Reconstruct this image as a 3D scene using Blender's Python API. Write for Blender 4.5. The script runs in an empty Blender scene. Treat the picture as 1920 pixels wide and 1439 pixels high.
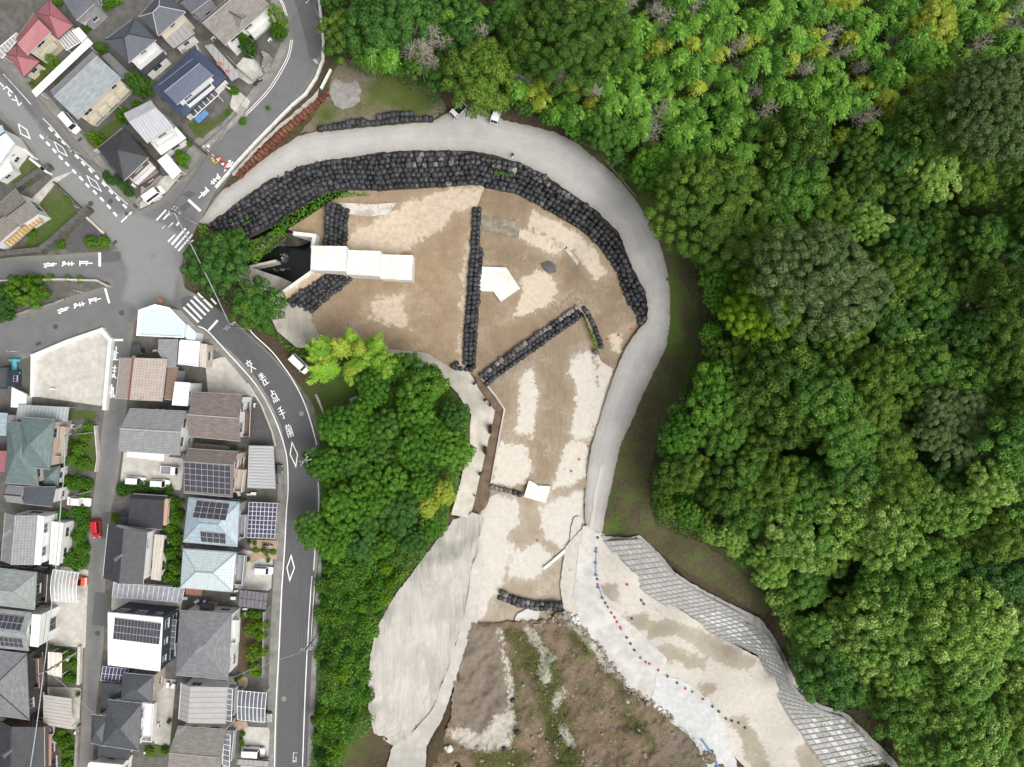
import bpy, math, random
import numpy as np
from mathutils import Vector, Matrix
from mathutils.geometry import delaunay_2d_cdt, tessellate_polygon

# ------------------------------------------------------------------ camera, sky, sun, exposure
SC = bpy.context.scene
CAM_H = 128.0                                   # drone height over the street, straight down
cd = bpy.data.cameras.new('camera'); cam = bpy.data.objects.new('camera', cd)
SC.collection.objects.link(cam); cam.location = (0, 0, CAM_H)
cd.sensor_width = 36; cd.lens = 24; cd.clip_end = 2000; SC.camera = cam
SUN_EL, SUN_AZ = math.radians(56), math.radians(128)     # azimuth clockwise from +Y
W = bpy.data.worlds.new('World'); SC.world = W; W.use_nodes = True
wn = W.node_tree.nodes; wl = W.node_tree.links
sky = wn.new('ShaderNodeTexSky'); sky.sky_type = 'NISHITA'; sky.sun_disc = False
sky.sun_elevation = SUN_EL; sky.sun_rotation = SUN_AZ
sky.dust_density = 6; sky.air_density = 1.0; sky.ozone_density = 0.6
hs = wn.new('ShaderNodeHueSaturation'); hs.inputs['Saturation'].default_value = 0.22   # cloud veil greys the blue
wl.new(sky.outputs[0], hs.inputs['Color']); wl.new(hs.outputs[0], wn['Background'].inputs[0])
wn['Background'].inputs[1].default_value = 0.125
ld = bpy.data.lights.new('sun', 'SUN'); ld.energy = 1.3; ld.angle = math.radians(36); ld.color = (1, .96, .9)
sun = bpy.data.objects.new('sun', ld); SC.collection.objects.link(sun)
sdir = Vector((math.sin(SUN_AZ)*math.cos(SUN_EL), math.cos(SUN_AZ)*math.cos(SUN_EL), math.sin(SUN_EL)))
sun.rotation_euler = sdir.to_track_quat('Z', 'Y').to_euler(); sun.location = (60, -60, 90)
SC.view_settings.view_transform = 'Standard'; SC.view_settings.look = 'None'
SC.view_settings.exposure = 0.5; SC.view_settings.gamma = 1; SC.view_settings.use_curve_mapping = False
SC.render.engine = 'CYCLES'; SC.cycles.max_bounces = 6; SC.cycles.diffuse_bounces = 3
SC.cycles.transparent_max_bounces = 8

RND = random.Random(7); NR = np.random.default_rng(7)
COL = SC.collection
# ------------------------------------------------------------------ survey: image pixels -> metres at a known height
def P(px, py, z=0.0):
    f = (CAM_H-z)/CAM_H*0.1
    return Vector(((px-960)*f, (719.5-py)*f, z))
def PA(px, py, z):
    f = (CAM_H-z)/CAM_H*0.1
    return np.stack([(px-960)*f, (719.5-py)*f, z+0*px], -1)
def idw(cps, p=3.0):
    c = np.array(cps, float)
    def f(px, py):
        px = np.asarray(px, float); py = np.asarray(py, float)
        d2 = (px[..., None]-c[:, 0])**2+(py[..., None]-c[:, 1])**2+60
        w = d2**(-p/2)
        return (w*c[:, 2]).sum(-1)/w.sum(-1)
    return f
def inside(poly, px, py):
    px = np.asarray(px, float); py = np.asarray(py, float); r = np.zeros(px.shape, bool); n = len(poly)
    for i in range(n):
        x0, y0 = poly[i]; x1, y1 = poly[(i+1) % n]
        if y0 == y1: continue
        c = ((y0 > py) != (y1 > py)) & (px < (x1-x0)*(py-y0)/(y1-y0)+x0)
        r ^= c
    return r
def sdist(poly, px, py):
    px = np.asarray(px, float); py = np.asarray(py, float); d = np.full(px.shape, 1e9); n = len(poly)
    for i in range(n):
        x0, y0 = poly[i]; x1, y1 = poly[(i+1) % n]; dx, dy = x1-x0, y1-y0
        t = np.clip(((px-x0)*dx+(py-y0)*dy)/(dx*dx+dy*dy+1e-9), 0, 1)
        d = np.minimum(d, (px-x0-t*dx)**2+(py-y0-t*dy)**2)
    return np.where(inside(poly, px, py), 1, -1)*np.sqrt(d)/10
def sd(polys):
    def f(px, py):
        return np.max([sdist(q, px, py) for q in polys], axis=0)
    return f
def vnoise(x, y, seed=0):
    xi = np.floor(x).astype(np.int64); yi = np.floor(y).astype(np.int64); fx = x-xi; fy = y-yi
    def h(a, b):
        n = (a*374761393+b*668265263+seed*974634541) & 0x7fffffff
        n = ((n ^ (n >> 13))*1274126177) & 0x7fffffff
        return ((n ^ (n >> 16)) & 0xffff)/65535.0
    u = fx*fx*(3-2*fx); v = fy*fy*(3-2*fy)
    return (h(xi, yi)*(1-u)+h(xi+1, yi)*u)*(1-v)+(h(xi, yi+1)*(1-u)+h(xi+1, yi+1)*u)*v
def resample(pts, step):
    pts = [Vector(p[:2]) for p in pts]; out = [pts[0]]; acc = 0.0
    for a, b in zip(pts, pts[1:]):
        L = (b-a).length; d = step-acc
        while d <= L:
            out.append(a+(b-a)*d/L); d += step
        acc = L-(d-step)
    return out
def at_t(pts, t):
    pts = [Vector(p[:2]) for p in pts]
    Ls = [(b-a).length for a, b in zip(pts, pts[1:])]; s = t*sum(Ls)
    for (a, b), L in zip(zip(pts, pts[1:]), Ls):
        if s <= L: return a+(b-a)*(s/max(L, 1e-9))
        s -= L
    return pts[-1]

TOWN = [(-600, -600), (625, -600), (622, 0), (608, 110), (545, 210), (440, 335), (385, 420), (350, 470), (345, 560), (425, 590),
        (485, 640), (545, 700), (585, 760), (603, 860), (603, 1000), (595, 1439), (590, 2200), (-600, 2200)]
TERR = idw([(700,170,1),(640,130,.6),(760,200,.5),(640,720,1),(720,760,2),(780,850,2),(700,950,2.5),(640,1100,2),(640,1250,1.6),(630,1400,1),
  (820,900,.6),(850,800,.3),(780,700,.5),(470,350,0),(560,280,0),(630,265,0),(700,265,0),(800,258,0),(900,250,0),(980,262,0),(1040,285,0),(1100,325,-.2),(1150,380,-.8),(1200,450,-1.8),
  (1225,510,-2.6),(1235,560,-3.3),(1235,620,-4.3),(1215,670,-5),(1190,720,-5.7),(1160,780,-6.2),(1140,830,-6.5),(1115,930,-7),(1100,1030,-7.3),(1110,1110,-7.4),(1200,1180,-7.6),(1300,1270,-8),
  (1450,1330,-8.2),(1560,1420,-8.5),(1400,1420,-9),(1290,430,0),(1285,500,-1.2),(1295,600,-2.4),(1275,700,-3.6),(1225,820,-4.6),(1185,930,-5.2),
  (1200,975,-4.6),(1300,1040,-3),(1400,1100,-2.8),(700,60,2),(850,60,3),(950,170,1),(1000,60,4),(1150,150,3),(1200,250,1),(1230,340,.4),
  (1300,60,7),(1300,300,3),(1400,450,3),(1400,600,1),(1350,750,-.5),(1300,850,-1.5),(1280,930,-3),(1450,1000,1),(1500,1150,-1),(1600,1250,0),
  (1700,1400,0),(1600,800,6),(1600,500,8),(1700,1000,6),(1800,1200,6),(1900,1400,5),(1930,900,10),(1930,500,12),(1700,200,10),(1900,100,12),(1500,100,8),
  (1140,1012,-7.3),(1230,1115,-7.5),(1350,1195,-7.7),(1440,1245,-8),(1480,1345,-8.2),(1530,1405,-8.4),(1205,1010,-4.6),(1290,1070,-4),(1420,1165,-4),
  (1475,1250,-4.4),(1540,1330,-4.4),(1640,1400,-4.4),(1000,1250,-10),(1060,1330,-10.8),(960,1350,-9.6),(1150,1350,-9.4),(900,1300,-9),(1000,1430,-11.2),
  (1250,1400,-9.2),(800,1060,0),(720,1150,.8),(692,1250,.6),(700,1350,-1),(880,1000,-6),(860,1150,-7.8),(800,1330,-8.8),(740,1400,-8.6),(870,1200,-8.2),(830,1260,-8.6),
  (560,520,-6),(700,450,-5),(800,550,-6),(1000,500,-7),(1000,700,-8),(1020,1000,-8.3),(1000,1100,-8.5),(930,1150,-8.4),(650,560,-6),(520,480,-6),(560,600,-1.2),(520,590,-.5),(470,540,-1.5),(600,640,-1)])
def HT(px, py):
    px = np.asarray(px, float); py = np.asarray(py, float)
    d = -sdist(TOWN, px, py)
    s = np.clip(d/5.0, 0, 1); s = s*s*(3-2*s)
    return TERR(px, py)*s
def hz(px, py): return float(HT(np.array([px]), np.array([py]))[0])

# ------------------------------------------------------------------ object helpers
def tag(o, label=None, cat=None, group=None, kind=None):
    if label: o['label'] = label
    if cat: o['category'] = cat
    if group: o['group'] = group
    if kind: o['kind'] = kind
    return o
def empty(name, loc, label, cat, group=None, rz=0):
    o = bpy.data.objects.new(name, None); COL.objects.link(o); o.location = loc; o.rotation_euler = (0, 0, rz)
    o.empty_display_size = .5
    return tag(o, label, cat, group)
def link(name, mesh, parent=None, loc=None, mat=None):
    o = bpy.data.objects.new(name, mesh); COL.objects.link(o)
    if parent is not None: o.parent = parent
    if loc is not None: o.location = loc
    if mat is not None and not mesh.materials: mesh.materials.append(mat)
    return o
def fastmesh(name, v, f, mat=None, smooth=False, attrs=None, vn=None):
    v = np.asarray(v, np.float32); f = np.asarray(f, np.int32); k = f.shape[1]
    m = bpy.data.meshes.new(name); m.vertices.add(len(v)); m.vertices.foreach_set('co', v.ravel())
    m.loops.add(f.size); m.loops.foreach_set('vertex_index', f.ravel())
    m.polygons.add(len(f)); m.polygons.foreach_set('loop_start', np.arange(0, f.size, k, dtype=np.int32))
    m.polygons.foreach_set('loop_total', np.full(len(f), k, np.int32))
    if smooth: m.polygons.foreach_set('use_smooth', np.ones(len(f), bool))
    for n, a in (attrs or {}).items():
        at = m.attributes.new(n, 'FLOAT', 'POINT'); at.data.foreach_set('value', np.asarray(a, np.float32).ravel())
    m.update(calc_edges=True); m.validate()
    if vn is not None:
        m.polygons.foreach_set('use_smooth', np.ones(len(f), bool))
        m.normals_split_custom_set_from_vertices(np.asarray(vn, np.float32))
    if mat: m.materials.append(mat)
    return m
class MB:
    """collects faces (with uv) and links them as one mesh"""
    def __init__(s): s.v = []; s.f = []; s.uv = []; s.mi = []
    def face(s, pts, uv=None, mi=0):
        n = len(s.v); s.v += [tuple(p) for p in pts]; s.f.append(tuple(range(n, n+len(pts))))
        s.uv += list(uv) if uv else [(p[0], p[1]) for p in pts]; s.mi.append(mi)
    def box(s, c, size, R=None, mi=0):
        x, y, z = [q/2 for q in size]; c = Vector(c)
        cs = [Vector((a*x, b*y, d*z)) for d in (-1, 1) for a, b in ((-1,-1),(1,-1),(1,1),(-1,1))]
        if R is not None: cs = [R @ q for q in cs]
        cs = [q+c for q in cs]
        for q in ((3,2,1,0),(4,5,6,7),(0,1,5,4),(1,2,6,5),(2,3,7,6),(3,0,4,7)): s.face([cs[i] for i in q], mi=mi)
    def prism(s, poly, z0, z1, mi=0, bottom=False):
        """poly: list of (x,y); z0/z1 numbers or lists"""
        n = len(poly)
        if sum(poly[i][0]*poly[(i+1)%n][1]-poly[(i+1)%n][0]*poly[i][1] for i in range(n)) < 0: poly = poly[::-1]
        a = [Vector((p[0], p[1], z0)) for p in poly]; b = [Vector((p[0], p[1], z1)) for p in poly]
        for i in range(n): s.face([a[i], a[(i+1)%n], b[(i+1)%n], b[i]], mi=mi)
        if n <= 4: s.face(b, mi=mi)
        else:
            for t in tessellate_polygon([b]):
                q = [b[i] for i in t]
                if (q[1]-q[0]).cross(q[2]-q[0]).z < 0: q = q[::-1]
                s.face(q, mi=mi)
        if bottom: s.face(a[::-1], mi=mi)
    def tube(s, pts, r, n=6, r1=None, mi=0, cap=True):
        pts = [Vector(p) for p in pts]; rings = []
        for i, p in enumerate(pts):
            d = (pts[min(i+1, len(pts)-1)]-pts[max(i-1, 0)]).normalized()
            u = d.cross(Vector((0, 0, 1)) if abs(d.z) < .9 else Vector((1, 0, 0))).normalized(); w = d.cross(u)
            rr = r if r1 is None else r+(r1-r)*i/(len(pts)-1)
            rings.append([p+(u*math.cos(2*math.pi*k/n)+w*math.sin(2*math.pi*k/n))*rr for k in range(n)])
        for A, B in zip(rings, rings[1:]):
            for k in range(n): s.face([A[k], B[k], B[(k+1)%n], A[(k+1)%n]], mi=mi)
        if cap: s.face(rings[0][::-1], mi=mi); s.face(rings[-1], mi=mi)
    def lathe(s, prof, n=10, c=(0,0,0), mi=0):
        c = Vector(c)
        R = [[c+Vector((r*math.cos(2*math.pi*k/n), r*math.sin(2*math.pi*k/n), z)) for k in range(n)] for r, z in prof]
        for A, B in zip(R, R[1:]):
            for k in range(n): s.face([A[k], A[(k+1)%n], B[(k+1)%n], B[k]], mi=mi)
        s.face(R[-1], mi=mi)
    def mesh(s, name, mats, off=(0,0,0), smooth=False):
        m = bpy.data.meshes.new(name); o = Vector(off)
        m.from_pydata([Vector(p)-o for p in s.v], [], s.f)
        uvl = m.uv_layers.new(name='UVMap'); uvl.data.foreach_set('uv', [c for q in s.uv for c in q])
        for x in (mats if isinstance(mats, (list, tuple)) else [mats]): m.materials.append(x)
        m.polygons.foreach_set('material_index', s.mi)
        if smooth:
            import bmesh
            b = bmesh.new(); b.from_mesh(m); bmesh.ops.remove_doubles(b, verts=b.verts, dist=1e-4); b.to_mesh(m); b.free()
            m.polygons.foreach_set('use_smooth', [True]*len(m.polygons))
        m.update(); return m
    def build(s, name, mats, parent=None, smooth=False):
        off = parent.location if parent is not None and parent.parent is None else (0,0,0)
        if parent is not None and parent.parent is not None: off = parent.parent.location
        return link(name, s.mesh(name, mats, off, smooth), parent)
    def thing(s, name, mats, label, cat, group=None, smooth=False, kind=None):
        c = Vector(s.v[0]); n = len(s.v); c = Vector((sum(p[0] for p in s.v)/n, sum(p[1] for p in s.v)/n, min(p[2] for p in s.v)))
        o = link(name, s.mesh(name, mats, c, smooth), None, c); return tag(o, label, cat, group, kind)

# ------------------------------------------------------------------ materials
def nt(name):
    m = bpy.data.materials.new(name); m.use_nodes = True; t = m.node_tree
    return m, t.nodes, t.links, t.nodes['Principled BSDF']
def rgba(c): return (c[0], c[1], c[2], 1)
def noise(n, l, vec, scale, detail=5, rough=.6, dist=0):
    q = n.new('ShaderNodeTexNoise'); q.inputs['Scale'].default_value = scale; q.inputs['Detail'].default_value = detail
    q.inputs['Roughness'].default_value = rough; q.inputs['Distortion'].default_value = dist
    if vec is not None: l.new(vec, q.inputs['Vector'])
    return q.outputs['Fac']
def math_(n, l, op, a, b=None, clamp=False):
    q = n.new('ShaderNodeMath'); q.operation = op; q.use_clamp = clamp
    for i, x in enumerate((a, b)):
        if x is None: continue
        if isinstance(x, (int, float)): q.inputs[i].default_value = x
        else: l.new(x, q.inputs[i])
    return q.outputs[0]
def mixc(n, l, fac, a, b):
    q = n.new('ShaderNodeMix'); q.data_type = 'RGBA'
    for s_, x in ((q.inputs[0], fac), (q.inputs[6], a), (q.inputs[7], b)):
        if isinstance(x, (int, float)): s_.default_value = x
        elif isinstance(x, (tuple, list)): s_.default_value = rgba(x)
        else: l.new(x, s_)
    return q.outputs[2]
def ramp(n, l, fac, lo, hi):
    q = n.new('ShaderNodeMapRange'); q.inputs[1].default_value = lo; q.inputs[2].default_value = hi; l.new(fac, q.inputs[0]); return q.outputs[0]
def bump(n, l, b, h, strength=.3, dist=.05):
    q = n.new('ShaderNodeBump'); q.inputs['Strength'].default_value = strength; q.inputs['Distance'].default_value = dist
    l.new(h, q.inputs['Height']); l.new(q.outputs[0], b.inputs['Normal'])
def pos(n): return n.new('ShaderNodeNewGeometry').outputs['Position']
def objc(n): return n.new('ShaderNodeTexCoord').outputs['Object']
def uvc(n): return n.new('ShaderNodeTexCoord').outputs['UV']
def mapped(n, l, vec, scale, rot=0):
    q = n.new('ShaderNodeMapping'); q.inputs['Scale'].default_value = scale; q.inputs['Rotation'].default_value = (0, 0, rot); l.new(vec, q.inputs[0]); return q.outputs[0]
def attr(n, name):
    q = n.new('ShaderNodeAttribute'); q.attribute_name = name; return q.outputs['Fac']
def objrand(n): return n.new('ShaderNodeObjectInfo').outputs['Random']
_M = {}
def mat(name, c1, c2=None, scale=2.0, rough=.85, bmp=.2, bscale=None, spec=.3, metal=0, world=True, big=None):
    """two-tone weathered surface"""
    if name in _M: return _M[name]
    m, n, l, b = nt(name); v = pos(n) if world else objc(n)
    c2 = c2 or tuple(x*.72 for x in c1)
    col = mixc(n, l, ramp(n, l, noise(n, l, v, scale), .32, .68), c1, c2)
    if big: col = mixc(n, l, math_(n, l, 'MULTIPLY', ramp(n, l, noise(n, l, v, big[0], 4), .42, .66), big[2]), col, big[1])
    l.new(col, b.inputs['Base Color']); b.inputs['Roughness'].default_value = rough
    b.inputs['Specular IOR Level'].default_value = spec; b.inputs['Metallic'].default_value = metal
    if bmp: bump(n, l, b, noise(n, l, v, bscale or scale*6, 6), bmp)
    _M[name] = m; return m
def roofmat(name, c, kind='tile', c2=None, rough=.6, pitch=.32):
    """uv in metres: u along the eave, v up the slope"""
    if name in _M: return _M[name]
    m, n, l, b = nt(name); v = uvc(n); sep = n.new('ShaderNodeSeparateXYZ'); l.new(v, sep.inputs[0])
    c2 = c2 or tuple(min(1, x*1.35+.01) for x in c)
    base = mixc(n, l, ramp(n, l, noise(n, l, v, .9, 6), .3, .7), c, c2)
    base = mixc(n, l, math_(n, l, 'MULTIPLY', ramp(n, l, noise(n, l, mapped(n, l, v, (1.6,.25,1)), .8, 6, .7), .5, .75), .45), base, tuple(x*.62+.02 for x in c))
    fine = noise(n, l, v, 7, 4)
    base = mixc(n, l, math_(n, l, 'MULTIPLY', ramp(n, l, fine, .45, .75), .35), base, tuple(x*.55 for x in c))
    fr = lambda s, p: math_(n, l, 'FRACT', math_(n, l, 'DIVIDE', s, p))
    if kind == 'tile':
        br = n.new('ShaderNodeTexBrick'); br.inputs['Scale'].default_value = 1; br.inputs['Mortar Size'].default_value = .035
        br.inputs['Brick Width'].default_value = pitch; br.inputs['Row Height'].default_value = pitch; br.offset = 0
        l.new(v, br.inputs['Vector']); h = br.outputs['Fac']
        base = mixc(n, l, math_(n, l, 'MULTIPLY', h, .5), base, tuple(x*.4 for x in c))
        bump(n, l, b, math_(n, l, 'ADD', fr(sep.outputs[1], pitch), math_(n, l, 'MULTIPLY', h, -1)), .5, .05)
    elif kind == 'seam':
        h = math_(n, l, 'LESS_THAN', fr(sep.outputs[0], pitch), .16)
        base = mixc(n, l, math_(n, l, 'MULTIPLY', h, .55), base, tuple(x*.5 for x in c))
        bump(n, l, b, h, .5, .04)
    elif kind == 'slate':
        br = n.new('ShaderNodeTexBrick'); br.inputs['Scale'].default_value = 1; br.inputs['Mortar Size'].default_value = .012
        br.inputs['Brick Width'].default_value = .9; br.inputs['Row Height'].default_value = .22; l.new(v, br.inputs['Vector'])
        br.inputs['Color1'].default_value = (.75,.75,.75,1); br.inputs['Color2'].default_value = (1.15,1.15,1.15,1); br.inputs['Mortar'].default_value = (.5,.5,.5,1)
        mu = n.new('ShaderNodeMix'); mu.data_type = 'RGBA'; mu.blend_type = 'MULTIPLY'; mu.inputs[0].default_value = .8
        l.new(base, mu.inputs[6]); l.new(br.outputs['Color'], mu.inputs[7]); base = mu.outputs[2]
        bump(n, l, b, fr(sep.outputs[1], .22), .3, .02)
    elif kind == 'corr':
        w = math_(n, l, 'SINE', math_(n, l, 'MULTIPLY', sep.outputs[0], 6.283/pitch))
        base = mixc(n, l, math_(n, l, 'MULTIPLY', math_(n, l, 'ADD', w, 1), .18), base, tuple(x*.45 for x in c))
        bump(n, l, b, w, .5, .05)
    l.new(base, b.inputs['Base Color']); b.inputs['Roughness'].default_value = rough; b.inputs['Specular IOR Level'].default_value = .35
    _M[name] = m; return m
def leafmat(name, a, bcol, c=None, trans=.25, rough=.55):
    m, n, l, b = nt(name); t = attr(n, 'tint')
    r = objrand(n)
    f = math_(n, l, 'ADD', math_(n, l, 'MULTIPLY', t, .75), math_(n, l, 'MULTIPLY', math_(n, l, 'SUBTRACT', r, .5), .7), True)
    col = mixc(n, l, f, a, bcol)
    if c: col = mixc(n, l, math_(n, l, 'MULTIPLY', ramp(n, l, t, .78, 1.0), .8), col, c)
    l.new(col, b.inputs['Base Color']); b.inputs['Roughness'].default_value = rough; b.inputs['Specular IOR Level'].default_value = .25
    tr = n.new('ShaderNodeBsdfTranslucent'); mx = n.new('ShaderNodeMixShader'); mx.inputs[0].default_value = trans
    l.new(col, tr.inputs[0]); l.new(b.outputs[0], mx.inputs[1]); l.new(tr.outputs[0], mx.inputs[2])
    l.new(mx.outputs[0], n['Material Output'].inputs[0]); return m
def glassy(name, c, alpha=.5, rough=.15):
    m, n, l, b = nt(name); v = pos(n)
    l.new(mixc(n, l, ramp(n, l, noise(n, l, v, 1.2), .35, .7), c, tuple(x*.7 for x in c)), b.inputs['Base Color']); b.inputs['Roughness'].default_value = rough
    b.inputs['Alpha'].default_value = alpha; return m
WHITE = mat('white_paint', (.8,.8,.79), (.68,.68,.66), .9, .6, .05)
GLASS = mat('window_glass', (.02,.025,.03), (.05,.06,.065), .6, .08, 0, spec=.6)
ALU = mat('aluminium', (.55,.56,.57), (.42,.43,.44), 2, .4, 0, metal=.4)
BLACK = mat('black_rubber', (.015,.015,.016), (.03,.03,.03), 6, .7, .1)
STEEL = mat('galvanised_steel', (.4,.41,.42), (.28,.29,.3), 3, .45, .05, metal=.5)
CONC = mat('old_concrete', (.34,.33,.31), (.2,.195,.18), .8, .9, .25, big=(.25, (.11,.105,.095), .6))
PALEC = mat('pale_concrete', (.55,.53,.49), (.42,.4,.36), 1.0, .9, .2, big=(.3, (.3,.28,.24), .5))
NEWC = mat('new_concrete', (.72,.715,.69), (.62,.61,.575), .7, .85, .08, big=(.5, (.5,.47,.4), .45))
DARKC = mat('stained_block', (.13,.125,.115), (.065,.062,.056), 1.2, .92, .3)
WOOD = mat('bare_wood', (.3,.2,.12), (.2,.13,.08), 3, .8, .1)
SOLAR = mat('solar_cell', (.028,.027,.042), (.05,.048,.062), 4, .18, 0, spec=.5)
# ------------------------------------------------------------------ ground sheets
def ragged(poly, amp, step=7, seed=1):
    r = random.Random(seed); pts = resample(list(poly)+[poly[0]], step)[:-1]
    return [(p.x+r.uniform(-amp, amp), p.y+r.uniform(-amp, amp)) for p in pts]
def sheet(name, poly, zf, layer, m, attrs=None, step=10, rag=0, kind='structure', bumpy=0):
    if name in ('shotcrete_slope','concrete_bench','concrete_apron','washed_track','valley_ground','concrete_revetment','grass_mound','verge','gravel_road','basin_floor','silted_ditch'): LOWERED.append((poly, {'verge': .5, 'gravel_road': .3, 'concrete_revetment': 11, 'basin_floor': 3, 'silted_ditch': 11}.get(name, 6 if poly[0] == (432, 505) else 1.5)))
    b = ragged(poly, rag, 6, len(poly)) if rag else [tuple(p) for p in resample(list(poly)+[poly[0]], 8)]
    if math.dist(b[0], b[-1]) < 1.5: b = b[:-1]
    x0, x1 = min(p[0] for p in b), max(p[0] for p in b); y0, y1 = min(p[1] for p in b), max(p[1] for p in b)
    gx, gy = np.meshgrid(np.arange(math.floor(x0/step)*step, x1, step), np.arange(math.floor(y0/step)*step, y1, step))
    gx, gy = gx.ravel(), gy.ravel(); k = sdist(b, gx, gy) > .28; gx, gy = gx[k], gy[k]
    vs = [Vector(p) for p in b]+[Vector((x, y)) for x, y in zip(gx, gy)]
    nb = len(b); ov, oe, of, *_ = delaunay_2d_cdt(vs, [(i, (i+1) % nb) for i in range(nb)], [], 1, 1e-4)
    px = np.array([v.x for v in ov]); py = np.array([v.y for v in ov])
    z = (zf(px, py) if callable(zf) else np.full(len(px), float(zf)))+layer
    if bumpy: z = z+bumpy*(vnoise(px*.05, py*.05, 3)-.5)
    NSHEET[0] += 1; z = z+NSHEET[0]*.0007
    w = PA(px, py, z); tris = np.array([f if len(f) == 3 else f[:3] for f in of])
    a, bb, c = w[tris[:, 0]], w[tris[:, 1]], w[tris[:, 2]]
    nz = (bb-a)[:, 0]*(c-a)[:, 1]-(bb-a)[:, 1]*(c-a)[:, 0]; tris[nz < 0] = tris[nz < 0][:, ::-1]
    at = {n_: f(px, py) for n_, f in (attrs or {}).items()}
    return tag(link(name, fastmesh(name, w, tris, m, True, at)), kind=kind)

def stainmat(name, wet, wet2, dry, dry2, grain=3.0, amp=1.6, base=0.0, flow=None, extra=None):
    """dry crust against damp silt; 'pale' is metres inside the crust's outline, roughened by noise"""
    m, n, l, b = nt(name); v = pos(n); p = attr(n, 'pale')
    nn = math_(n, l, 'ADD', math_(n, l, 'MULTIPLY', math_(n, l, 'SUBTRACT', noise(n, l, v, .38, 7, .68), .5), amp*3.2),
               math_(n, l, 'MULTIPLY', math_(n, l, 'SUBTRACT', noise(n, l, v, 1.5, 8, .78), .5), amp*3.0))
    f = math_(n, l, 'ADD', math_(n, l, 'MULTIPLY', math_(n, l, 'ADD', math_(n, l, 'ADD', p, base), nn), 2.4), .5, True)
    fv = mapped(n, l, v, flow[1], flow[0]) if flow else v
    streak = ramp(n, l, noise(n, l, fv, .6, 7, .7), .3, .72)
    cw = mixc(n, l, streak, wet, wet2)
    mid = tuple(x*.45+y*.55 for x, y in zip(wet2, dry))
    patch = ramp(n, l, noise(n, l, v, .16, 5, .6), .45, .62)
    scuff = ramp(n, l, noise(n, l, v, 1.3, 8, .82, .8), .47, .6)
    hatch = ramp(n, l, noise(n, l, mapped(n, l, v, (3.5,.5,1), .6), .8, 6, .75), .5, .66)
    cw = mixc(n, l, math_(n, l, 'MULTIPLY', math_(n, l, 'MULTIPLY', patch, math_(n, l, 'MAXIMUM', scuff, hatch)), .62), cw, mid)
    cw = mixc(n, l, math_(n, l, 'MULTIPLY', ramp(n, l, noise(n, l, v, .09, 4, .5), .5, .68), .4), cw, tuple(x*.72 for x in wet))
    cdry = mixc(n, l, ramp(n, l, noise(n, l, v, 1.1, 7, .7), .35, .65), dry, dry2)
    veil = math_(n, l, 'MULTIPLY', math_(n, l, 'ADD', math_(n, l, 'MULTIPLY', math_(n, l, 'ADD', p, math_(n, l, 'MULTIPLY', math_(n, l, 'SUBTRACT', noise(n, l, v, .25, 7, .7), .5), 5)), .3), .55, True), .62)
    cw = mixc(n, l, veil, cw, tuple(x*.5+y*.5 for x, y in zip(wet2, dry2)))
    col = mixc(n, l, math_(n, l, 'MULTIPLY', f, .9), cw, cdry)
    sp = math_(n, l, 'MULTIPLY', ramp(n, l, noise(n, l, v, .9, 8, .75), .6, .66), .45)
    col = mixc(n, l, sp, col, tuple(x*.6 for x in wet))
    l.new(col, b.inputs['Base Color'])
    l.new(ramp(n, l, f, -1.2, 1.0), b.inputs['Roughness']); b.inputs['Specular IOR Level'].default_value = .25
    bump(n, l, b, noise(n, l, v, grain, 8, .7), .35, .08); return m
def grassmat(name, soil, soil2, g1, g2, amp=3.2):
    m, n, l, b = nt(name); v = pos(n); gr = attr(n, 'grass')
    f = math_(n, l, 'ADD', math_(n, l, 'ADD', math_(n, l, 'MULTIPLY', gr, .5), math_(n, l, 'MULTIPLY', math_(n, l, 'SUBTRACT', noise(n, l, v, .3, 8, .75), .5), amp)), .5, True)
    s = mixc(n, l, ramp(n, l, noise(n, l, v, 1.5, 7, .75), .35, .66), soil, soil2)
    g = mixc(n, l, ramp(n, l, noise(n, l, v, 2.4, 7, .75), .35, .66), g1, g2)
    l.new(mixc(n, l, f, s, g), b.inputs['Base Color']); b.inputs['Roughness'].default_value = .95; b.inputs['Specular IOR Level'].default_value = .1
    bump(n, l, b, noise(n, l, v, 4, 8, .75), .9, .15); return m
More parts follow.
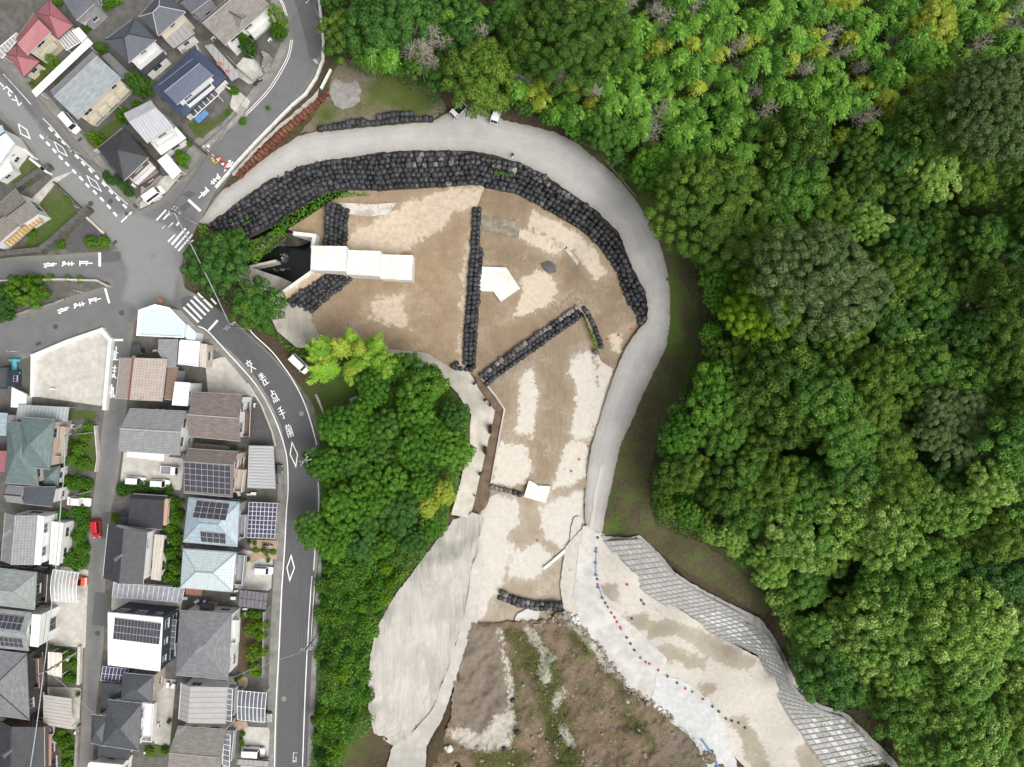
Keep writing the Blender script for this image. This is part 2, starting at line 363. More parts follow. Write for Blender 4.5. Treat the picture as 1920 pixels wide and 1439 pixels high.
def roadmat(name, c1, c2, worn, dirt=None, streak=.08):
    m, n, l, b = nt(name); v = pos(n); w = attr(n, 'worn'); e = attr(n, 'edge')
    cx = n.new('ShaderNodeCombineXYZ'); l.new(e, cx.inputs[0])
    tr = math_(n, l, 'ADD', math_(n, l, 'MULTIPLY', noise(n, l, cx.outputs[0], 1.1, 3, .5), .6), math_(n, l, 'MULTIPLY', noise(n, l, v, .22, 6, .7), .42))
    col = mixc(n, l, ramp(n, l, noise(n, l, v, .35, 6, .65), .3, .7), c1, c2)
    f = math_(n, l, 'ADD', math_(n, l, 'ADD', w, math_(n, l, 'MULTIPLY', math_(n, l, 'SUBTRACT', noise(n, l, v, .4, 5), .5), 2)), .5, True)
    col = mixc(n, l, f, col, worn)
    col = mixc(n, l, math_(n, l, 'MULTIPLY', ramp(n, l, tr, .42, .62), streak), col, tuple(x*.72 for x in c1))
    vo = n.new('ShaderNodeTexVoronoi'); vo.feature = 'DISTANCE_TO_EDGE'; vo.inputs['Scale'].default_value = .16
    wv = n.new('ShaderNodeVectorMath'); wv.operation = 'ADD'; nz = n.new('ShaderNodeTexNoise'); nz.inputs['Scale'].default_value = .5; nz.inputs['Detail'].default_value = 6; l.new(v, nz.inputs['Vector'])
    sc_ = n.new('ShaderNodeVectorMath'); sc_.operation = 'SCALE'; sc_.inputs['Scale'].default_value = 4.5; l.new(nz.outputs['Color'], sc_.inputs[0]); l.new(v, wv.inputs[0]); l.new(sc_.outputs[0], wv.inputs[1]); l.new(wv.outputs[0], vo.inputs['Vector'])
    crack = math_(n, l, 'MULTIPLY', math_(n, l, 'LESS_THAN', vo.outputs['Distance'], .008), ramp(n, l, noise(n, l, v, .12, 3), .45, .55))
    col = mixc(n, l, math_(n, l, 'MULTIPLY', crack, .35 if not dirt else .12), col, tuple(x*.45 for x in c1))
    col = mixc(n, l, math_(n, l, 'MULTIPLY', ramp(n, l, noise(n, l, v, .6, 7, .75), .56, .72), .35), col, tuple(x*.7 for x in c1))
    if dirt:
        d = math_(n, l, 'MULTIPLY', math_(n, l, 'ADD', math_(n, l, 'MULTIPLY', e, -.75), math_(n, l, 'MULTIPLY', noise(n, l, v, .7, 8, .75), 1.9), True), .75)
        col = mixc(n, l, d, col, dirt)
    col = mixc(n, l, math_(n, l, 'MULTIPLY', ramp(n, l, noise(n, l, v, 9, 3, .8), .4, .75), .25), col, tuple(x*1.5 for x in c1))
    l.new(col, b.inputs['Base Color']); b.inputs['Roughness'].default_value = .9; b.inputs['Specular IOR Level'].default_value = .25
    bump(n, l, b, noise(n, l, v, 14, 4), .2, .02); return m

OUTER = [(372,418),(415,358),(440,345),(480,310),(520,280),(560,256),(590,247),(640,244),(700,238),(760,233),(812,228),(838,212),(862,200),(890,196),(915,212),(945,226),(1000,238),(1040,248),(1080,268),(1120,300),(1160,335),(1190,372),(1220,420),(1240,465),(1252,510),(1257,560),(1256,610),(1250,650),(1230,690),(1205,740),(1185,790),(1165,830),(1155,870),(1145,920),(1135,960),(1128,1005)]
ARC_OUT = [(390,421),(422,398),(442,381),(472,360),(505,336),(526,331),(559,312),(615,300),(672,293),(705,287),(765,283),(827,282),(884,284),(912,288),(973,305),(1020,328),(1064,360),(1118,396),(1160,438),(1172,474),(1188,511),(1207,545),(1213,580),(1211,604)]
ARC_IN = [(432,446),(463,446),(513,421),(542,400),(580,378),(609,360),(651,354),(713,359),(745,354),(780,354),(832,353),(884,348),(910,354),(967,365),(1004,383),(1040,404),(1079,427),(1105,446),(1131,474),(1155,508),(1165,545),(1178,572),(1191,590),(1197,614)]
ROAD_IN = [(1130,1003),(1100,1000),(1096,940),(1102,880),(1108,840),(1132,760),(1157,690),(1172,655),(1197,618)]
GRAVEL = OUTER+ROAD_IN+[(a+(2 if i < 20 else 0), b) for i, (a, b) in enumerate(ARC_OUT[::-1])]
BASIN = ARC_IN+[(1185,640),(1160,690),(1132,760),(1108,840),(1098,900),(1095,1000),(1060,1045),(1056,1132),(940,1105),(880,1000),(900,960),(942,770),(893,700),(845,690),(800,662),(735,655),(600,632),(583,600),(545,567),(525,555),(585,510),(470,500),(460,470)]
LC = idw([(600,450,-3.2),(600,410,-2.8),(570,425,-2.4),(650,392,-2.6),(700,390,-2.8),(700,470,-4),(800,400,-4),(800,600,-4),(700,600,-4),(640,620,-3.9),(880,500,-4),(870,680,-4),(560,560,-3.6)])
RC = idw([(950,450,-5.5),(1000,550,-5.5),(940,640,-5.6),(1060,480,-5.5),(920,400,-5),(960,375,-4.6),(1040,415,-4.6),(1120,480,-4.8),(1150,540,-5),(1185,600,-4.9),(1150,640,-5.4),(1195,640,-5.1),(1130,660,-5.8)])
SCZ = idw([(930,740,-6.9),(950,750,-6.9),(1020,800,-6.9),(1000,880,-6.9),(930,900,-6.9),(1040,640,-6.8),(1100,700,-6.4),(1150,690,-5.9),(1100,850,-6.8),(1130,760,-6.4),(1085,600,-6.4)])
def floorz(px, py): return np.where(inside(BASIN, px, py), -13.0, 0)

M_GROUND = grassmat('forest_soil', (.09,.07,.045), (.055,.042,.028), (.05,.085,.018), (.085,.12,.03))
# the ground itself: one sheet far past the frame
def ground():
    xs = np.concatenate([np.arange(-4000, -100, 300), np.arange(-100, 2021, 10), np.arange(2320, 6000, 300)]).astype(float)
    ys = np.concatenate([np.arange(-4000, -100, 300), np.arange(-100, 1541, 10), np.arange(1840, 5400, 300)]).astype(float)
    gx, gy = np.meshgrid(xs, ys); sh = gx.shape
    cx = np.clip(gx, -300, 2200); cy = np.clip(gy, -300, 1700)
    z = HT(cx.ravel(), cy.ravel())
    b = sdist(BASIN, gx.ravel(), gy.ravel()); z = np.where(b > -.6, np.minimum(z, -12.5), z)
    pool = sdist([(440,470),(470,440),(560,430),(600,440),(600,520),(560,545),(470,520)], gx.ravel(), gy.ravel()); z = np.where(pool > -.3, -9, z)
    band = ARC_OUT+ARC_IN[::-1]; ib = sdist(band, gx.ravel(), gy.ravel()) > -.2; z = np.where(ib, z-9, z)
    for q, d in LOWERED: z = np.where(sdist(q, gx.ravel(), gy.ravel()) > (.9 if d < 2.5 else .3), z-d, z)
    w = PA(gx.ravel(), gy.ravel(), z); i = np.arange(sh[0]*sh[1]).reshape(sh)
    q = np.stack([i[:-1, :-1], i[1:, :-1], i[1:, 1:], i[:-1, 1:]], -1).reshape(-1, 4)
    g = sd([[(1010,200),(1130,260),(1220,370),(1290,430),(1310,600),(1290,700),(1230,850),(1215,960),(1330,1010),(1440,1130),(1500,1290),(2100,1500),(2100,-100),(900,-100)], [(560,240),(640,110),(760,140),(830,200),(780,225),(640,240)], [(560,600),(600,1439),(690,1439),(700,1150),(850,980),(900,760),(800,660)]])
    at = {'grass': np.clip(g(gx.ravel(), gy.ravel())*.3-.6, -2, 1)}
    tag(link('ground', fastmesh('ground', w, q, M_GROUND, True, at)), kind='structure')
LOWERED = []; NSHEET = [0]
TOWNG = mat('yard_gravel_shaded', (.155,.15,.142), (.085,.08,.073), .7, .95, .4, 5, big=(.16, (.07,.075,.05), .55))  # gravel toned down to paint in the shadows between the houses
sheet('town_ground', [(-500,-400),(610,-400),(600,60),(590,130),(540,210),(430,335),(372,418),(350,470),(345,555),(425,590),(485,640),(545,700),(588,760),(603,860),(603,1000),(590,1800),(-500,1800)], 0.0, .02, TOWNG, step=25)
ASPH = roadmat('asphalt', (.128,.13,.133), (.158,.16,.162), (.215,.225,.222), (.22,.205,.17))
ROAD = [(-300,-160),(0,112),(30,140),(75,188),(130,252),(200,332),(262,396),(300,376),(322,352),(345,330),(382,278),(420,245),(470,190),(520,130),(541,85),(538,40),(522,0),(490,-300),(590,-300),(602,30),(608,80),(602,125),(582,165),(540,207),(480,267),(430,327),(402,362),(374,416),(346,470),(340,500),(345,540),(378,558),(422,590),(462,625),(507,665),(547,712),(577,762),(592,822),(597,870),(599,950),(597,1040),(587,1150),(580,1300),(570,1800),(506,1800),(517,1330),(523,1200),(530,1080),(536,960),(538,870),(526,800),(500,742),(470,698),(430,660),(395,634),(368,612),(345,588),(320,574),(264,584),(252,610),(244,660),(238,760),(226,860),(220,905),(207,960),(198,1060),(195,1200),(180,1330),(150,1800),(132,1800),(155,1300),(160,1180),(167,1010),(179,900),(196,770),(205,680),(209,648),(190,614),(128,640),(62,667),(-300,800),(-300,690),(60,582),(130,557),(202,536),(206,529),(190,527),(-300,532),(-300,490),(100,479),(205,471),(222,468),(200,440),(160,404),(90,324),(45,264),(-300,-60)]
worn = sd([[(-40,160),(45,262),(90,322),(160,402),(205,452),(228,470),(240,520),(230,560),(262,582),(320,570),(338,500),(350,440),(300,420),(262,400),(215,400),(130,305),(60,215),(-10,140)]])
sheet('asphalt_road', ROAD, 0.0, .05, ASPH, {'worn': lambda x, y: np.clip(worn(x, y), -1.5, 1.2), 'edge': lambda x, y: sdist(ROAD, x, y)}, step=12)
ASPH2 = roadmat('new_asphalt', (.092,.094,.098), (.108,.11,.113), (.1,.1,.1))
nil = {'worn': lambda x, y: x*0-3, 'edge': lambda x, y: x*0+5}
for i, q in enumerate([[(352,555),(380,560),(424,592),(462,627),(506,667),(545,712),(575,762),(590,822),(594,930),(584,1200),(574,1480),(516,1480),(526,1200),(537,960),(540,870),(528,800),(502,742),(472,696),(432,658),(396,630),(370,608),(342,580),(338,560)],
         [(558,20),(575,80),(580,110),(598,108),(606,80),(600,20),(590,-20),(545,-20)], [(186,470),(227,472),(226,490),(187,493)], [(337,390),(357,372),(363,382),(344,398)], [(353,358),(368,362),(358,372),(340,366)],
         [(178,1110),(200,1112),(198,1175),(172,1172)], [(206,960),(190,962),(186,1010),(199,1012)]]):
    sheet('asphalt_patch', q, 0.0, .08, ASPH2, nil, step=12)
SIDE = mat('pavement_concrete', (.27,.265,.25), (.19,.185,.175), .9, .9, .25, big=(.3, (.13,.125,.11), .6))
for q in [[(372,612),(397,634),(432,660),(472,699),(502,743),(527,800),(538,870),(536,960),(530,1080),(523,1200),(517,1330),(512,1480),(498,1480),(506,1200),(515,1040),(522,900),(512,810),(490,757),(458,712),(418,668),(380,640),(355,612)],
          [(575,1480),(581,1300),(589,1150),(599,1040),(604,1040),(598,1180),(590,1320),(586,1480)], [(0,110),(75,186),(130,250),(200,330),(262,394),(270,390),(210,318),(140,238),(84,172),(8,98)],
          [(522,0),(538,40),(541,85),(520,130),(470,190),(420,243),(412,236),(462,182),(508,124),(527,82),(524,44),(505,0)], [(412,236),(420,245),(382,278),(345,332),(330,318),(365,262)]]:
    sheet('pavement', q, 0.0, .11, SIDE, step=14)

# yards, drives and lawns of the town
LAWN = grassmat('lawn', (.16,.14,.1), (.1,.09,.06), (.055,.09,.02), (.09,.125,.034), 4.5)
lawn_at = {'grass': lambda x, y: x*0+.9}
for q in [[(405,226),(445,180),(452,192),(378,262),(362,248),(352,232)], [(60,395),(110,345),(140,395),(155,410),(110,470),(30,478),(60,440)], [(195,235),(232,215),(240,222),(190,275),(180,262)],
          [(160,440),(200,440),(206,468),(165,474)], [(140,800),(182,805),(178,885),(132,885)], [(115,1215),(148,1220),(146,1280),(118,1285)], [(85,1365),(143,1370),(140,1480),(118,1480),(112,1400)],
          [(62,90),(85,105),(110,122),(70,165),(58,170)], [(270,1400),(318,1395),(312,1420),(270,1420)], [(130,770),(180,772),(178,788),(130,786)], [(152,1),(200,-10),(240,-20),(170,60),(150,40)],
          [(10,335),(60,290),(70,310),(24,350)], [(315,935),(342,940),(338,1095),(310,1090),(306,1000)]]:
    sheet('lawn', q, 0.0, .11, LAWN, lawn_at, rag=1.2, step=14)
for q in [[(60,668),(190,622),(204,640),(193,762),(55,742)], [(98,1060),(166,1068),(160,1215),(92,1210)], [(385,680),(420,668),(460,715),(480,745),(454,741),(390,738)], [(232,848),(345,860),(340,920),(225,905)], [(455,1362),(506,1365),(502,1440),(450,1440)],
          [(140,320),(98,335),(60,372),(66,392),(104,344)], [(265,345),(310,330),(342,326),(300,375),(262,392)], [(590,740),(625,740),(640,790),(612,790)], [(212,1090),(345,1100),(338,1150),(208,1145)], [(450,1030),(512,1040),(508,1108),(440,1104)],
          [(440,165),(470,190),(455,222),(430,200)], [(447,120),(490,140),(470,160),(440,140)], [(82,1288),(152,1290),(148,1368),(80,1366)], [(290,1270),(330,1275),(318,1400),(288,1395)]]:
    sheet('concrete_yard', q, 0.0, .1, PALEC, step=20)
sheet('garden_soil', [(455,1145),(492,1150),(489,1268),(445,1262)], 0.0, .12, mat('garden_soil', (.11,.075,.05), (.065,.045,.03), 1.6, .95, .5))
DARKASPH = mat('yard_asphalt', (.1,.1,.1), (.075,.075,.075), 1.2, .9, .2)
for q in [[(455,742),(478,752),(500,790),(512,835),(452,832)], [(150,412),(190,432),(200,438),(165,470),(126,474),(120,460)], [(345,85),(450,140),(440,165),(395,140)], [(440,0),(460,-10),(470,20),(445,30)]]:
    sheet('yard_asphalt', q, 0.0, .13, DARKASPH, step=20)

# gravel haul road round the basin
GRAV = roadmat('gravel_road', (.35,.345,.335), (.42,.41,.395), (.45,.44,.42), (.22,.2,.16), .38)
sheet('gravel_road', GRAVEL, HT, .1, GRAV, {'worn': lambda x, y: x*0-.3, 'edge': lambda x, y: sdist(GRAVEL, x, y)}, rag=1.0)
BANKM = mat('bank_soil_gap_shade', (.06,.055,.05), (.03,.028,.026), 1.5, .95, .5)  # soil coloured near black, standing in for shade in the gaps between bags
def bank():
    n = 130; v = []; f = []
    for i in range(n+1):
        t = i/n; a = at_t(ARC_OUT, t); b = at_t(ARC_IN, t); c = (a-b).normalized()
        a = a+c*3; b2 = b-c*4; za = hz(a.x, a.y)-.1; zb = float((LC if b.x < 890 else RC)(np.array([b.x]), np.array([b.y]))[0])-.15
        if b.x < 600: zb = -4.4
        for k in range(4):
            q = a.lerp(b2, k/3); v.append(P(q.x, q.y, za+(zb-za)*min(1, k/2.8)-(.5 if 0 < k < 3 else 0)))
    for i in range(n):
        for k in range(3): f.append((i*4+k, i*4+k+1, (i+1)*4+k+1, (i+1)*4+k))
    tag(link('earth_bank', fastmesh('earth_bank', np.array(v), np.array(f), BANKM, True)), kind='structure')
bank()

# basin floors: silt-stained concrete terraces
BR1, BR2, PALE1, PALE2 = (.22,.158,.096), (.31,.232,.15), (.56,.48,.38), (.43,.35,.26)
pl = sd([[(652,440),(690,420),(720,400),(760,382),(800,366),(850,352),(905,352),(926,366),(915,384),(888,392),(855,402),(828,432),(790,452),(768,468),(735,484),(690,478),(655,470)], [(866,470),(884,430),(884,690),(858,684)], [(700,560),(760,548),(770,620),(690,600)]])
LFLOOR = [(540,430),(575,408),(612,384),(652,358),(720,358),(790,354),(900,346),(908,352),(893,392),(886,480),(881,560),(873,692),(845,692),(800,664),(735,657),(600,634),(583,602),(590,592),(540,572),(585,515),(594,462),(594,442),(552,436)]
sheet('basin_floor', LFLOOR, LC, 0, stainmat('silted_floor', BR1, BR2, PALE1, PALE2, base=-.25, amp=1.3, flow=(.1,(1,1,1))), {'pale': lambda x, y: np.clip(pl(x, y), -2.2, 1.5)})
pr = sd([[(1000,392),(1030,408),(1080,430),(1112,460),(1134,490),(1142,518),(1112,526),(1096,500),(1075,476),(1040,452),(1010,432),(988,420)], [(972,425),(1000,432),(1062,466),(1050,482),(1000,464),(968,446)], [(975,520),(1010,505),(1040,520),(1050,560),(1000,590),(955,600),(975,560)], [(1145,625),(1175,620),(1165,665),(1148,662)]])
RFLOOR = [(880,470),(884,400),(896,340),(940,350),(1040,400),(1110,440),(1165,500),(1200,575),(1215,612),(1205,660),(1165,700),(1130,680),(1095,590),(1080,575),(985,655),(905,712),(880,700),(890,520)]
sheet('basin_floor', RFLOOR, RC, 0, stainmat('silted_floor_east', (.185,.135,.085), (.265,.2,.13), (.6,.53,.44), (.5,.42,.31), base=-.3, amp=1.2), {'pale': lambda x, y: np.clip(pr(x, y), -2, 1.5)})
sheet('concrete_slab_floor', [(903,398),(975,412),(972,448),(902,437)], RC, .06, mat('grey_slab', (.22,.19,.145), (.15,.125,.095), 1.4, .9, .2, big=(.9, (.45,.4,.3), .4)), rag=.8)
for i, q in enumerate([[(976,424),(1062,468),(1064,462),(978,419)], [(1058,468),(1098,516),(1102,512),(1062,462)]]):
    mb = MB(); mb.prism([P(a, b, -5.3)[:2] for a, b in q], -5.6, -5.22); mb.thing('concrete_kerb', PALEC, ['thin tan concrete kerb along the mottled strip of the basin floor', 'short tan concrete kerb bending down to the brown basin floor'][i], 'kerb')
ps = sd([[(1072,668),(1104,654),(1116,680),(1120,730),(1114,780),(1110,822),(1085,828),(1068,812),(1074,780),(1080,740),(1068,700)], [(1122,668),(1142,652),(1152,690),(1146,740),(1130,800),(1110,822),(1112,770),(1122,720)], [(935,828),(990,838),(1000,880),(986,908),(922,908),(926,862)], [(1064,826),(1106,830),(1102,890),(1070,912),(1030,918),(1045,882),(1054,850)], [(972,708),(1000,690),(1010,740),(1000,820),(965,815),(970,760)]])
SFLOOR = [(900,705),(985,650),(1085,590),(1098,590),(1135,665),(1175,660),(1160,700),(1134,760),(1112,840),(1104,890),(1100,915),(1030,920),(985,908),(922,930),(890,968),(915,870),(938,775)]
sheet('basin_floor', SFLOOR, SCZ, 0, stainmat('silted_floor_south', (.2,.15,.098), (.285,.222,.15), (.6,.575,.52), (.52,.48,.41), base=-.1, amp=1.0, flow=(.2,(2.2,.5,1))), {'pale': lambda x, y: np.clip(ps(x, y), -2.4, 1.6)})
DZ = idw([(900,960,-7.6),(985,925,-7.5),(1085,915,-7.3),(1050,1040,-7.7),(1000,1100,-7.9),(940,1100,-7.9),(930,1000,-7.7),(880,1000,-7.4),(870,1150,-8.1),(900,1150,-8.3),(1000,1165,-8.6)])
pd = sd([[(925,930),(968,934),(975,985),(950,1000),(960,1030),(945,1080),(930,1110),(895,1165),(850,1170),(885,985)], [(1010,950),(1095,918),(1100,1000),(1060,1035),(1020,1000)], [(960,1040),(1010,1020),(1040,1045),(1000,1085),(950,1085)]])
DFLOOR = [(900,905),(985,895),(1030,898),(1104,890),(1106,1000),(1075,1045),(1062,1140),(1015,1176),(895,1178),(840,1172),(860,1090),(875,985)]
sheet('basin_floor', DFLOOR, DZ, 0, stainmat('silted_floor_lowest', (.24,.195,.135), (.34,.285,.21), (.58,.56,.515), (.5,.47,.42), base=.1, amp=1.2), {'pale': lambda x, y: np.clip(pd(x, y), -2.4, 1.6)})
# lower apron down the valley
APRON = [(1060,1025),(1098,985),(1134,1003),(1168,1055),(1232,1115),(1352,1195),(1442,1245),(1482,1345),(1532,1405),(1600,1480),(1440,1480),(1378,1420),(1300,1370),(1240,1332),(1182,1290),(1150,1255),(1130,1218),(1092,1182),(1058,1150),(1050,1100)]
pa = sd([[(1210,1168),(1262,1160),(1340,1195),(1420,1238),(1400,1262),(1330,1232),(1270,1190),(1215,1200)], [(1222,1215),(1260,1210),(1322,1240),(1326,1258),(1270,1245),(1225,1232)], [(1310,1280),(1345,1282),(1345,1300),(1320,1310),(1308,1298)], [(1122,1095),(1160,1095),(1160,1130),(1128,1122)], [(1350,1342),(1400,1345),(1430,1400),(1460,1480),(1425,1480),(1395,1420),(1385,1375)], [(1485,1405),(1510,1395),(1560,1450),(1540,1480),(1500,1440)], [(1165,1150),(1215,1150),(1215,1185),(1180,1185)]])
M_AP = stainmat('apron_concrete', (.225,.19,.138), (.31,.27,.205), (.54,.515,.465), (.45,.42,.365), base=0, amp=1.2)
sheet('concrete_apron', APRON, HT, .1, M_AP, {'pale': lambda x, y: np.clip(-pa(x, y), -2, 1.2)}, rag=.8)
GREYC = mat('washed_concrete', (.47,.46,.44), (.38,.37,.35), .8, .9, .25, big=(.35, (.6,.58,.54), .7))
sheet('washed_track', [(1094,985),(1126,1003),(1120,1060),(1128,1110),(1160,1150),(1210,1195),(1250,1235),(1240,1300),(1180,1292),(1150,1258),(1128,1215),(1090,1180),(1075,1120),(1082,1050)], HT, .16, GREYC, rag=1.5)
sheet('white_shotcrete', [(1232,1262),(1290,1280),(1330,1312),(1360,1360),(1395,1480),(1350,1480),(1300,1390),(1245,1340),(1222,1310)], HT, .2, mat('white_shotcrete', (.56,.57,.57), (.43,.435,.43), .9, .9, .4, big=(.5, (.38,.38,.37), .4)), rag=2)
# shotcrete slopes
def shot(name, c1, c2, ang, dark=(.2,.19,.165)):
    m, n, l, b = nt(name); v = pos(n)
    st = noise(n, l, mapped(n, l, v, (.55,.09,.3), ang), 1, 7, .68, 1.2); st2 = noise(n, l, mapped(n, l, v, (3,.5,1), ang), 1, 7, .75, 1.0)
    cr = noise(n, l, mapped(n, l, v, (.12,.9,1), ang), 1, 5, .6)
    c = mixc(n, l, ramp(n, l, st, .34, .64), c1, c2)
    c = mixc(n, l, math_(n, l, 'MULTIPLY', ramp(n, l, st2, .54, .74), .35), c, dark)
    c = mixc(n, l, math_(n, l, 'MULTIPLY', ramp(n, l, cr, .5, .7), .35), c, (.5,.5,.48))
    c = mixc(n, l, math_(n, l, 'MULTIPLY', ramp(n, l, noise(n, l, v, .13, 6, .7), .44, .58), .55), c, tuple(x*.7 for x in c1))
    c = mixc(n, l, math_(n, l, 'MULTIPLY', ramp(n, l, noise(n, l, v, .5, 7, .7), .58, .74), .4), c, (.5,.42,.32))
    l.new(c, b.inputs['Base Color']); b.inputs['Roughness'].default_value = .92; bump(n, l, b, st, .9, .9); return m
SHOT = shot('shotcrete', (.49,.47,.425), (.365,.35,.312), -.3, (.2,.19,.165))
sheet('shotcrete_slope', [(884,962),(908,970),(885,1060),(872,1150),(845,1240),(812,1330),(775,1372),(740,1400),(700,1375),(688,1310),(694,1230),(704,1180),(740,1118),(800,1038),(850,975)], HT, .25, SHOT, rag=1.2, bumpy=.7)
sheet('concrete_bench', [(905,1020),(895,1172),(882,1185),(850,1290),(828,1350),(800,1400),(795,1480),(715,1480),(735,1400),(775,1372),(812,1330),(845,1240),(872,1150),(885,1060)], HT, .3, mat('bench_concrete', (.485,.472,.437), (.385,.375,.343), .7, .9, .25, big=(.4, (.36,.33,.28), .6)), rag=1)
SH2 = shot('shotcrete_folds', (.5,.47,.41), (.38,.355,.3), -.75)
UP = idw([(440,515,-1.5),(470,505,-4),(530,520,-5.6),(540,535,-5),(480,545,-1.5),(515,560,-2),(525,560,-2.4),(590,590,-3.8),(600,622,-3.8),(560,650,-.3),(520,625,-.3),(515,590,-.6),(555,585,-2.6),(640,640,-3.8)])
sheet('shotcrete_slope', [(432,505),(468,500),(500,512),(525,520),(548,530),(545,548),(524,560),(560,572),(588,592),(586,602),(602,634),(640,640),(600,655),(556,652),(520,622),(505,590),(495,555),(455,545)], UP, 0, SH2, bumpy=.6, step=6)
def ldist(L, px, py):
    d = np.full(np.shape(px), 1e9)
    for (x0, y0), (x1, y1) in zip(L, L[1:]):
        dx, dy = x1-x0, y1-y0; t = np.clip(((px-x0)*dx+(py-y0)*dy)/(dx*dx+dy*dy), 0, 1); d = np.minimum(d, np.hypot(px-x0-t*dx, py-y0-t*dy))
    return d
RL = [(600,650),(735,672),(800,694),(830,712),(860,742),(884,778),(880,815),(873,860),(863,905),(846,966)]; RR = [(600,630),(735,655),(800,662),(845,690),(879,696),(900,733),(928,771),(922,802),(908,860),(895,915),(882,972)]
def REV(px, py):
    a, c = ldist(RL, px, py), ldist(RR, px, py); t = a/(a+c+1e-6); return -1.1+t*(np.interp(py, [655, 690, 735], [-3.8, -4.2, -5.7])+1.1)
sheet('concrete_revetment', [(600,630),(735,655),(800,662),(845,690),(879,696),(900,733),(928,771),(922,802),(908,860),(895,915),(882,972),(846,966),(863,905),(873,860),(880,815),(884,778),(860,742),(830,712),(800,694),(735,672),(640,648)], REV, .12, mat('revetment_concrete', (.5,.475,.415), (.41,.385,.33), .6, .88, .2, big=(.3, (.33,.31,.26), .5)), rag=.5)
sheet('silted_ditch', [(878,694),(897,703),(930,745),(948,768),(937,821),(922,905),(916,945),(894,968),(878,972),(892,915),(905,860),(919,802),(925,771),(897,733)], lambda x, y: SCZ(x, y), .18, mat('ditch_mud', (.15,.108,.07), (.08,.058,.038), 1.6, .9, .5, big=(.8, (.24,.18,.12), .6)), rag=.8, step=5)
# wild valley floor and its stream
def valleymat():
    m, n, l, b = nt('valley_scrub'); v = pos(n); big = noise(n, l, v, .3, 8, .75); mid = noise(n, l, v, 1.2, 8, .78); fine = noise(n, l, v, 3.5, 6, .75)
    def mask(name, amp, gain): return math_(n, l, 'ADD', math_(n, l, 'MULTIPLY', math_(n, l, 'ADD', math_(n, l, 'ADD', attr(n, name), math_(n, l, 'MULTIPLY', math_(n, l, 'SUBTRACT', big, .5), amp)), math_(n, l, 'MULTIPLY', math_(n, l, 'SUBTRACT', mid, .5), amp)), gain), .5, True)
    c = mixc(n, l, ramp(n, l, mid, .33, .68), (.105,.078,.055), (.265,.203,.145))
    c = mixc(n, l, math_(n, l, 'MULTIPLY', ramp(n, l, fine, .55, .72), .5), c, (.36,.28,.2))
    c = mixc(n, l, math_(n, l, 'MULTIPLY', ramp(n, l, big, .52, .62), .55), c, (.15,.1,.07))
    c = mixc(n, l, mask('grass', 5, .6), c, mixc(n, l, ramp(n, l, fine, .36, .66), (.035,.036,.016), (.12,.12,.042)))
    c = mixc(n, l, mask('bed', 2.2, 1.2), c, mixc(n, l, ramp(n, l, mid, .35, .65), (.155,.125,.095), (.225,.19,.152)))
    c = mixc(n, l, mask('silt', 2.6, 1.5), c, mixc(n, l, ramp(n, l, mid, .35, .65), (.34,.315,.27), (.5,.47,.41)))
    l.new(c, b.inputs['Base Color']); b.inputs['Roughness'].default_value = .95; b.inputs['Specular IOR Level'].default_value = .15
    bump(n, l, b, mid, .9, .3); return m
vg = sd([[(1000,1180),(1040,1230),(1060,1330),(1090,1439),(1050,1450),(1020,1380),(1000,1280),(960,1220),(940,1180)], [(955,1190),(968,1250),(975,1340),(966,1400),(952,1340)], [(1080,1170),(1120,1220),(1100,1230),(1060,1190)], [(1150,1330),(1200,1345),(1230,1400),(1180,1370)], [(880,1410),(960,1395),(1000,1420),(980,1445),(890,1440)], [(1130,1230),(1150,1262),(1180,1300),(1160,1300),(1125,1250)]])
vb = sd([[(886,1178),(928,1175),(942,1215),(952,1270),(957,1330),(940,1376),(905,1386),(862,1362),(838,1345),(850,1290),(868,1230)], [(1262,1358),(1300,1388),(1340,1450),(1240,1450),(1232,1400)]])
vs = sd([[(930,1345),(962,1330),(965,1360),(955,1398),(915,1408),(880,1400),(840,1375),(862,1366),(905,1384)], [(993,1174),(1001,1184),(1014,1204),(1030,1222),(1040,1236),(1030,1246),(1028,1262),(1034,1276),(1022,1280),(1012,1262),(1010,1246),(1022,1234),(1010,1216),(996,1198),(986,1182)], [(1042,1300),(1055,1292),(1058,1299),(1048,1312),(1042,1334),(1036,1325)], [(1046,1348),(1062,1368),(1078,1396),(1072,1400),(1052,1374)], [(1060,1152),(1092,1184),(1128,1222),(1150,1260),(1138,1256),(1110,1216),(1070,1176)], [(936,1180),(946,1215),(958,1262),(964,1300),(958,1330),(950,1270)]])
cl = lambda q: np.clip(q, -2.2, 1.4)
sheet('valley_ground', [(885,1168),(1010,1165),(1060,1146),(1094,1180),(1130,1218),(1154,1256),(1182,1290),(1242,1332),(1302,1370),(1360,1438),(1380,1480),(790,1480),(826,1400),(845,1350),(850,1290),(872,1210)], lambda x, y: HT(x, y)+1.1*(vnoise(x*.045, y*.045, 3)-.5)+.7*(vnoise(x*.13, y*.13, 4)-.5), .12, valleymat(), {'grass': lambda x, y: np.clip(vg(x, y)*1.2, -2, 1.6), 'bed': lambda x, y: cl(vb(x, y)), 'silt': lambda x, y: cl(vs(x, y)+.15)}, rag=3, step=5)
sheet('gravel_heap', [(1012,494),(1030,488),(1042,498),(1044,510),(1030,514),(1018,506)], lambda x, y: RC(x, y)+np.clip(sdist([(1012,494),(1030,488),(1042,498),(1044,510),(1030,514),(1018,506)], x, y), 0, 1)*.6, .03, mat('dark_gravel', (.13,.13,.13), (.09,.09,.09), 3, .95, .5), step=4, kind='stuff')
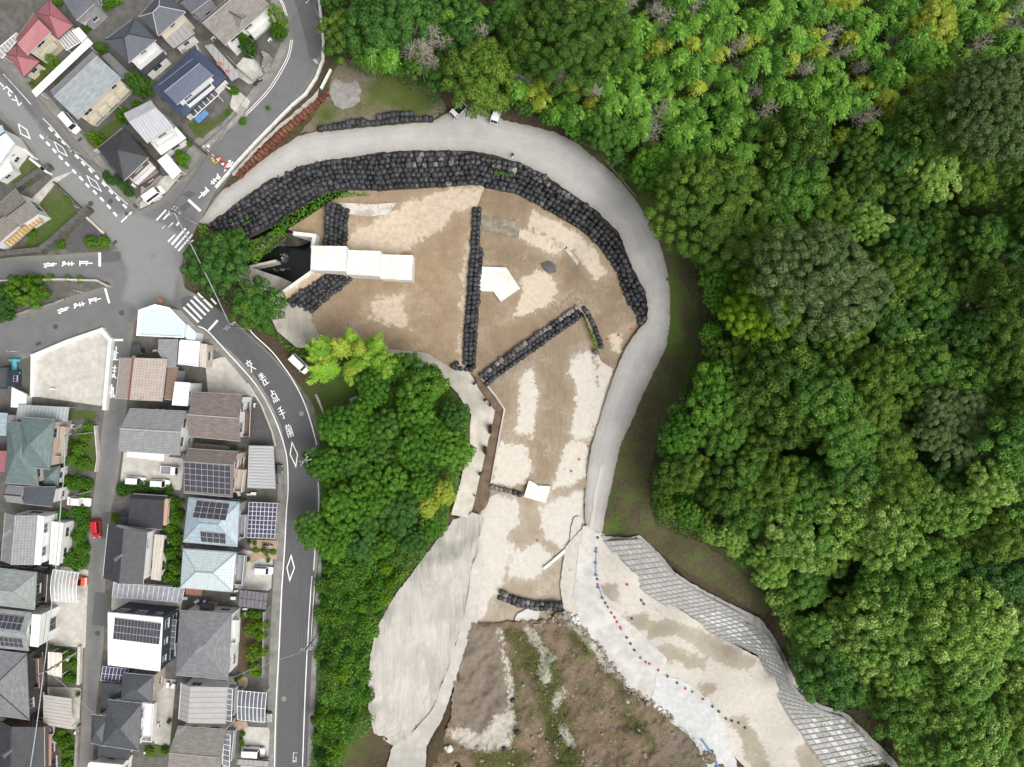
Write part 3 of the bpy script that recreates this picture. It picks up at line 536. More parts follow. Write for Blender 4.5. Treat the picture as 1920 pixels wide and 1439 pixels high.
# verges
VERGE = grassmat('verge_scrub', (.11,.09,.055), (.065,.055,.034), (.06,.1,.02), (.1,.15,.034), 4.2)
vv = sd([[(1190,372),(1235,420),(1262,450),(1290,470),(1285,440),(1200,340)], [(1262,450),(1275,620),(1265,680),(1250,640),(1257,560)], [(1150,960),(1180,1000),(1150,1000)], [(1300,560),(1320,700),(1270,780)]])
sheet('verge', [(x-5, y+3) for x, y in OUTER[18:]]+[(1200,1008),(1255,1050),(1300,1078),(1360,1110),(1430,1160),(1450,1140),(1400,1080),(1320,1020),(1230,985),(1215,900),(1240,800),(1290,720),(1315,640),(1310,540),(1285,430),(1220,350),(1150,280)], HT, .06, VERGE, {'grass': lambda x, y: np.clip(vv(x, y)*.8+.1, -.6, 1.0)}, rag=2)
MOUND = grassmat('mound_grass', (.2,.175,.13), (.13,.11,.075), (.06,.085,.02), (.095,.115,.03))
mg = sd([[(600,235),(640,215),(700,200),(780,222),(820,200),(800,150),(720,130),(690,160),(680,200),(640,205),(612,190),(590,225)]])
sheet('grass_mound', [(560,252),(590,245),(640,240),(700,234),(760,229),(812,224),(838,206),(815,160),(770,140),(700,128),(660,110),(640,112),(622,140),(612,180),(585,222)], HT, .08, MOUND, {'grass': lambda x, y: np.clip(mg(x, y)*.9, -1.4, 1)}, rag=2)
sheet('rock_outcrop', [(626,150),(650,135),(668,150),(680,170),(672,195),(645,205),(625,195),(618,172)], HT, .2, mat('grey_rock', (.3,.29,.27), (.2,.19,.175), 1.2, .95, .8), rag=2, bumpy=.6)
sheet('gravel_strip', [(612,150),(622,150),(618,172),(604,182),(560,214),(520,246),(480,284),(450,318),(438,332),(434,328),(470,286),(520,238),(560,204),(596,170)], 0.0, .14, mat('pale_chippings', (.48,.45,.4), (.33,.31,.27), 2.5, .95, .5), rag=1.2, step=8)
for q in [[(1118,905),(1128,870),(1133,872),(1122,920),(1112,990),(1108,1000),(1104,995)]]:
    sheet('silt_streak', q, HT, .16, mat('buff_silt', (.5,.45,.38), (.44,.41,.365), 1.5, .95, .3), rag=1.2, step=5)

LOWERED.append(([(1135,1016),(1182,1080),(1258,1142),(1350,1196),(1440,1262),(1514,1392),(1560,1455),(1668,1432),(1580,1346),(1486,1290),(1442,1196),(1340,1128),(1232,1042),(1198,1012)], 2.5))
ground()
# ------------------------------------------------------------------ vegetation
def leaves(rng, cen, nor, size, aspect=.55, flat=.45, droop=None):
    """rhombic leaves at cen with mean normals nor"""
    n = len(cen); N = nor+rng.normal(0, flat, (n, 3)); N /= np.linalg.norm(N, axis=1)[:, None]+1e-9
    T = rng.normal(0, 1, (n, 3)) if droop is None else droop+rng.normal(0, .25, (n, 3))
    T -= (T*N).sum(1)[:, None]*N; T /= np.linalg.norm(T, axis=1)[:, None]+1e-9; B = np.cross(N, T)
    s = (size*rng.uniform(.65, 1.35, n))[:, None]
    v = np.stack([cen-T*s*.5, cen+B*s*.5*aspect-T*s*.05, cen+T*s*.5, cen-B*s*.5*aspect-T*s*.05], 1).reshape(-1, 3)
    return v, np.arange(4*n).reshape(-1, 4)[:, ::-1].copy()
def lobed(rng, lobes, per, size, flat=.4, aspect=.6, under=.12):
    """leaves on the skin of many small lobes; shading normals follow the lobe so each reads as a soft clump"""
    cs, ns, ts, ss = [], [], [], []
    for c, r, tint in lobes:
        k = max(8, int(per*r*r)); d = rng.normal(0, 1, (k, 3)); d /= np.linalg.norm(d, axis=1)[:, None]
        fl = (d[:, 2] < -.15) & (rng.random(k) > under); d[fl, 2] *= -1
        rad = r*(rng.uniform(.8, 1.04, k)+.13*np.sin(d[:, 0]*7/r+c[0]*3)*np.sin(d[:, 1]*7/r+c[1]*5))[:, None]*np.array([1, 1, .9])
        p = c+d*rad; cs.append(p); ns.append(d*.8+np.array([0, 0, .3])); ss.append(d+np.array([0, 0, .15])+rng.normal(0, .36, (k, 3)))
        ts.append(np.clip(tint+rng.normal(0, .2, k), 0, 1))
    c = np.concatenate(cs); nn = np.concatenate(ns); t = np.concatenate(ts); s = np.concatenate(ss); s /= np.linalg.norm(s, axis=1)[:, None]
    v, f = leaves(rng, c, nn, size, aspect, flat); return v, f, np.repeat(t, 4), np.repeat(s, 4, axis=0)
def broad_crown(seed, mt, nsub=4, per=62, size=.34, lob=(.11, .2), spread=.5, hgt=.62, name='crown', nl=26, R0=5.0):
    """crown of radius 5 m built of sub-domes, each a heap of lobes; base at z=0"""
    rng = np.random.default_rng(seed); lobes = []; subs = []
    for i in range(nsub):
        a = 2*math.pi*(i/nsub)+rng.uniform(-.5, .5); rr = R0*spread*rng.uniform(.6, 1.05) if nsub > 1 else 0
        subs.append((np.array([math.cos(a)*rr, math.sin(a)*rr, rng.uniform(-.9, .6)]), R0*(1-spread*.8)*rng.uniform(.85, 1.15)))
    if nsub > 2: subs.append((np.array([0, 0, .9]), R0*(1-spread*.85)))
    if nsub > 6: subs += [(np.array([math.cos(a)*R0*.33, math.sin(a)*R0*.33, rng.uniform(.6, 1.6)]), R0*(1-spread*.8)*rng.uniform(.8, 1)) for a in (.3, 2.3, 4.5)]
    for si, (c, R) in enumerate(subs):
        st = rng.uniform(-.15, .15)
        for j in range(nl):
            zz = 1-(j+.5)/nl*1.25; ph = j*2.399963+rng.uniform(-.3, .3); q = math.sqrt(max(0, 1-zz*zz))
            d = np.array([math.cos(ph)*q, math.sin(ph)*q, zz*hgt*1.35]); r = 5*rng.uniform(*lob)
            p = c+d*R*rng.uniform(.84, 1.1)+np.array([0, 0, .6*R0])
            if any(k2 != si and np.linalg.norm((p-c2-np.array([0, 0, .6*R0]))/np.array([1, 1, hgt*1.35])) < R2*.75 for k2, (c2, R2) in enumerate(subs)): continue
            lobes.append((p, r, np.clip(.5+st+rng.uniform(-.3, .3), 0, 1)))
    v, f, t, s = lobed(rng, lobes, per, size, .32)
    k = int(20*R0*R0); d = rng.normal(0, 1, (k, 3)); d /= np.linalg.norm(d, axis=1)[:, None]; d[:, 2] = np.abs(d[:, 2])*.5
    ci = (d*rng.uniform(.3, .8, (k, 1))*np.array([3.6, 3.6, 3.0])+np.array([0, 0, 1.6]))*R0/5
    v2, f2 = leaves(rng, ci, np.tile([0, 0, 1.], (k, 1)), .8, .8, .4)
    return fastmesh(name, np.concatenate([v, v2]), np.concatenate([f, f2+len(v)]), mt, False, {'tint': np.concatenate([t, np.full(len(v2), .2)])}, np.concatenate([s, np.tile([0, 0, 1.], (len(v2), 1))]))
def trunk_mesh(seed, h, r, spread, bark, nb=5):
    rng = random.Random(seed); mb = MB()
    pts = [(0, 0, -.6), (rng.uniform(-.1, .1), rng.uniform(-.1, .1), h*.4), (rng.uniform(-.3, .3), rng.uniform(-.3, .3), h*.75)]
    mb.tube(pts, r, 7, r*.55)
    for i in range(nb):
        a = 2*math.pi*i/nb+rng.uniform(-.4, .4); s = spread*rng.uniform(.5, .85)
        b = Vector(pts[2]).lerp(Vector(pts[1]), rng.uniform(0, .5))
        mb.tube([b, b+Vector((math.cos(a)*s*.45, math.sin(a)*s*.45, h*.16)), b+Vector((math.cos(a)*s, math.sin(a)*s, h*.34))], r*.42, 5, r*.12)
    return mb.mesh('trunk', bark, smooth=True)
BARK = mat('bark', (.14,.11,.085), (.07,.055,.042), 3, .95, .6, world=False)
BARKP = mat('bamboo_culm', (.3,.34,.16), (.22,.25,.12), 2, .6, .1, world=False)
DEADM = mat('dead_twig', (.42,.39,.32), (.28,.255,.2), 2, .9, 0, world=False)
L_OLIVE = leafmat('leaf_olive', (.05,.125,.014), (.155,.27,.03), (.29,.38,.05))
L_MID = leafmat('leaf_mid', (.056,.155,.02), (.125,.27,.035), (.2,.34,.045))
L_BRIGHT = leafmat('leaf_bright', (.1,.24,.03), (.31,.5,.085), (.6,.7,.27))  # third colour paints whitish highlights onto scattered leaves
L_BLUE = leafmat('leaf_greyblue', (.07,.125,.034), (.15,.225,.074), (.25,.32,.13))
L_DARK = leafmat('leaf_dark', (.042,.125,.02), (.085,.205,.034), (.13,.25,.045))
L_LIME = leafmat('leaf_lime', (.1,.22,.008), (.19,.36,.016), (.26,.44,.022))
L_BAMB = leafmat('leaf_bamboo', (.065,.195,.02), (.195,.42,.05), (.37,.57,.1), trans=.3)
L_CLUMP = leafmat('leaf_bamboo_clump', (.13,.3,.02), (.27,.5,.04), (.45,.55,.1), trans=.3)
L_YEL = leafmat('leaf_yellow', (.24,.33,.025), (.4,.5,.06), (.52,.55,.1))
L_VINE = leafmat('leaf_vine', (.048,.155,.013), (.115,.28,.024), (.19,.35,.034))
L_GARD = leafmat('leaf_garden', (.065,.175,.012), (.145,.29,.022), (.22,.37,.034))
CROWNS = {
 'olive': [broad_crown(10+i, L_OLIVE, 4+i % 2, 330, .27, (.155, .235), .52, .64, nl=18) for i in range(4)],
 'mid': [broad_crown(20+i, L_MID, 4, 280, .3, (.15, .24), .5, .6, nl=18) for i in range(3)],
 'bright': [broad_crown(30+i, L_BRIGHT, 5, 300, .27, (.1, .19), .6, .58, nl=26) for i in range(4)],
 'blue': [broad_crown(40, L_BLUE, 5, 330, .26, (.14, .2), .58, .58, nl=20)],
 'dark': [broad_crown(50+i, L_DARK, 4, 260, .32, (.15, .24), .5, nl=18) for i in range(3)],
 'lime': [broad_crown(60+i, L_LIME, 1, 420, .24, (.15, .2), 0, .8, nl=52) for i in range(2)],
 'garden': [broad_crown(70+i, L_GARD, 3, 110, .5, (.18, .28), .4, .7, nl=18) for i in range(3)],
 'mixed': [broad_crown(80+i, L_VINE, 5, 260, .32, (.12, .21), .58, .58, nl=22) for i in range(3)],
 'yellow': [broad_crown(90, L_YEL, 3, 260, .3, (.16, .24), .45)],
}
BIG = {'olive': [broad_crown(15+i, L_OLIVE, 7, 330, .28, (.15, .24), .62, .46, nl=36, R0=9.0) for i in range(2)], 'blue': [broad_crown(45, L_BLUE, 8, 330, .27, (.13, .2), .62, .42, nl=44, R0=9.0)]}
TRUNKS = [trunk_mesh(i, 8.0, .3, 3.4, BARK) for i in range(4)]
def tree(px, py, Rpx, kind, label, group, name='tree', lift=1.0, ground=None, rng=RND):
    g = hz(px, py) if ground is None else ground
    R = Rpx*.1*(CAM_H-g-8)/CAM_H; s = R/5; hb = (3.2+R*.62)*lift
    c = P(px, py, g+hb+3.2*s); root = empty(name, (c.x, c.y, g), label, 'tree' if name == 'tree' else name.replace('_', ' '), group)
    t = link('trunk', rng.choice(TRUNKS), root); t.scale = (s, s, (hb+2.6*s)/8.0/.9); t.rotation_euler.z = rng.uniform(0, 6.28)
    big = R > 6.4 and kind in BIG
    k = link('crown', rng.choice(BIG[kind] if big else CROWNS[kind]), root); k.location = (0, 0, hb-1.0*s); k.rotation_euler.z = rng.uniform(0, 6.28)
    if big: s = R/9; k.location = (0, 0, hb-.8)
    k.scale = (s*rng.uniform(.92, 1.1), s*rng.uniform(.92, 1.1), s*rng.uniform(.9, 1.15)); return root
def shrub(px, py, Rpx, kind, label, group=None, h=None, ground=0.0, name='shrub', cat='shrub'):
    R = Rpx*.1; s = R/5; zs = (h or R*1.2)/4.6; c = P(px, py, ground+(h or R*1.2)*.6)
    root = empty(name, (c.x, c.y, ground), label, cat, group)
    k = link('foliage', RND.choice(CROWNS[kind]), root); k.scale = (s, s, zs); k.rotation_euler.z = RND.uniform(0, 6.28); k.location = (0, 0, -.6*zs)
    t = MB(); t.tube([(c.x, c.y, ground-.2), (c.x, c.y, ground+2.4*zs)], .06+.02*R, 6, .04); t.build('stem', BARK, root); return root

def plume(seed, mt, h=9.5, n=1250, lean=2.6, dead=False, wide=1.0):
    """one bamboo culm whose leafy top arches over; base at origin, leaning towards +x"""
    rng = np.random.default_rng(seed); mb = MB(); K = 14
    cur = [Vector((lean*(i/K)**2.6, .15*math.sin(i*.7), h*(i/K)*(1-.12*(i/K)**3))) for i in range(K+1)]
    mb.tube(cur, .065, 5, .02); culm = mb.mesh('culm', DEADM if dead else BARKP, smooth=True)
    if dead:
        tw = MB()
        for i in range(70):
            t = rng.uniform(.5, 1); p = cur[int(t*K)]; a = rng.uniform(0, 6.28); L = rng.uniform(.5, 1.5)*(1.25-t*.5)
            e = p+Vector((math.cos(a)*L, math.sin(a)*L, rng.uniform(-.1, .7))); m_ = p.lerp(e, .6)+Vector((0, 0, .15))
            tw.tube([p, m_, e], .022, 3, .01, cap=False)
            for q in range(4):
                b = m_.lerp(e, rng.uniform(0, .8)); a2 = a+rng.uniform(-1, 1); l2 = rng.uniform(.25, .6)
                tw.tube([b, b+Vector((math.cos(a2)*l2, math.sin(a2)*l2, rng.uniform(-.1, .3)))], .013, 3, .007, cap=False)
        return culm, tw.mesh('twigs', DEADM)
    t = rng.beta(2.0, 1.35, n)*.58+.42; idx = t*K; i0 = np.minimum(idx.astype(int), K-1); fr = (idx-i0)[:, None]
    C = np.array([tuple(p) for p in cur]); base = C[i0]*(1-fr)+C[i0+1]*fr
    br = np.floor(t*26); hh = (np.sin(br*12.9898)*43758.5453) % 1; a = hh*6.283+rng.normal(0, .55, n)
    Lm = 1.5*wide*np.sin(np.clip((t-.36)/.64, 0, 1)*np.pi*.86+.25)+.15; L = np.abs(rng.normal(0, 1, n)*.12+rng.beta(1.6, 1.05, n))*Lm
    out = np.stack([np.cos(a), np.sin(a), np.zeros(n)], 1)
    cen = base+out*L[:, None]; cen[:, 2] += .35*L-.34*L**2+rng.normal(0, .08, n)
    dr = out*1.0+np.stack([np.full(n, .25), np.zeros(n), -.35-.55*L], 1)
    nor = out*.35+np.array([0, 0, 1.]); v, f = leaves(rng, cen, nor, .5, .3, .35, dr)
    tint = np.clip(.5+.35*(t-.7)/.3+rng.normal(0, .18, n)+(hh-.5)*.3, 0, 1)
    return culm, fastmesh('foliage', v, f, mt, False, {'tint': np.repeat(tint, 4)})
PLUMES = [plume(100+i, L_BAMB, 8.8+i*.4, 1350, 1.8+.5*(i % 3)) for i in range(6)]
CPLUMES = [plume(160+i, L_CLUMP, 7.5+.5*i, 1300, 3.6+.6*(i % 2), wide=.8) for i in range(3)]
YPLUMES = [plume(120+i, L_YEL, 9.0, 900, 2.2) for i in range(2)]
DEAD = [plume(140+i, None, 9.5, 0, 1.6+.6*i, True) for i in range(3)]
def bamboo(px, py, label, group, kind='live', yaw=None, s=1.0, ground=None):
    g = hz(px, py) if ground is None else ground
    cm, fm = RND.choice({'live': PLUMES, 'yellow': YPLUMES, 'dead': DEAD, 'clump': CPLUMES}[kind])
    yaw = RND.gauss(-.6, .9) if yaw is None else yaw; c = P(px, py, g+8*s); lean = 1.3*s
    root = empty('dead_bamboo' if kind == 'dead' else 'bamboo', (c.x-math.cos(yaw)*lean, c.y-math.sin(yaw)*lean, g), label, 'bamboo', group, yaw)
    for nme, me in (('culm', cm), ('twigs' if kind == 'dead' else 'foliage', fm)):
        o = link(nme, me, root); o.scale = (s, s, s*RND.uniform(.93, 1.08) if nme == 'x' else s)
    return root
def leaf_cover(name, poly, dens, size, mt, amp=1.0, seed=1, zf=None, lift=0.1, hole=None, freq=.045, flat=.55, label=None, cat=None, thresh=None):
    rng = np.random.default_rng(seed); x0, x1 = min(p[0] for p in poly), max(p[0] for p in poly); y0, y1 = min(p[1] for p in poly), max(p[1] for p in poly)
    n = int((x1-x0)*(y1-y0)*.01*dens); px = rng.uniform(x0, x1, n); py = rng.uniform(y0, y1, n)
    k = inside(poly, px, py) & (sdist(poly, px, py)+rng.normal(0, .25, n) > 0)
    if thresh is not None: k &= (vnoise(px*.06, py*.06, seed+5)*.6+vnoise(px*.2, py*.2, seed+6)*.4 > thresh)
    if hole: k &= ~inside(hole, px, py)
    px, py = px[k], py[k]; n = len(px)
    def mound(x, y): return amp*(vnoise(x*freq, y*freq, seed)*1.0+vnoise(x*freq*2.7, y*freq*2.7, seed+1)*.5+vnoise(x*freq*6, y*freq*6, seed+2)*.25)
    e = 1.5; h = mound(px, py); edge = np.clip(sdist(poly, px, py)/1.2, 0.15, 1)
    g = (zf or HT)(px, py) if callable(zf or HT) else np.full(n, zf)
    z = g+lift+h*edge*rng.uniform(.75, 1.05, n)
    gx = (mound(px+e, py)-h)/(e*.1); gy = -(mound(px, py+e)-h)/(e*.1)
    nor = np.stack([-gx*.8, gy*-.8, np.ones(n)], 1); nor /= np.linalg.norm(nor, axis=1)[:, None]
    v, f = leaves(rng, PA(px, py, z), nor, size, .7, flat)
    t = np.clip(vnoise(px*.05, py*.05, seed+9)*.55+vnoise(px*.4, py*.4, seed+4)*.25+rng.normal(.08, .16, n), 0, 1)
    return tag(link(name, fastmesh(name, v, f, mt, False, {'tint': np.repeat(t, 4)})), label, cat, None, 'stuff')

# --- forest
FOREST = [(612,-60),(602,40),(608,105),(640,112),(690,128),(770,140),(820,165),(850,150),(900,190),(955,200),(1010,225),(1100,262),(1170,320),(1232,372),(1290,440),(1318,540),(1325,640),(1292,720),(1242,810),(1222,900),(1225,960),(1330,1010),(1410,1080),(1455,1140),(1500,1280),(1560,1340),(1640,1330),(1720,1480),(2010,1490),(2010,-60)]
BAMBOO = [(955,120),(1050,105),(1150,60),(1165,-50),(1800,-60),(1990,-60),(1990,110),(1790,190),(1740,240),(1660,250),(1560,275),(1500,335),(1440,355),(1330,300),(1250,262),(1150,235),(1110,225),(1020,195),(965,175)]
placed = []
def put(px, py, R, kind, label, group, **k):
    placed.append((px, py, R)); return tree(px, py, R, kind, label, group, **k)
put(896, 140, 66, 'olive', 'broad olive tree with lobed crown overhanging the two parked white trucks', None)
put(1082, 62, 92, 'olive', 'large dark olive tree on the top edge of the forest', None)
put(648, 62, 44, 'olive', 'glossy bright olive tree overhanging the kerb of the top road', None)
put(700, 45, 55, 'dark', 'dark green tree just behind the glossy roadside tree', None)
put(1338, 385, 92, 'olive', 'wide light olive tree below the bamboo on the forest edge', None)
put(1455, 595, 50, 'lime', 'round lime green tree with a tight dome crown', None, lift=1.4)
put(1395, 590, 42, 'lime', 'smaller lime dome tree touching the round lime one', None, lift=1.3)
put(1412, 545, 36, 'lime', 'lime dome tree above the pair of lime domes', None, lift=1.2)
put(1545, 520, 104, 'blue', 'tall grey green tree beside the lime dome trees', None, lift=1.25)
put(1872, 190, 92, 'blue', 'blue green spreading tree at the dark gap under the bamboo', None, lift=1.2)
put(1500, 270, 60, 'olive', 'olive tree between the dead bamboo stems', None)
put(1760, 40, 40, 'yellow', 'yellow brown round tree inside the bamboo grove', None, lift=1.3)
put(1790, 800, 75, 'blue', 'blue green tree with finely cracked crown in the middle of the forest', None)
put(1590, 820, 55, 'mid', 'fresh green tree with smooth leafy crown in mid forest', None)
groupname = {'olive': 'olive broadleaf trees of the forest', 'mid': 'fresh green broadleaf trees of the forest', 'bright': 'pale highlight flecked trees on the lower slope', 'dark': 'dark evergreen trees of the forest', 'mixed': 'leafy trees along the forest margin'}
lab = {'olive': 'olive green broadleaf tree with cauliflower crown in the upper forest', 'mid': 'fresh green broadleaf tree standing among olive forest trees', 'bright': 'pale green tree with whitish painted highlights above the lattice slope', 'dark': 'dark green evergreen tree in the forest shade', 'mixed': 'leafy green tree on the forest margin beside the haul road verge'}
def zone(px, py):
    if py < 120 and px < 1180: return 'behind the grass mound and parked trucks'
    if py > 1240: return 'above the lower end of the lattice slope'
    if px > 1770 and py > 480: return 'near the outer edge of the forest'
    if py > 940 and px < 1560: return 'above the upper lattice slope'
    if py > 940: return 'on the pale lower hillside'
    if px < 1385 and py > 420: return 'along the haul road verge'
    if py < 420: return 'below the bamboo grove'
    if py < 680: return 'around the tall grey green tree'
    return 'in the middle of the forest'
def tlabel(px, py, R, kind):
    sz = 'small' if R < 38 else ('broad' if R > 53 else 'medium')
    col = {'olive': 'olive green broadleaf tree', 'mid': 'fresh green broadleaf tree', 'bright': 'pale highlight flecked light green tree', 'dark': 'dark evergreen tree', 'mixed': 'leafy bright tree', 'blue': 'grey green broadleaf tree'}[kind]
    return '%s %s %s' % (sz, col, zone(px, py)), '%s %ss %s' % (sz, col, zone(px, py))
def scatter_trees():
    r = random.Random(11); tries = 0; n = 0
    while tries < 9000:
        tries += 1; px, py = r.uniform(600, 1985), r.uniform(-45, 1480)
        if not inside(FOREST, [px], [py])[0] or inside(BAMBOO, [px], [py])[0]: continue
        ed = float(sdist(FOREST, [px], [py])[0])*10
        R = r.uniform(34, 62)
        if ed < R*.8: R = max(18, ed*.9)
        if ed < 10: continue
        if any(math.hypot(px-a, py-b) < (R+c)*(.68 if py > 900 else .73) for a, b, c in placed): continue
        lower = py > 930+.25*(1600-px) or (py > 1040)
        if lower: kind = r.choices(['bright', 'mid', 'dark', 'olive'], [7, 1.4, 1.2, .8])[0]
        elif ed < 75: kind = r.choices(['mixed', 'mid', 'dark', 'olive'], [4, 3, 1, 1])[0]
        elif py > 250: kind = r.choices(['olive', 'mid', 'blue', 'dark', 'bright'], [7, 2, .15, 1.4, .8])[0]
        else: kind = r.choices(['dark', 'olive', 'mid'], [4, 2, 2])[0]
        placed.append((px, py, R)); g = kind
        lb, gp = tlabel(px, py, R, kind); tree(px, py, R*1.14, kind, lb, gp, lift=r.uniform(.8, 1.3), rng=r)
scatter_trees()
def bzone(px, py):
    if py < 60: return 'along the top edge of the grove'
    if px < 1180: return 'at the trucks end of the grove'
    if px > 1700: return 'beside the blue green spreading tree'
    if py > 240: return 'on the lower margin of the grove'
    if px < 1330: return 'above the haul road bend'
    return 'in the heart of the hillside grove' if px < 1540 else 'in the dense far half of the grove'
def scatter_bamboo():
    r = random.Random(5); pts = []; tries = 0
    while tries < 16000 and len(pts) < 268:
        tries += 1; px, py = r.uniform(955, 1985), r.uniform(-50, 360)
        if not inside(BAMBOO, [px], [py])[0]: continue
        if any(math.hypot(px-a, py-b) < 26 for a, b in pts) or any(math.hypot(px-a, py-b) < c*.75 for a, b, c in placed): continue
        pts.append((px, py)); k = r.random()
        if k < .78: z_ = bzone(px, py); bamboo(px, py, 'green arching bamboo plume '+z_, 'green bamboo '+z_, 'live', s=r.uniform(.78, 1.3))
        elif k < .89: bamboo(px, py, 'yellowing bamboo plume among the green grove', 'yellowing bamboo in the grove', 'yellow', s=r.uniform(.85, 1.1))
        else: bamboo(px, py, 'bare grey dead bamboo stem with fan of twigs in the grove', 'dead bamboo stems in the grove', 'dead', s=r.uniform(.95, 1.25))
scatter_bamboo()
for px, py in [(740,18),(762,30),(722,75),(745,60),(755,52),(700,95),(712,82),(728,108),(838,30),(868,50),(905,25),(1210,215),(1195,245),(1150,205),(1046,205)]:
    bamboo(px, py, 'bright bamboo plume standing apart among dark trees by the grass mound', 'bamboo plumes among the dark trees', 'live', s=RND.uniform(.95, 1.25))
for px, py in [(780,55),(795,75),(815,60),(800,100),(770,95),(830,75),(905,60),(810,115)]:
    bamboo(px, py, 'bare grey dead bamboo leaning behind the grass mound', 'dead bamboo behind the grass mound', 'dead', s=RND.uniform(1, 1.35))
UNDER = leafmat('leaf_under', (.035,.085,.015), (.075,.15,.026), None)
leaf_cover('undergrowth', [(x if x < 1980 else 1990, y) for x, y in FOREST], 3.2, .75, UNDER, 1.2, 3)
leaf_cover('undergrowth', [(1010,226),(1100,262),(1170,318),(1225,372),(1262,440),(1290,455),(1330,400),(1250,280),(1100,215),(1020,200)], 13, .42, L_VINE, 1.4, 8, thresh=.42)
leaf_cover('undergrowth', [(1298,430),(1322,540),(1328,640),(1300,725),(1256,812),(1226,890),(1220,955),(1236,985),(1320,1020),(1345,1000),(1300,900),(1330,780),(1370,700),(1372,600),(1340,500)], 16, .42, L_VINE, 2.2, 9)
leaf_cover('undergrowth', [(640,110),(700,128),(770,140),(822,165),(836,205),(818,215),(800,180),(740,160),(660,135)], 9, .42, L_DARK, 1.4, 10, thresh=.35)
leaf_cover('verge_weeds', [(1165,330),(1222,395),(1256,470),(1266,560),(1262,640),(1205,760),(1160,880),(1140,1000),(1225,985),(1225,880),(1300,720),(1310,560),(1285,450),(1220,350)], 5, .26, L_GARD, .3, 12, thresh=.5)
leaf_cover('verge_weeds', [(1500,1285),(1560,1345),(1640,1335),(1690,1420),(1660,1480),(1560,1400)], 4, .34, L_GARD, .4, 13)
# --- wooded hill between the curved street and the basin
HILLT = [(612,790),(650,770),(700,690),(760,672),(812,690),(842,740),(868,785),(866,850),(848,930),(828,990),(770,1030),(690,1040),(620,1040),(592,990),(600,900)]
placed2 = []
for px, py, R, k, lb in [(632,800,38,'mixed','leafy tree leaning over the parked van and shed'),(598,870,34,'mixed','leafy tree reaching over the white edge line of the street'),(582,1000,34,'mixed','leafy tree spreading across the lane beside the power lines'),(832,925,22,'yellow','small yellow green tree near the revetment edge'),(802,950,20,'yellow','small yellow green tree below the dark hill trees')]:
    tree(px, py, R, k, lb, None, ground=1.0); placed2.append((px, py, R))
def hill():
    r = random.Random(3); t = 0
    while t < 4000:
        t += 1; px, py = r.uniform(590, 890), r.uniform(660, 1045)
        if not inside(HILLT, [px], [py])[0]: continue
        ed = float(sdist(HILLT, [px], [py])[0])*10; R = min(r.uniform(24, 40), ed*1.1+10)
        if ed < 10 or any(math.hypot(px-a, py-b) < (R+c)*.74 for a, b, c in placed2): continue
        placed2.append((px, py, R)); k = r.choices(['mixed', 'mid', 'dark', 'garden'], [5, 1.5, 1.2, .6])[0]
        tree(px, py, R*1.12, k, {'mixed': 'green leafy tree on the wooded hill beside the revetment', 'mid': 'fresh green tree on the wooded hill beside the street', 'dark': 'dark green tree on the wooded hill above the basin', 'garden': 'light green tree on the wooded hill'}[k], {'mixed': 'leafy trees on the wooded hill', 'mid': 'fresh green trees on the wooded hill', 'dark': 'dark trees on the wooded hill', 'garden': 'light green trees on the wooded hill'}[k], lift=r.uniform(.55, .9), rng=r)
hill()
leaf_cover('creeper', [(600,780),(650,755),(700,672),(770,662),(822,690),(846,735),(880,775),(874,850),(860,915),(845,965),(802,1035),(742,1112),(705,1180),(692,1250),(690,1330),(705,1345),(690,1375),(650,1400),(640,1480),(578,1480),(592,1300),(594,1180),(604,1080),(597,1000),(603,880)], 34, .32, L_VINE, 2.2, 21)
leaf_cover('creeper', [(470,600),(498,592),(520,625),(560,655),(575,640),(600,660),(570,690),(545,665),(510,635)], 18, .36, L_VINE, 1.0, 22)
leaf_cover('creeper', [(505,428),(540,404),(580,380),(612,360),(660,356),(700,362),(690,370),(645,374),(604,390),(575,412),(552,430),(530,436)], 24, .34, L_VINE, .9, 23, zf=-3.5, lift=.6)
leaf_cover('creeper', [(462,456),(500,440),(520,425),(545,440),(520,462),(495,480),(478,500),(455,490)], 24, .4, L_GARD, 1.5, 24, zf=-3.0)
leaf_cover('creeper', [(1090,598),(1100,600),(1126,645),(1114,660),(1108,640)], 22, .34, L_GARD, .5, 25, zf=-5.6)
leaf_cover('creeper', [(920,322),(968,326),(966,332),(922,328)], 26, .3, L_GARD, .4, 26, zf=-1.6)
leaf_cover('creeper', [(937,1120),(962,1128),(955,1142),(940,1132)], 22, .3, L_GARD, .4, 27, zf=-8.6)
leaf_cover('creeper', [(420,405),(500,360),(520,375),(470,420),(440,440)], 5, .3, L_GARD, .3, 28, zf=-1.6, thresh=.55, lift=.9)
leaf_cover('creeper', [(600,236),(700,222),(770,214),(812,225),(760,229),(690,238),(610,246)], 6, .3, L_GARD, .3, 29, thresh=.5, lift=.5)
leaf_cover('creeper', [(1000,1180),(1050,1240),(1070,1340),(1100,1439),(1050,1450),(1010,1370),(1000,1280),(950,1210),(950,1185)], 3, .3, L_GARD, .4, 30, thresh=.5, lift=.3)
leaf_cover('creeper', [(370,425),(388,415),(392,440),(378,460),(368,450)], 22, .34, L_LIME, 1.0, 31)
for i in range(34):
    a = RND.uniform(0, 6.283); rr = math.sqrt(RND.random()); px, py = 652+math.cos(a)*rr*70, 676+math.sin(a)*rr*42
    bamboo(px, py, 'tall light green bamboo in the dense clump by the parked van' if i % 9 else 'straw brown fading bamboo in the clump by the parked van', 'bamboo clump beside the street' if i % 9 else 'fading bamboo in the clump', 'clump' if i % 9 else 'yellow', yaw=math.atan2(-(py-690), px-645)+RND.uniform(-.4, .4), s=RND.uniform(.75, 1.05), ground=.3)
tree(408, 489, 50, 'dark', 'dark domed evergreen tree beside the crosswalk and the wires', None, lift=.7, ground=-.2)
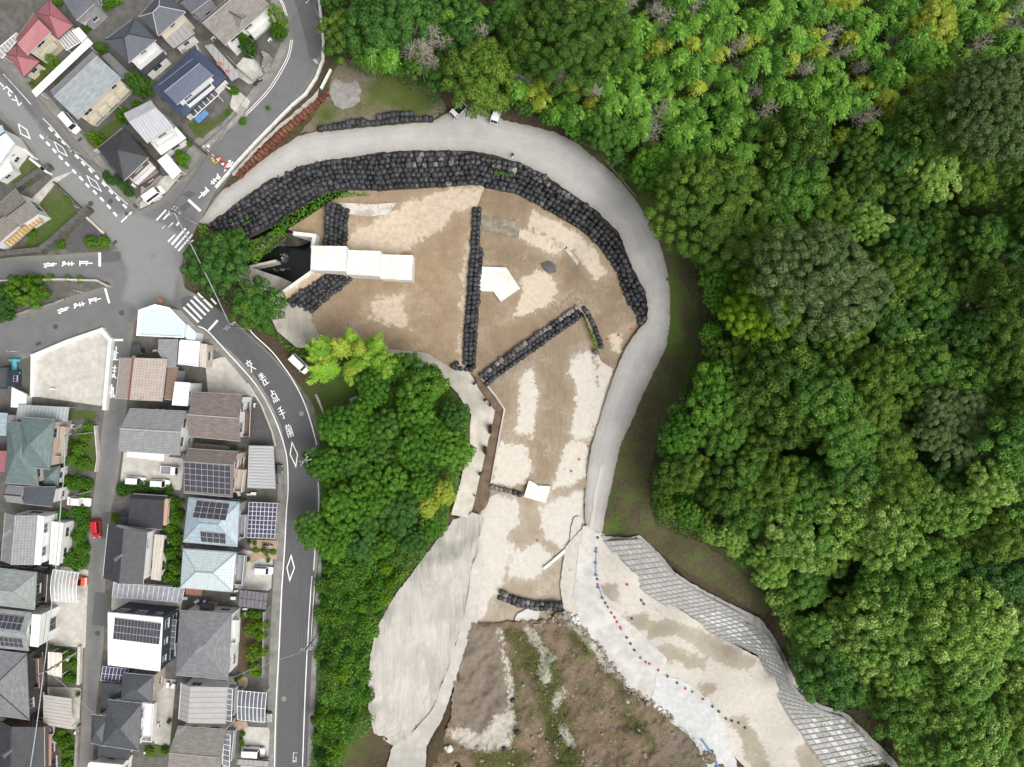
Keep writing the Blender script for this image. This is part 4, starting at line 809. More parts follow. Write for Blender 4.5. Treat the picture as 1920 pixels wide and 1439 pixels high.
tree(437, 462, 34, 'mid', 'green tree between the domed evergreen and the black channel', None, lift=.5, ground=-.6)
tree(366, 512, 18, 'dark', 'dark tree at the corner below the crosswalk bars', None, lift=.5, ground=0)
tree(478, 572, 52, 'mid', 'round green tree between the utility pole and the shotcrete folds', None, lift=.6, ground=-.2)

L_DRY = leafmat('dry_brush', (.17,.105,.065), (.36,.235,.15), (.48,.36,.25), trans=.1)
VP = [(945,1195),(1010,1178),(1060,1155),(1094,1190),(1130,1228),(1152,1266),(1182,1300),(1242,1342),(1302,1380),(1360,1448),(1370,1480),(800,1480),(832,1410),(905,1395),(950,1385),(970,1330),(962,1250)]
leaf_cover('dry_scrub', VP, 22, .15, L_DRY, .5, 41, thresh=.5, lift=.75, flat=.9)
leaf_cover('dry_scrub', VP, 6, .3, L_OLIVE, .8, 43, thresh=.6, lift=.7, flat=.9)
leaf_cover('green_scrub', VP, 9, .26, L_GARD, .6, 57, thresh=.6, lift=.5, flat=.8)
leaf_cover('green_scrub', [(945,1185),(1000,1182),(1030,1230),(1060,1330),(1100,1439),(1060,1450),(1010,1340),(985,1260),(955,1215)], 9, .24, L_OLIVE, .5, 58, thresh=.5, lift=.3, flat=.8)
leaf_cover('creeper', [(375,440),(440,430),(470,470),(450,500),(470,520),(450,545),(490,600),(440,590),(360,540),(350,480)], 9, .36, L_DARK, .8, 59, zf=-.6, lift=.3)

def bank_shrubs():
    r = random.Random(77); pts = []; poly = [(600,1060),(700,1035),(770,1040),(740,1105),(702,1175),(688,1250),(684,1340),(640,1390),(630,1470),(588,1470),(598,1300),(600,1180)]; t = 0
    while t < 3000 and len(pts) < 70:
        t += 1; px, py = r.uniform(585, 780), r.uniform(1030, 1470); R = r.uniform(7, 16)
        if not inside(poly, [px], [py])[0] or any(math.hypot(px-a, py-b) < (R+c_)*.72 for a, b, c_ in pts): continue
        pts.append((px, py, R)); k = r.choices(['mixed', 'garden', 'dark', 'mid', 'lime'], [4, 2, 2, 2, .5])[0]
        lb = {'mixed': 'bushy bright shrub on the creeper bank beside the lower street', 'garden': 'light green shrub on the creeper bank beside the lower street', 'dark': 'dark green shrub on the creeper bank beside the lower street', 'mid': 'fresh green shrub on the creeper bank beside the lower street', 'lime': 'lime green shrub on the creeper bank beside the lower street'}[k]
        shrub(px, py, R, k, lb, lb.replace(' shrub', ' shrubs'), h=r.uniform(1.0, 2.2), ground=hz(px, py)+.5)
bank_shrubs()
# ------------------------------------------------------------------ black sandbags
def bagmat():
    m, n, l, b = nt('black_bag'); v = objc(n); r = objrand(n); isl = n.new('ShaderNodeNewGeometry').outputs['Random Per Island']
    rr = math_(n, l, 'FRACT', math_(n, l, 'ADD', r, isl))
    dust = attr(n, 'dust')
    f = math_(n, l, 'MULTIPLY', math_(n, l, 'ADD', math_(n, l, 'ADD', math_(n, l, 'SUBTRACT', noise(n, l, v, 3.2, 7, .75, .4), .68), math_(n, l, 'MULTIPLY', dust, .3)), math_(n, l, 'MULTIPLY', rr, .1)), 4.5, True)
    dark = mixc(n, l, rr, (.013, .014, .016), (.046, .048, .054))
    l.new(mixc(n, l, f, dark, (.34, .32, .29)), b.inputs['Base Color']); b.inputs['Roughness'].default_value = .55; b.inputs['Specular IOR Level'].default_value = .4
    bump(n, l, b, noise(n, l, v, 6, 5, .6, .5), .5, .06); return m
BAGM = bagmat()
def bag_geo(seed):
    rng = np.random.default_rng(seed); U, V = 12, 7; v = []
    for j in range(V+1):
        ph = -math.pi/2+math.pi*j/V
        for i in range(U):
            th = 2*math.pi*i/U; sg = lambda x, e: math.copysign(abs(x)**e, x)
            cx = sg(math.cos(ph), .42); x = .52*cx*sg(math.cos(th), .62); y = .52*cx*sg(math.sin(th), .62); z = .47*sg(math.sin(ph), .7)
            if j >= V-1: z += .05-.07*math.sin(3*th+seed)*(j == V-1); 
            w = 1+.05*math.sin(5*th+seed*1.7)*(abs(ph) < 1.2)+rng.normal(0, .018)
            v.append((x*w, y*w, z+.47+rng.normal(0, .012)))
    for k in range(U): v[V*U+k] = (v[V*U+k][0]*.7, v[V*U+k][1]*.7, 1.0)
    f = [(j*U+i, j*U+(i+1) % U, (j+1)*U+(i+1) % U, (j+1)*U+i) for j in range(V) for i in range(U)]
    return np.array(v), np.array(f)
BAGG = [bag_geo(i) for i in range(5)]
BAGS = []                                                   # (px, py, z, yaw, dust, wall, priority)
def bagrow(line, pitch, z0, z1, wall, pri, dust=.1, off=0.0, jit=.6):
    pts = resample(line, pitch); n = len(pts)
    for i, p in enumerate(pts):
        a = pts[max(0, i-1)]; b = pts[min(n-1, i+1)]; d = b-a; t = i/max(1, n-1)
        q = p+(d.normalized()*pitch*off if d.length else Vector((0, 0)))
        d0 = dust*RND.uniform(.2, 1.6)
        BAGS.append((q.x+RND.uniform(-jit, jit), q.y+RND.uniform(-jit, jit), z0+(z1-z0)*t+RND.uniform(-.06, .06), math.atan2(-d.y, d.x)+RND.gauss(0, .12), d0, wall, pri))
def lerpl(A, B, t, n=40): return [at_t(A, i/n).lerp(at_t(B, i/n), t) for i in range(n+1)]
# the long arc: rows counted up from the basin floor
n_arc = 150
maxrow = 8
for r in range(maxrow):
    line = []
    for i in range(n_arc+1):
        t = i/n_arc; a = at_t(ARC_OUT, t); b = at_t(ARC_IN, t); w = (a-b).length; d = (r+.5)*9.6
        line.append((b+(a-b).normalized()*d, w, t) if d < w-3.5 else None)
    seg = []
    for q in line+[None]:
        if q is None:
            if len(seg) > 2:
                pts = resample([s[0] for s in seg], 10.0)
                for i, p in enumerate(pts):
                    t = seg[min(len(seg)-1, int(i/max(1, len(pts))*len(seg)))]
                    fb = at_t(ARC_IN, t[2]); zt = hz(*at_t(ARC_OUT, t[2]))
                    zf = float((LC if fb.x < 890 else RC)(np.array([fb.x]), np.array([fb.y]))[0])
                    if fb.x < 600: zf = -4.2
                    z = zf+(zt-zf)*min(1, ((r+.5)*9.6)/t[1])-.55
                    a = pts[max(0, i-1)]; b = pts[min(len(pts)-1, i+1)]; dd = (b-a)
                    o = dd.normalized()*5*(r % 2)
                    if RND.random() < .05 and r > 2: continue
                    BAGS.append((p.x+o.x+RND.uniform(-1.3, 1.3), p.y+o.y+RND.uniform(-1.2, 1.2), z+RND.uniform(-.2, .16), math.atan2(-dd.y, dd.x)+RND.gauss(0, .3), .12*RND.uniform(0, 1.5)+(.35 if RND.random() < .04 else 0)+(.5*RND.random() if r > 3 and p.x > 770 else 0), 'arc', 2))
            seg = []
        else: seg.append(q)
# dividing walls
A0 = [(886,394),(882,470),(877,545),(871,620),(868,688)]
for k in range(3):
    bagrow([(x+4.2+k*8.3, y) for x, y in A0] if k < 2 else [(x+4.2+k*8.0, y) for x, y in A0[0:1]+[(892,440)]+A0[1:]][2:], 8.7, -4.0-.75*k, -4.0-.75*k, 'tall', 1, .22)
bagrow([(849,687),(862,678)], 8.5, -4.1, -4.1, 'tall', 1); bagrow([(856,692),(872,692),(890,693)], 8.7, -4.6, -4.8, 'tall', 1)
B0 = [(903,702),(950,667),(1000,632),(1050,597),(1085,573)]
for k in range(3):
    dx, dy = 4.6*k, 7.6*k
    bagrow([(x+dx*1.0+1, y+dy+1) for x, y in B0], 9.0, -5.5-.7*k, -5.5-.7*k, 'diag', 1, [.65, .35, .2][k], off=.4*(k % 2))
bagrow([(1094,580),(1103,590),(1112,606),(1118,622),(1124,640),(1127,650)], 8.6, -5.6, -5.8, 'hook', 1, .4); bagrow([(1117,661),(1118,662)], 8, -5.9, -5.9, 'hook', 1, .8)
for k in range(5):
    x = 615+k*8.6; top = [384, 388, 390, 394, 398][k]
    bagrow([(x+4, top), (x, top+16), (x-3, 462)], 8.7, -2.2-.14*k, -2.7-.14*k, 'block', 1, .35 if k == 0 else .14)
for k in range(5):
    s = Vector((622, 513)) if k == 0 else Vector((622+k*9.2, 512+k*2.6+2)); e = Vector((541+k*9.5, 567+k*5.2))
    bagrow([s, e], 9.3, -2.6-.4*k, -2.5-.4*k, 'fan', 1, .1, off=.45*(k % 2))
bagrow([(602,244),(640,239),(700,233),(745,228),(790,224),(812,226)], 9, .15, .1, 'verge', 3, .1); bagrow([(712,222),(740,217),(772,215)], 8.6, .6, .6, 'verge', 3, .1); bagrow([(610,241),(650,234),(690,229)], 9, .3, .3, 'verge', 3, .1)
bagrow([(922,912),(978,927)], 8.9, -7.3, -7.3, 'spill', 1, .8)
for k in range(2): bagrow([(940-2*k,1110+8*k),(965,1122+8*k),(1005,1131+8*k),(1055,1133+7*k)], 8.8, -7.9-.7*k, -7.8-.7*k, 'toe', 1, .45)
for x, y in [(961,1312),(969,1371),(946,1404),(860,1437),(1049,1380)]: BAGS.append((x, y, hz(x, y)+.2, 0, .05, 'lone', 0))
WALLS = {'arc': 'black sandbag in the tall curved embankment below the haul road', 'tall': 'black sandbag in the straight wall between the two big basin floors', 'diag': 'dusty black sandbag in the slanting wall across the brown basin', 'hook': 'black sandbag edging the green strip beside the slanting wall',
 'block': 'black sandbag in the stepped block above the white culvert', 'fan': 'black sandbag in the slanting block below the white culvert', 'verge': 'black sandbag in the low row along the grass mound', 'spill': 'pale dusted sandbag in the short row beside the white spillway slab', 'toe': 'black sandbag in the low curved dam at the valley head', 'lone': 'lone black sandbag lying on the scrubby valley floor'}
BAGMESH = {}
def bagmesh(gi, dl):
    if (gi, dl) not in BAGMESH:
        v, f = BAGG[gi]; BAGMESH[gi, dl] = fastmesh('sandbag', v, f, BAGM, True, {'dust': np.full(len(v), dl)})
    return BAGMESH[gi, dl]
BAGS.sort(key=lambda b: b[6]); single, rest = BAGS[:300], BAGS[300:]
for i, (px, py, z, yaw, du, wl_, _) in enumerate(single):
    o = link('sandbag', bagmesh(i % 5, [0, .15, .35, .7][min(3, int(du*4.5))])); o.location = P(px, py, z); o.rotation_euler = (RND.gauss(0, .1), RND.gauss(0, .1), yaw+RND.gauss(0, .12)); s = RND.uniform(.88, 1.08); o.scale = (s, s, s*RND.uniform(.9, 1.05))
    tag(o, WALLS[wl_], 'sandbag', WALLS[wl_].replace('black sandbag', 'sandbags').replace('dusty ', '').replace('pale dusted sandbag', 'sandbags').replace('lone ', 'lone '))
vs, fs, ds, nb = [], [], [], 0
for i, (px, py, z, yaw, du, wl_, _) in enumerate(rest):
    v, f = BAGG[i % 5]; s = RND.uniform(.9, 1.2); c, sn = math.cos(yaw), math.sin(yaw); tx, ty = RND.gauss(0, .13), RND.gauss(0, .13)
    v = np.stack([v[:, 0]*RND.uniform(.92, 1.1), v[:, 1], v[:, 2]+v[:, 0]*tx+v[:, 1]*ty], 1)
    w = np.stack([v[:, 0]*c-v[:, 1]*sn, v[:, 0]*sn+v[:, 1]*c, v[:, 2]*RND.uniform(.9, 1.08)], 1)*s+np.array(P(px, py, z))
    vs.append(w); fs.append(f+nb); ds.append(np.full(len(v), du)); nb += len(v)
tag(link('sandbags', fastmesh('sandbags', np.concatenate(vs), np.concatenate(fs), BAGM, True, {'dust': np.concatenate(ds)})), 'remaining black sandbags of the tall curved embankment', 'sandbags', None, 'stuff')

# ------------------------------------------------------------------ concrete works in the basin
def slab(name, quads, tops, z0, m, label, cat, partname='block'):
    c = [P(a, b, tops[0]) for a, b in quads[0]]; ctr = sum(c, Vector())/len(c); root = empty(name, (ctr.x, ctr.y, z0), label, cat)
    for q, t in zip(quads, tops):
        mb = MB(); mb.prism([P(a, b, t)[:2] for a, b in q], z0, t); mb.build(partname, m, root)
    return root
slab('box_culvert', [[(584,461),(649,462),(647,509),(582,507)], [(653,469),(713,471),(710,518),(650,515)], [(715,477),(774,479),(772,526),(713,523)]], [2.0, .7, -.8], -4.6, NEWC, 'white concrete culvert stepping down in three blocks onto the basin floor', 'culvert')
slab('concrete_slab', [[(895,500),(949,502),(975,541),(939,566),(925,547),(892,545)]], [-4.7], -6.2, NEWC, 'white arrow shaped concrete slab on the brown basin floor', 'concrete slab', 'slab')
slab('spillway_slab', [[(992,901),(1005,908),(1008,911),(1033,912),(1023,944),(982,932)]], [-6.3], -8.2, NEWC, 'white square concrete slab beside the short sandbag row', 'concrete slab', 'slab')
def wall(name, pts, w, z0, z1, m, label, cat, group=None, zt=None, closed=False):
    """free-standing wall along image polyline (measured on its top)"""
    mb = MB(); q = [Vector(P(a, b, z1)[:2]) for a, b in pts]
    n = len(q)
    for i in range(n-1 if not closed else n):
        a, b = q[i], q[(i+1) % n]; d = (b-a).normalized(); nn = Vector((-d.y, d.x))*w/2; e = d*(w/2-.004*(i % 2))*(1 if True else 0)
        mb.prism([a-e+nn, b+e+nn, b+e-nn, a-e-nn], z0, z1-.004*(i % 3))
    return mb.thing(name, m, label, cat, group)
wall('channel_wall', [(553,438),(589,442),(586,463)], .7, -7, -.6, NEWC, 'white angled concrete wall at the head of the black channel', 'wall')
wall('channel_wall', [(522,554),(585,509)], .6, -7, -1.6, NEWC, 'white sloping concrete wall below the culvert outlet', 'wall')
wall('channel_wall', [(470,500),(515,490)], .5, -8, -3.5, PALEC, 'grey concrete sill beside the dark water of the channel', 'wall')
def water():
    m, n, l, b = nt('dark_water'); v = pos(n); fo = attr(n, 'foam')
    f = math_(n, l, 'ADD', fo, math_(n, l, 'MULTIPLY', math_(n, l, 'SUBTRACT', noise(n, l, v, 2.5, 7, .75), .58), 3.5), True)
    l.new(mixc(n, l, f, (.006, .007, .007), (.7, .72, .73)), b.inputs['Base Color']); b.inputs['Roughness'].default_value = .12
    bump(n, l, b, noise(n, l, mapped(n, l, v, (1, 1, 1)), 3, 5, .6, .6), .35, .1); return m
sheet('water', [(455,470),(500,452),(545,430),(600,440),(596,520),(548,552),(500,535),(455,500)], -6.2, 0, water(), {'foam': lambda x, y: np.clip(np.maximum(sdist([(523,472),(540,474),(544,492),(533,497),(524,488)], x, y)*2.2, sdist([(505,503),(545,500),(542,508),(515,512)], x, y)*2)-.2, -1.8, .35)}, step=3)
ROCKW = mat('dark_wet_rock', (.09,.08,.07), (.035,.032,.03), 1.0, .55, .7)
sheet('channel_bank', [(470,452),(500,442),(553,436),(590,442),(588,452),(560,462),(520,462),(490,478),(465,492)], idw([(553,437,-2),(590,442,-2.2),(588,456,-6.1),(530,462,-6.1),(490,480,-6.1),(470,452,-3),(465,495,-5.6),(520,442,-2.4)]), 0, ROCKW, step=5, bumpy=.8)
# tan slope between the culvert wall and the sandbag fan
sheet('tan_slope', [(524,554),(586,511),(622,513),(545,568)], idw([(524,554,-2.0),(586,511,-2.0),(622,513,-2.9),(545,568,-2.8),(570,535,-2.3)]), .05, stainmat('tan_slope', (.34,.24,.14), (.4,.29,.18), (.7,.65,.56), (.55,.48,.38), base=-.6), {'pale': lambda x, y: np.clip(-sdist([(524,554),(586,511),(622,513),(545,568)], x, y)+.4, -1, 1)}, step=5)
sheet('grey_apron', [(632,380),(700,383),(745,380),(728,402),(690,407),(655,402)], lambda x, y: LC(x, y), .25, stainmat('grey_apron', (.27,.25,.21), (.34,.315,.27), (.6,.56,.49), (.5,.46,.4), base=.2), {'pale': lambda x, y: x*0}, step=6)
for q, lb in [([(1068,1022),(1073,1026),(1022,1068),(1018,1065)], 'long thin white concrete strip lying slantwise on the lowest basin floor')]:
    mb = MB(); mb.prism([P(a, b, -7.4)[:2] for a, b in q], -8.2, -7.25); mb.thing('concrete_strip', NEWC, lb, 'kerb')
sheet('white_apron', [(1076,970),(1091,968),(1090,1000),(1082,1030),(1072,1032),(1068,1005)], DZ, .35, mat('white_pour', (.52,.51,.48), (.42,.41,.385), 1.2, .9, .2), rag=1.2, step=5)
sheet('white_apron', [(985,1142),(1012,1138),(1010,1160),(998,1170),(965,1166),(968,1152)], DZ, .35, mat('white_pour', (.7,.69,.65)), rag=1.2, step=5)
# rubble of pale stones on the lower edge of the track
def rock(px, py, s, z, m, label, group):
    mb = MB(); r = random.Random(int(px*7+py)); n = 7
    rings = [(0, .9), (.35, 1), (.7, .65), (.85, .2)]
    c = P(px, py, z); a0 = r.random()*6
    R = [[c+Vector((math.cos(a0+6.283*k/n)*q*s*r.uniform(.75, 1.2), math.sin(a0+6.283*k/n)*q*s*r.uniform(.75, 1.2), h*s)) for k in range(n)] for h, q in rings]
    for A, B in zip(R, R[1:]):
        for k in range(n): mb.face([A[k], A[(k+1) % n], B[(k+1) % n], B[k]])
    mb.face(R[-1]); mb.thing('boulder', m, label, 'boulder', group)
STONE = mat('white_rubble', (.68,.67,.64), (.5,.49,.46), 2, .9, .3)
for px, py, s in [(1075,1160,.5),(1082,1158,.6),(1079,1166,.4),(1085,1168,.45),(1072,1152,.35),(1228,1322,.5),(1236,1328,.5),(1244,1334,.45),(1177,1316,.5),(1124,1219,.25),(843,1404,.8),(836,1402,.4)]:
    rock(px, py, s, hz(px, py)+.2, STONE, 'pale concrete boulder dumped on the edge of the washed track' if px > 900 else 'white boulder on the tip of the pale concrete bench', 'pale boulders beside the track' if px > 900 else 'boulders on the bench')

def rubble():
    vs, fs, nb = [], [], 0; r = np.random.default_rng(4); poly = [(945,1195),(1010,1180),(1060,1155),(1094,1190),(1130,1228),(1152,1266),(1182,1300),(1242,1342),(1302,1380),(1360,1448),(1370,1480),(800,1480),(832,1410),(905,1395),(950,1385),(970,1330),(962,1250)]
    e = ragged([(1010,1172),(1060,1150),(1094,1184),(1130,1222),(1152,1260),(1182,1294),(1242,1336),(1302,1374),(1350,1430)], 4, 5, 3)
    pts = [(p[0]+r.normal(0, 3), p[1]+r.normal(0, 3)) for p in e[:70] for _ in range(3)]
    while len(pts) < 420:
        x, y = r.uniform(800, 1370), r.uniform(1150, 1470)
        if inside(poly, [x], [y])[0] and vnoise(np.array([x*.05]), np.array([y*.05]), 8)[0] > .45: pts.append((x, y))
    a = np.array([p[0] for p in pts]); b_ = np.array([p[1] for p in pts]); z = HT(a, b_)+.45
    base = np.array([(1,0,0),(.3,.9,0),(-.8,.6,0),(-.9,-.5,0),(.2,-1,0),(.4,.1,.6),(-.3,0,.65)]); F = [(0,1,5),(1,2,5),(2,6,5),(2,3,6),(3,4,6),(4,0,5),(4,5,6)]
    for i in range(len(pts)):
        s = abs(r.normal(.16, .1))+.06; w = base*s*r.uniform(.6, 1.3, (7, 1)); an = r.uniform(0, 6.28); c_, q = math.cos(an), math.sin(an)
        w = np.stack([w[:, 0]*c_-w[:, 1]*q, w[:, 0]*q+w[:, 1]*c_, w[:, 2]], 1); vs.append(w+np.array(P(a[i], b_[i], z[i]))); fs.append(np.array(F)+nb); nb += 7
    tag(link('rubble', fastmesh('rubble', np.concatenate(vs), np.concatenate(fs), mat('rubble_stone', (.34,.31,.27), (.19,.165,.14), 2, .95, .3))), kind='stuff')
rubble()
wall('ditch_wall', [(900,706),(930,744),(946,768),(936,820),(921,905)], .3, -7.2, -6.3, PALEC, 'thin grey concrete wall along the dark muddy ditch', 'wall')
# ------------------------------------------------------------------ lattice frame on the cut slope
LO = [(1135,1016),(1160,1050),(1182,1080),(1208,1110),(1258,1142),(1350,1196),(1420,1226),(1440,1262),(1462,1310),(1490,1356),(1514,1392),(1560,1455)]
HI = [(1198,1012),(1232,1042),(1262,1078),(1292,1100),(1340,1128),(1420,1168),(1442,1196),(1462,1232),(1486,1290),(1530,1330),(1580,1346),(1668,1432)]
def lattice():
    c = P(1300, 1150, -6.5); root = empty('slope_frame', (c.x, c.y, -6.5), 'long grey concrete lattice frame holding the cut slope below the forest', 'retaining frame')
    Z0, Z1 = -7.5, -4.2; N = 54; Mr = 8; G = []
    for i in range(N+1):
        t = i/N; a = at_t(LO, t); b = at_t(HI, t); row = []
        nr = Mr
        for j in range(nr+1):
            q = a.lerp(b, j/nr); zz = (Z0-.9*t)+(Z1-Z0+.5*t)*(j/nr)+.75; row.append(P(q.x, q.y, zz))
        G.append(row)
    fr = [mat('frame_cell_light', (.47,.465,.445), (.38,.375,.355), 1.2, .9, .3), mat('frame_cell_grey', (.41,.405,.38), (.33,.325,.3), 1.2, .9, .3), mat('frame_cell_white', (.66,.66,.645), (.52,.52,.5), 1.2, .9, .3)]
    BEAM = mat('frame_beam', (.33,.33,.315), (.25,.25,.24), 1.5, .9, .25)
    cnt = 0; spare = [MB(), MB(), MB()]
    for i in range(N):
        for j in range(Mr):
            q = [G[i][j], G[i+1][j], G[i+1][j+1], G[i][j+1]]; m_ = sum(q, Vector())/4; nv = (q[1]-q[0]).cross(q[2]-q[0]).normalized()
            if nv.z < 0: nv = -nv
            q = [m_+(p-m_)*.985-nv*(.06+RND.uniform(-.02, .02)) for p in q]; pillow = m_-nv*.03
            k = 2 if (17 < i < 33 and 1 < j < 6 and RND.random() < .75) or (i > 42 and j > 0 and RND.random() < .5) else (0 if RND.random() < .45+.3*(i > 36) else 1)
            mb = MB() if cnt < 298 else spare[k]
            for a in range(4): 
                f = [q[a], q[(a+1) % 4], pillow]
                if (f[1]-f[0]).cross(f[2]-f[0]).z < 0: f = f[::-1]
                mb.face(f)
            if cnt < 298: mb.build('infill_panel', fr[k], root)
            cnt += 1
    for k in range(3):
        if spare[k].v: tag(spare[k].build('infill_panel', fr[k], root), kind='stuff')
    def beam(pts, w, h):
        mb = MB()
        for a, b in zip(pts, pts[1:]):
            d = (b-a); L = d.length; d.normalize(); s = d.cross(Vector((0, 0, 1))).normalized(); u = s.cross(d); R = Matrix((s, d, u)).transposed()
            mb.box((a+b)/2, (w, L+w*.6, h), R)
        return mb
    for j in range(Mr+1): beam([G[i][j] for i in range(N+1)], .17 if 0 < j < Mr else .28, .12).build('beam', BEAM, root)
    for i in range(N+1): beam([p+Vector((0, 0, .012)) for p in G[i]], .17, .12).build('cross_beam', BEAM, root)
lattice()
SH3 = shot('shotcrete_margin', (.46,.455,.435), (.36,.355,.335), 1.0)
MARG = [(1128,1006),(1180,1008),(1200,1004),(1236,1038),(1266,1074),(1296,1094),(1344,1120),(1426,1160),(1452,1196),(1472,1232),(1494,1284),(1534,1320),(1588,1338),(1678,1426),(1700,1470),(1672,1440),(1580,1352),(1528,1336),(1482,1296),(1458,1238),(1438,1202),(1418,1174),(1338,1134),(1288,1106),(1258,1082),(1230,1048),(1196,1018),(1140,1020)]
sheet('shotcrete_margin', MARG, HT, .5, SH3, rag=.7, step=5)
# ------------------------------------------------------------------ steel sheet piles
def sheetpile():
    RUST = mat('rusted_steel', (.15,.05,.028), (.07,.026,.016), 1.6, .8, .3, big=(.6, (.3,.13,.08), .5))
    RUSTD = mat('rusted_pan', (.1,.04,.026), (.055,.026,.018), 1.6, .85, .3)
    line = [(614,176),(590,196),(560,222),(520,258),(487,290),(462,312),(443,332)]; pts = resample(line, 8.2); root = None
    c = P(530, 250, 0); root = empty('sheet_pile_wall', (c.x, c.y, 0), 'rust brown corrugated sheet pile wall between the top road and the haul road', 'retaining wall')
    for i, (a, b) in enumerate(zip(pts, pts[1:])):
        d = (b-a).normalized(); nn = Vector((-d.y, d.x)); dep = 4.2+2.2*math.sin(math.pi*min(1, i/len(pts)*1.1)); o = -nn*dep if i % 2 else nn*dep
        p = [a+(-o), a+d*1.6+o, b-d*1.6+o, b-o]
        mb = MB(); z1 = .9+RND.uniform(-.06, .06); z0 = -1.6; t = .2
        for u, w in zip(p, p[1:]):
            U, V = P(u.x, u.y, z1), P(w.x, w.y, z1); dd = (V-U).normalized(); s = Vector((-dd.y, dd.x, 0))*t
            mb.prism([(U+s)[:2], (V+s)[:2], (V-s)[:2], (U-s)[:2]], z0, z1)
        mb.build('sheet_pile', RUST, root)
        f = MB(); q = [P(w.x, w.y, z1-.16) for w in p]; f.face(q if (q[1]-q[0]).cross(q[2]-q[0]).z > 0 else q[::-1]); f.build('pile_fill', RUSTD, root)
sheetpile()
wall('kerb_wall', [(597,-10),(601,28),(606,78),(605,112),(592,146),(572,176),(548,196),(522,222),(482,263),(440,308),(424,328),(405,350)], .45, 0, .55, mat('whitewashed_kerb', (.68,.68,.66), (.5,.5,.48), 1.2, .8, .15), 'low white kerb wall following the outside of the top road', 'kerb')
wall('steel_beam', [(602,164),(619,131)], .35, .2, .9, WHITE, 'white steel beam lying beside the rock outcrop', 'beam')
# cones along the haul road and the apron
CONER = mat('cone_red', (.62,.07,.035), (.5,.06,.03), 4, .5, 0); CONED = mat('cone_base', (.03,.03,.03), (.05,.045,.04), 4, .7, 0)
def cone_parts(colr):
    a = MB(); a.lathe([(.2, .05), (.06, .62), (.05, .64)], 10); b = MB(); b.box((0, 0, .025), (.5, .5, .05)); r = MB(); r.lathe([(.158, .2), (.11, .4)], 10); r.f.pop(); r.mi.pop()
    r2 = MB(); r2.lathe([(.162, .22), (.112, .42)], 10)
    w = MB(); w.lathe([(.34, 0), (.36, .05), (.3, .11), (.2, .11)], 12)
    return [('body', a.mesh('body', colr, smooth=True)), ('base', b.mesh('base', CONED)), ('band', r2.mesh('band', WHITE, smooth=True)), ('weight', w.mesh('weight', [CONER, CONED][colr is CONED], smooth=True))]
CP = {'r': cone_parts(CONER), 'd': cone_parts(CONED)}
def cone(px, py, k, label, group, s=.72):
    z = hz(px, py)+.3
    if inside(RFLOOR, [px], [py])[0]: z = float(RC(np.array([px]), np.array([py]))[0])+.05
    elif inside(SFLOOR, [px], [py])[0]: z = float(SCZ(np.array([px]), np.array([py]))[0])+.05
    elif inside(DFLOOR, [px], [py])[0]: z = float(DZ(np.array([px]), np.array([py]))[0])+.05
    r = empty('traffic_cone', P(px, py, z), label, 'traffic cone', group, RND.uniform(0, 1.5)); r.scale = (s, s, s)
    for n_, me in CP[k]: link(n_, me, r)
Z8 = lambda x, y: (1040+x/3.097, 1000+y/3.097)
for px, py in [(1139,637),(1160,629),(1184,618),(1103,837),(1086,862),(1071,884),(1008,1014)]: cone(px, py, 'r', 'red traffic cone standing alone on the basin floors', 'red cones on the basin floors')
for x, y in [(243,90),(251,300),(422,300),(310,430),(331,464),(349,490),(363,517),(382,548),(386,556),(499,726),(530,750),(552,760),(603,797),(760,903),(800,922),(863,965)]:
    cone(*Z8(x, y), 'r', 'red and white traffic cone in the line across the pale apron', 'red cones across the apron')
for x, y in [(250,26),(247,267),(295,406),(504,392),(518,412),(449,498),(419,607),(441,643),(463,680),(655,832),(711,870),(917,1007),(954,1037),(995,1078),(1030,1091),(1069,1103),(1107,1131)]:
    cone(*Z8(x, y), 'd', 'dark ringed marker cone in the line across the pale apron', 'dark cones across the apron')
HOSE = mat('blue_hose', (.02,.14,.3), (.03,.2,.35), 5, .6, 0)
def tubething(name, pts, r, m, label, cat, group=None, n=5):
    mb = MB(); mb.tube(pts, r, n); return mb.thing(name, m, label, cat, group, smooth=True)
for pp, lb in [([(1118,1036),(1118,1052),(1117,1062),(1118,1080)], 'dark blue hose lying down the washed track'), ([(1122,1098),(1126,1110),(1130,1121)], 'short blue hose between two cones on the track')]:
    tubething('hose', [P(a, b, hz(a, b)+.4) for a, b in pp], .05, HOSE, lb, 'hose')
BSHEET = mat('blue_tarp', (.04,.13,.33), (.08,.2,.4), 3, .5, .2)
for i, (px, py) in enumerate([(1118,1035),(1117,1056),(1118,1079),(1122,1102),(1130,1122)]):
    mb = MB(); z = hz(px, py)+.3; c = P(px, py, z); mb.prism([(c.x+a*.32, c.y+b*.24) for a, b in ((-1,-.6),(.2,-1),(1,.1),(.3,1),(-.8,.7))], z, z+.25); mb.thing('blue_bag', BSHEET, 'small blue weight bag on the hose line of the washed track', 'bag', 'blue bags on the hose line')
mb = MB()
tp = [(1316,1388),(1322,1396),(1330,1407),(1338,1420),(1348,1440)]
for (a, b), (c_, d_) in zip(tp, tp[1:]):
    za, zb = hz(a, b)+.55, hz(c_, d_)+.55
    mb.face([P(a-1.6, b+1, za), P(c_-1.3, d_+1, zb), P(c_+1.5, d_-1, zb), P(a+1.2, b-1, za)])
mb.thing('tarpaulin', BSHEET, 'narrow blue tarpaulin under the lower edge of the white shotcrete', 'tarpaulin')
WOODLOG = mat('grey_log', (.36,.33,.29), (.24,.22,.19), 2, .9, .2)
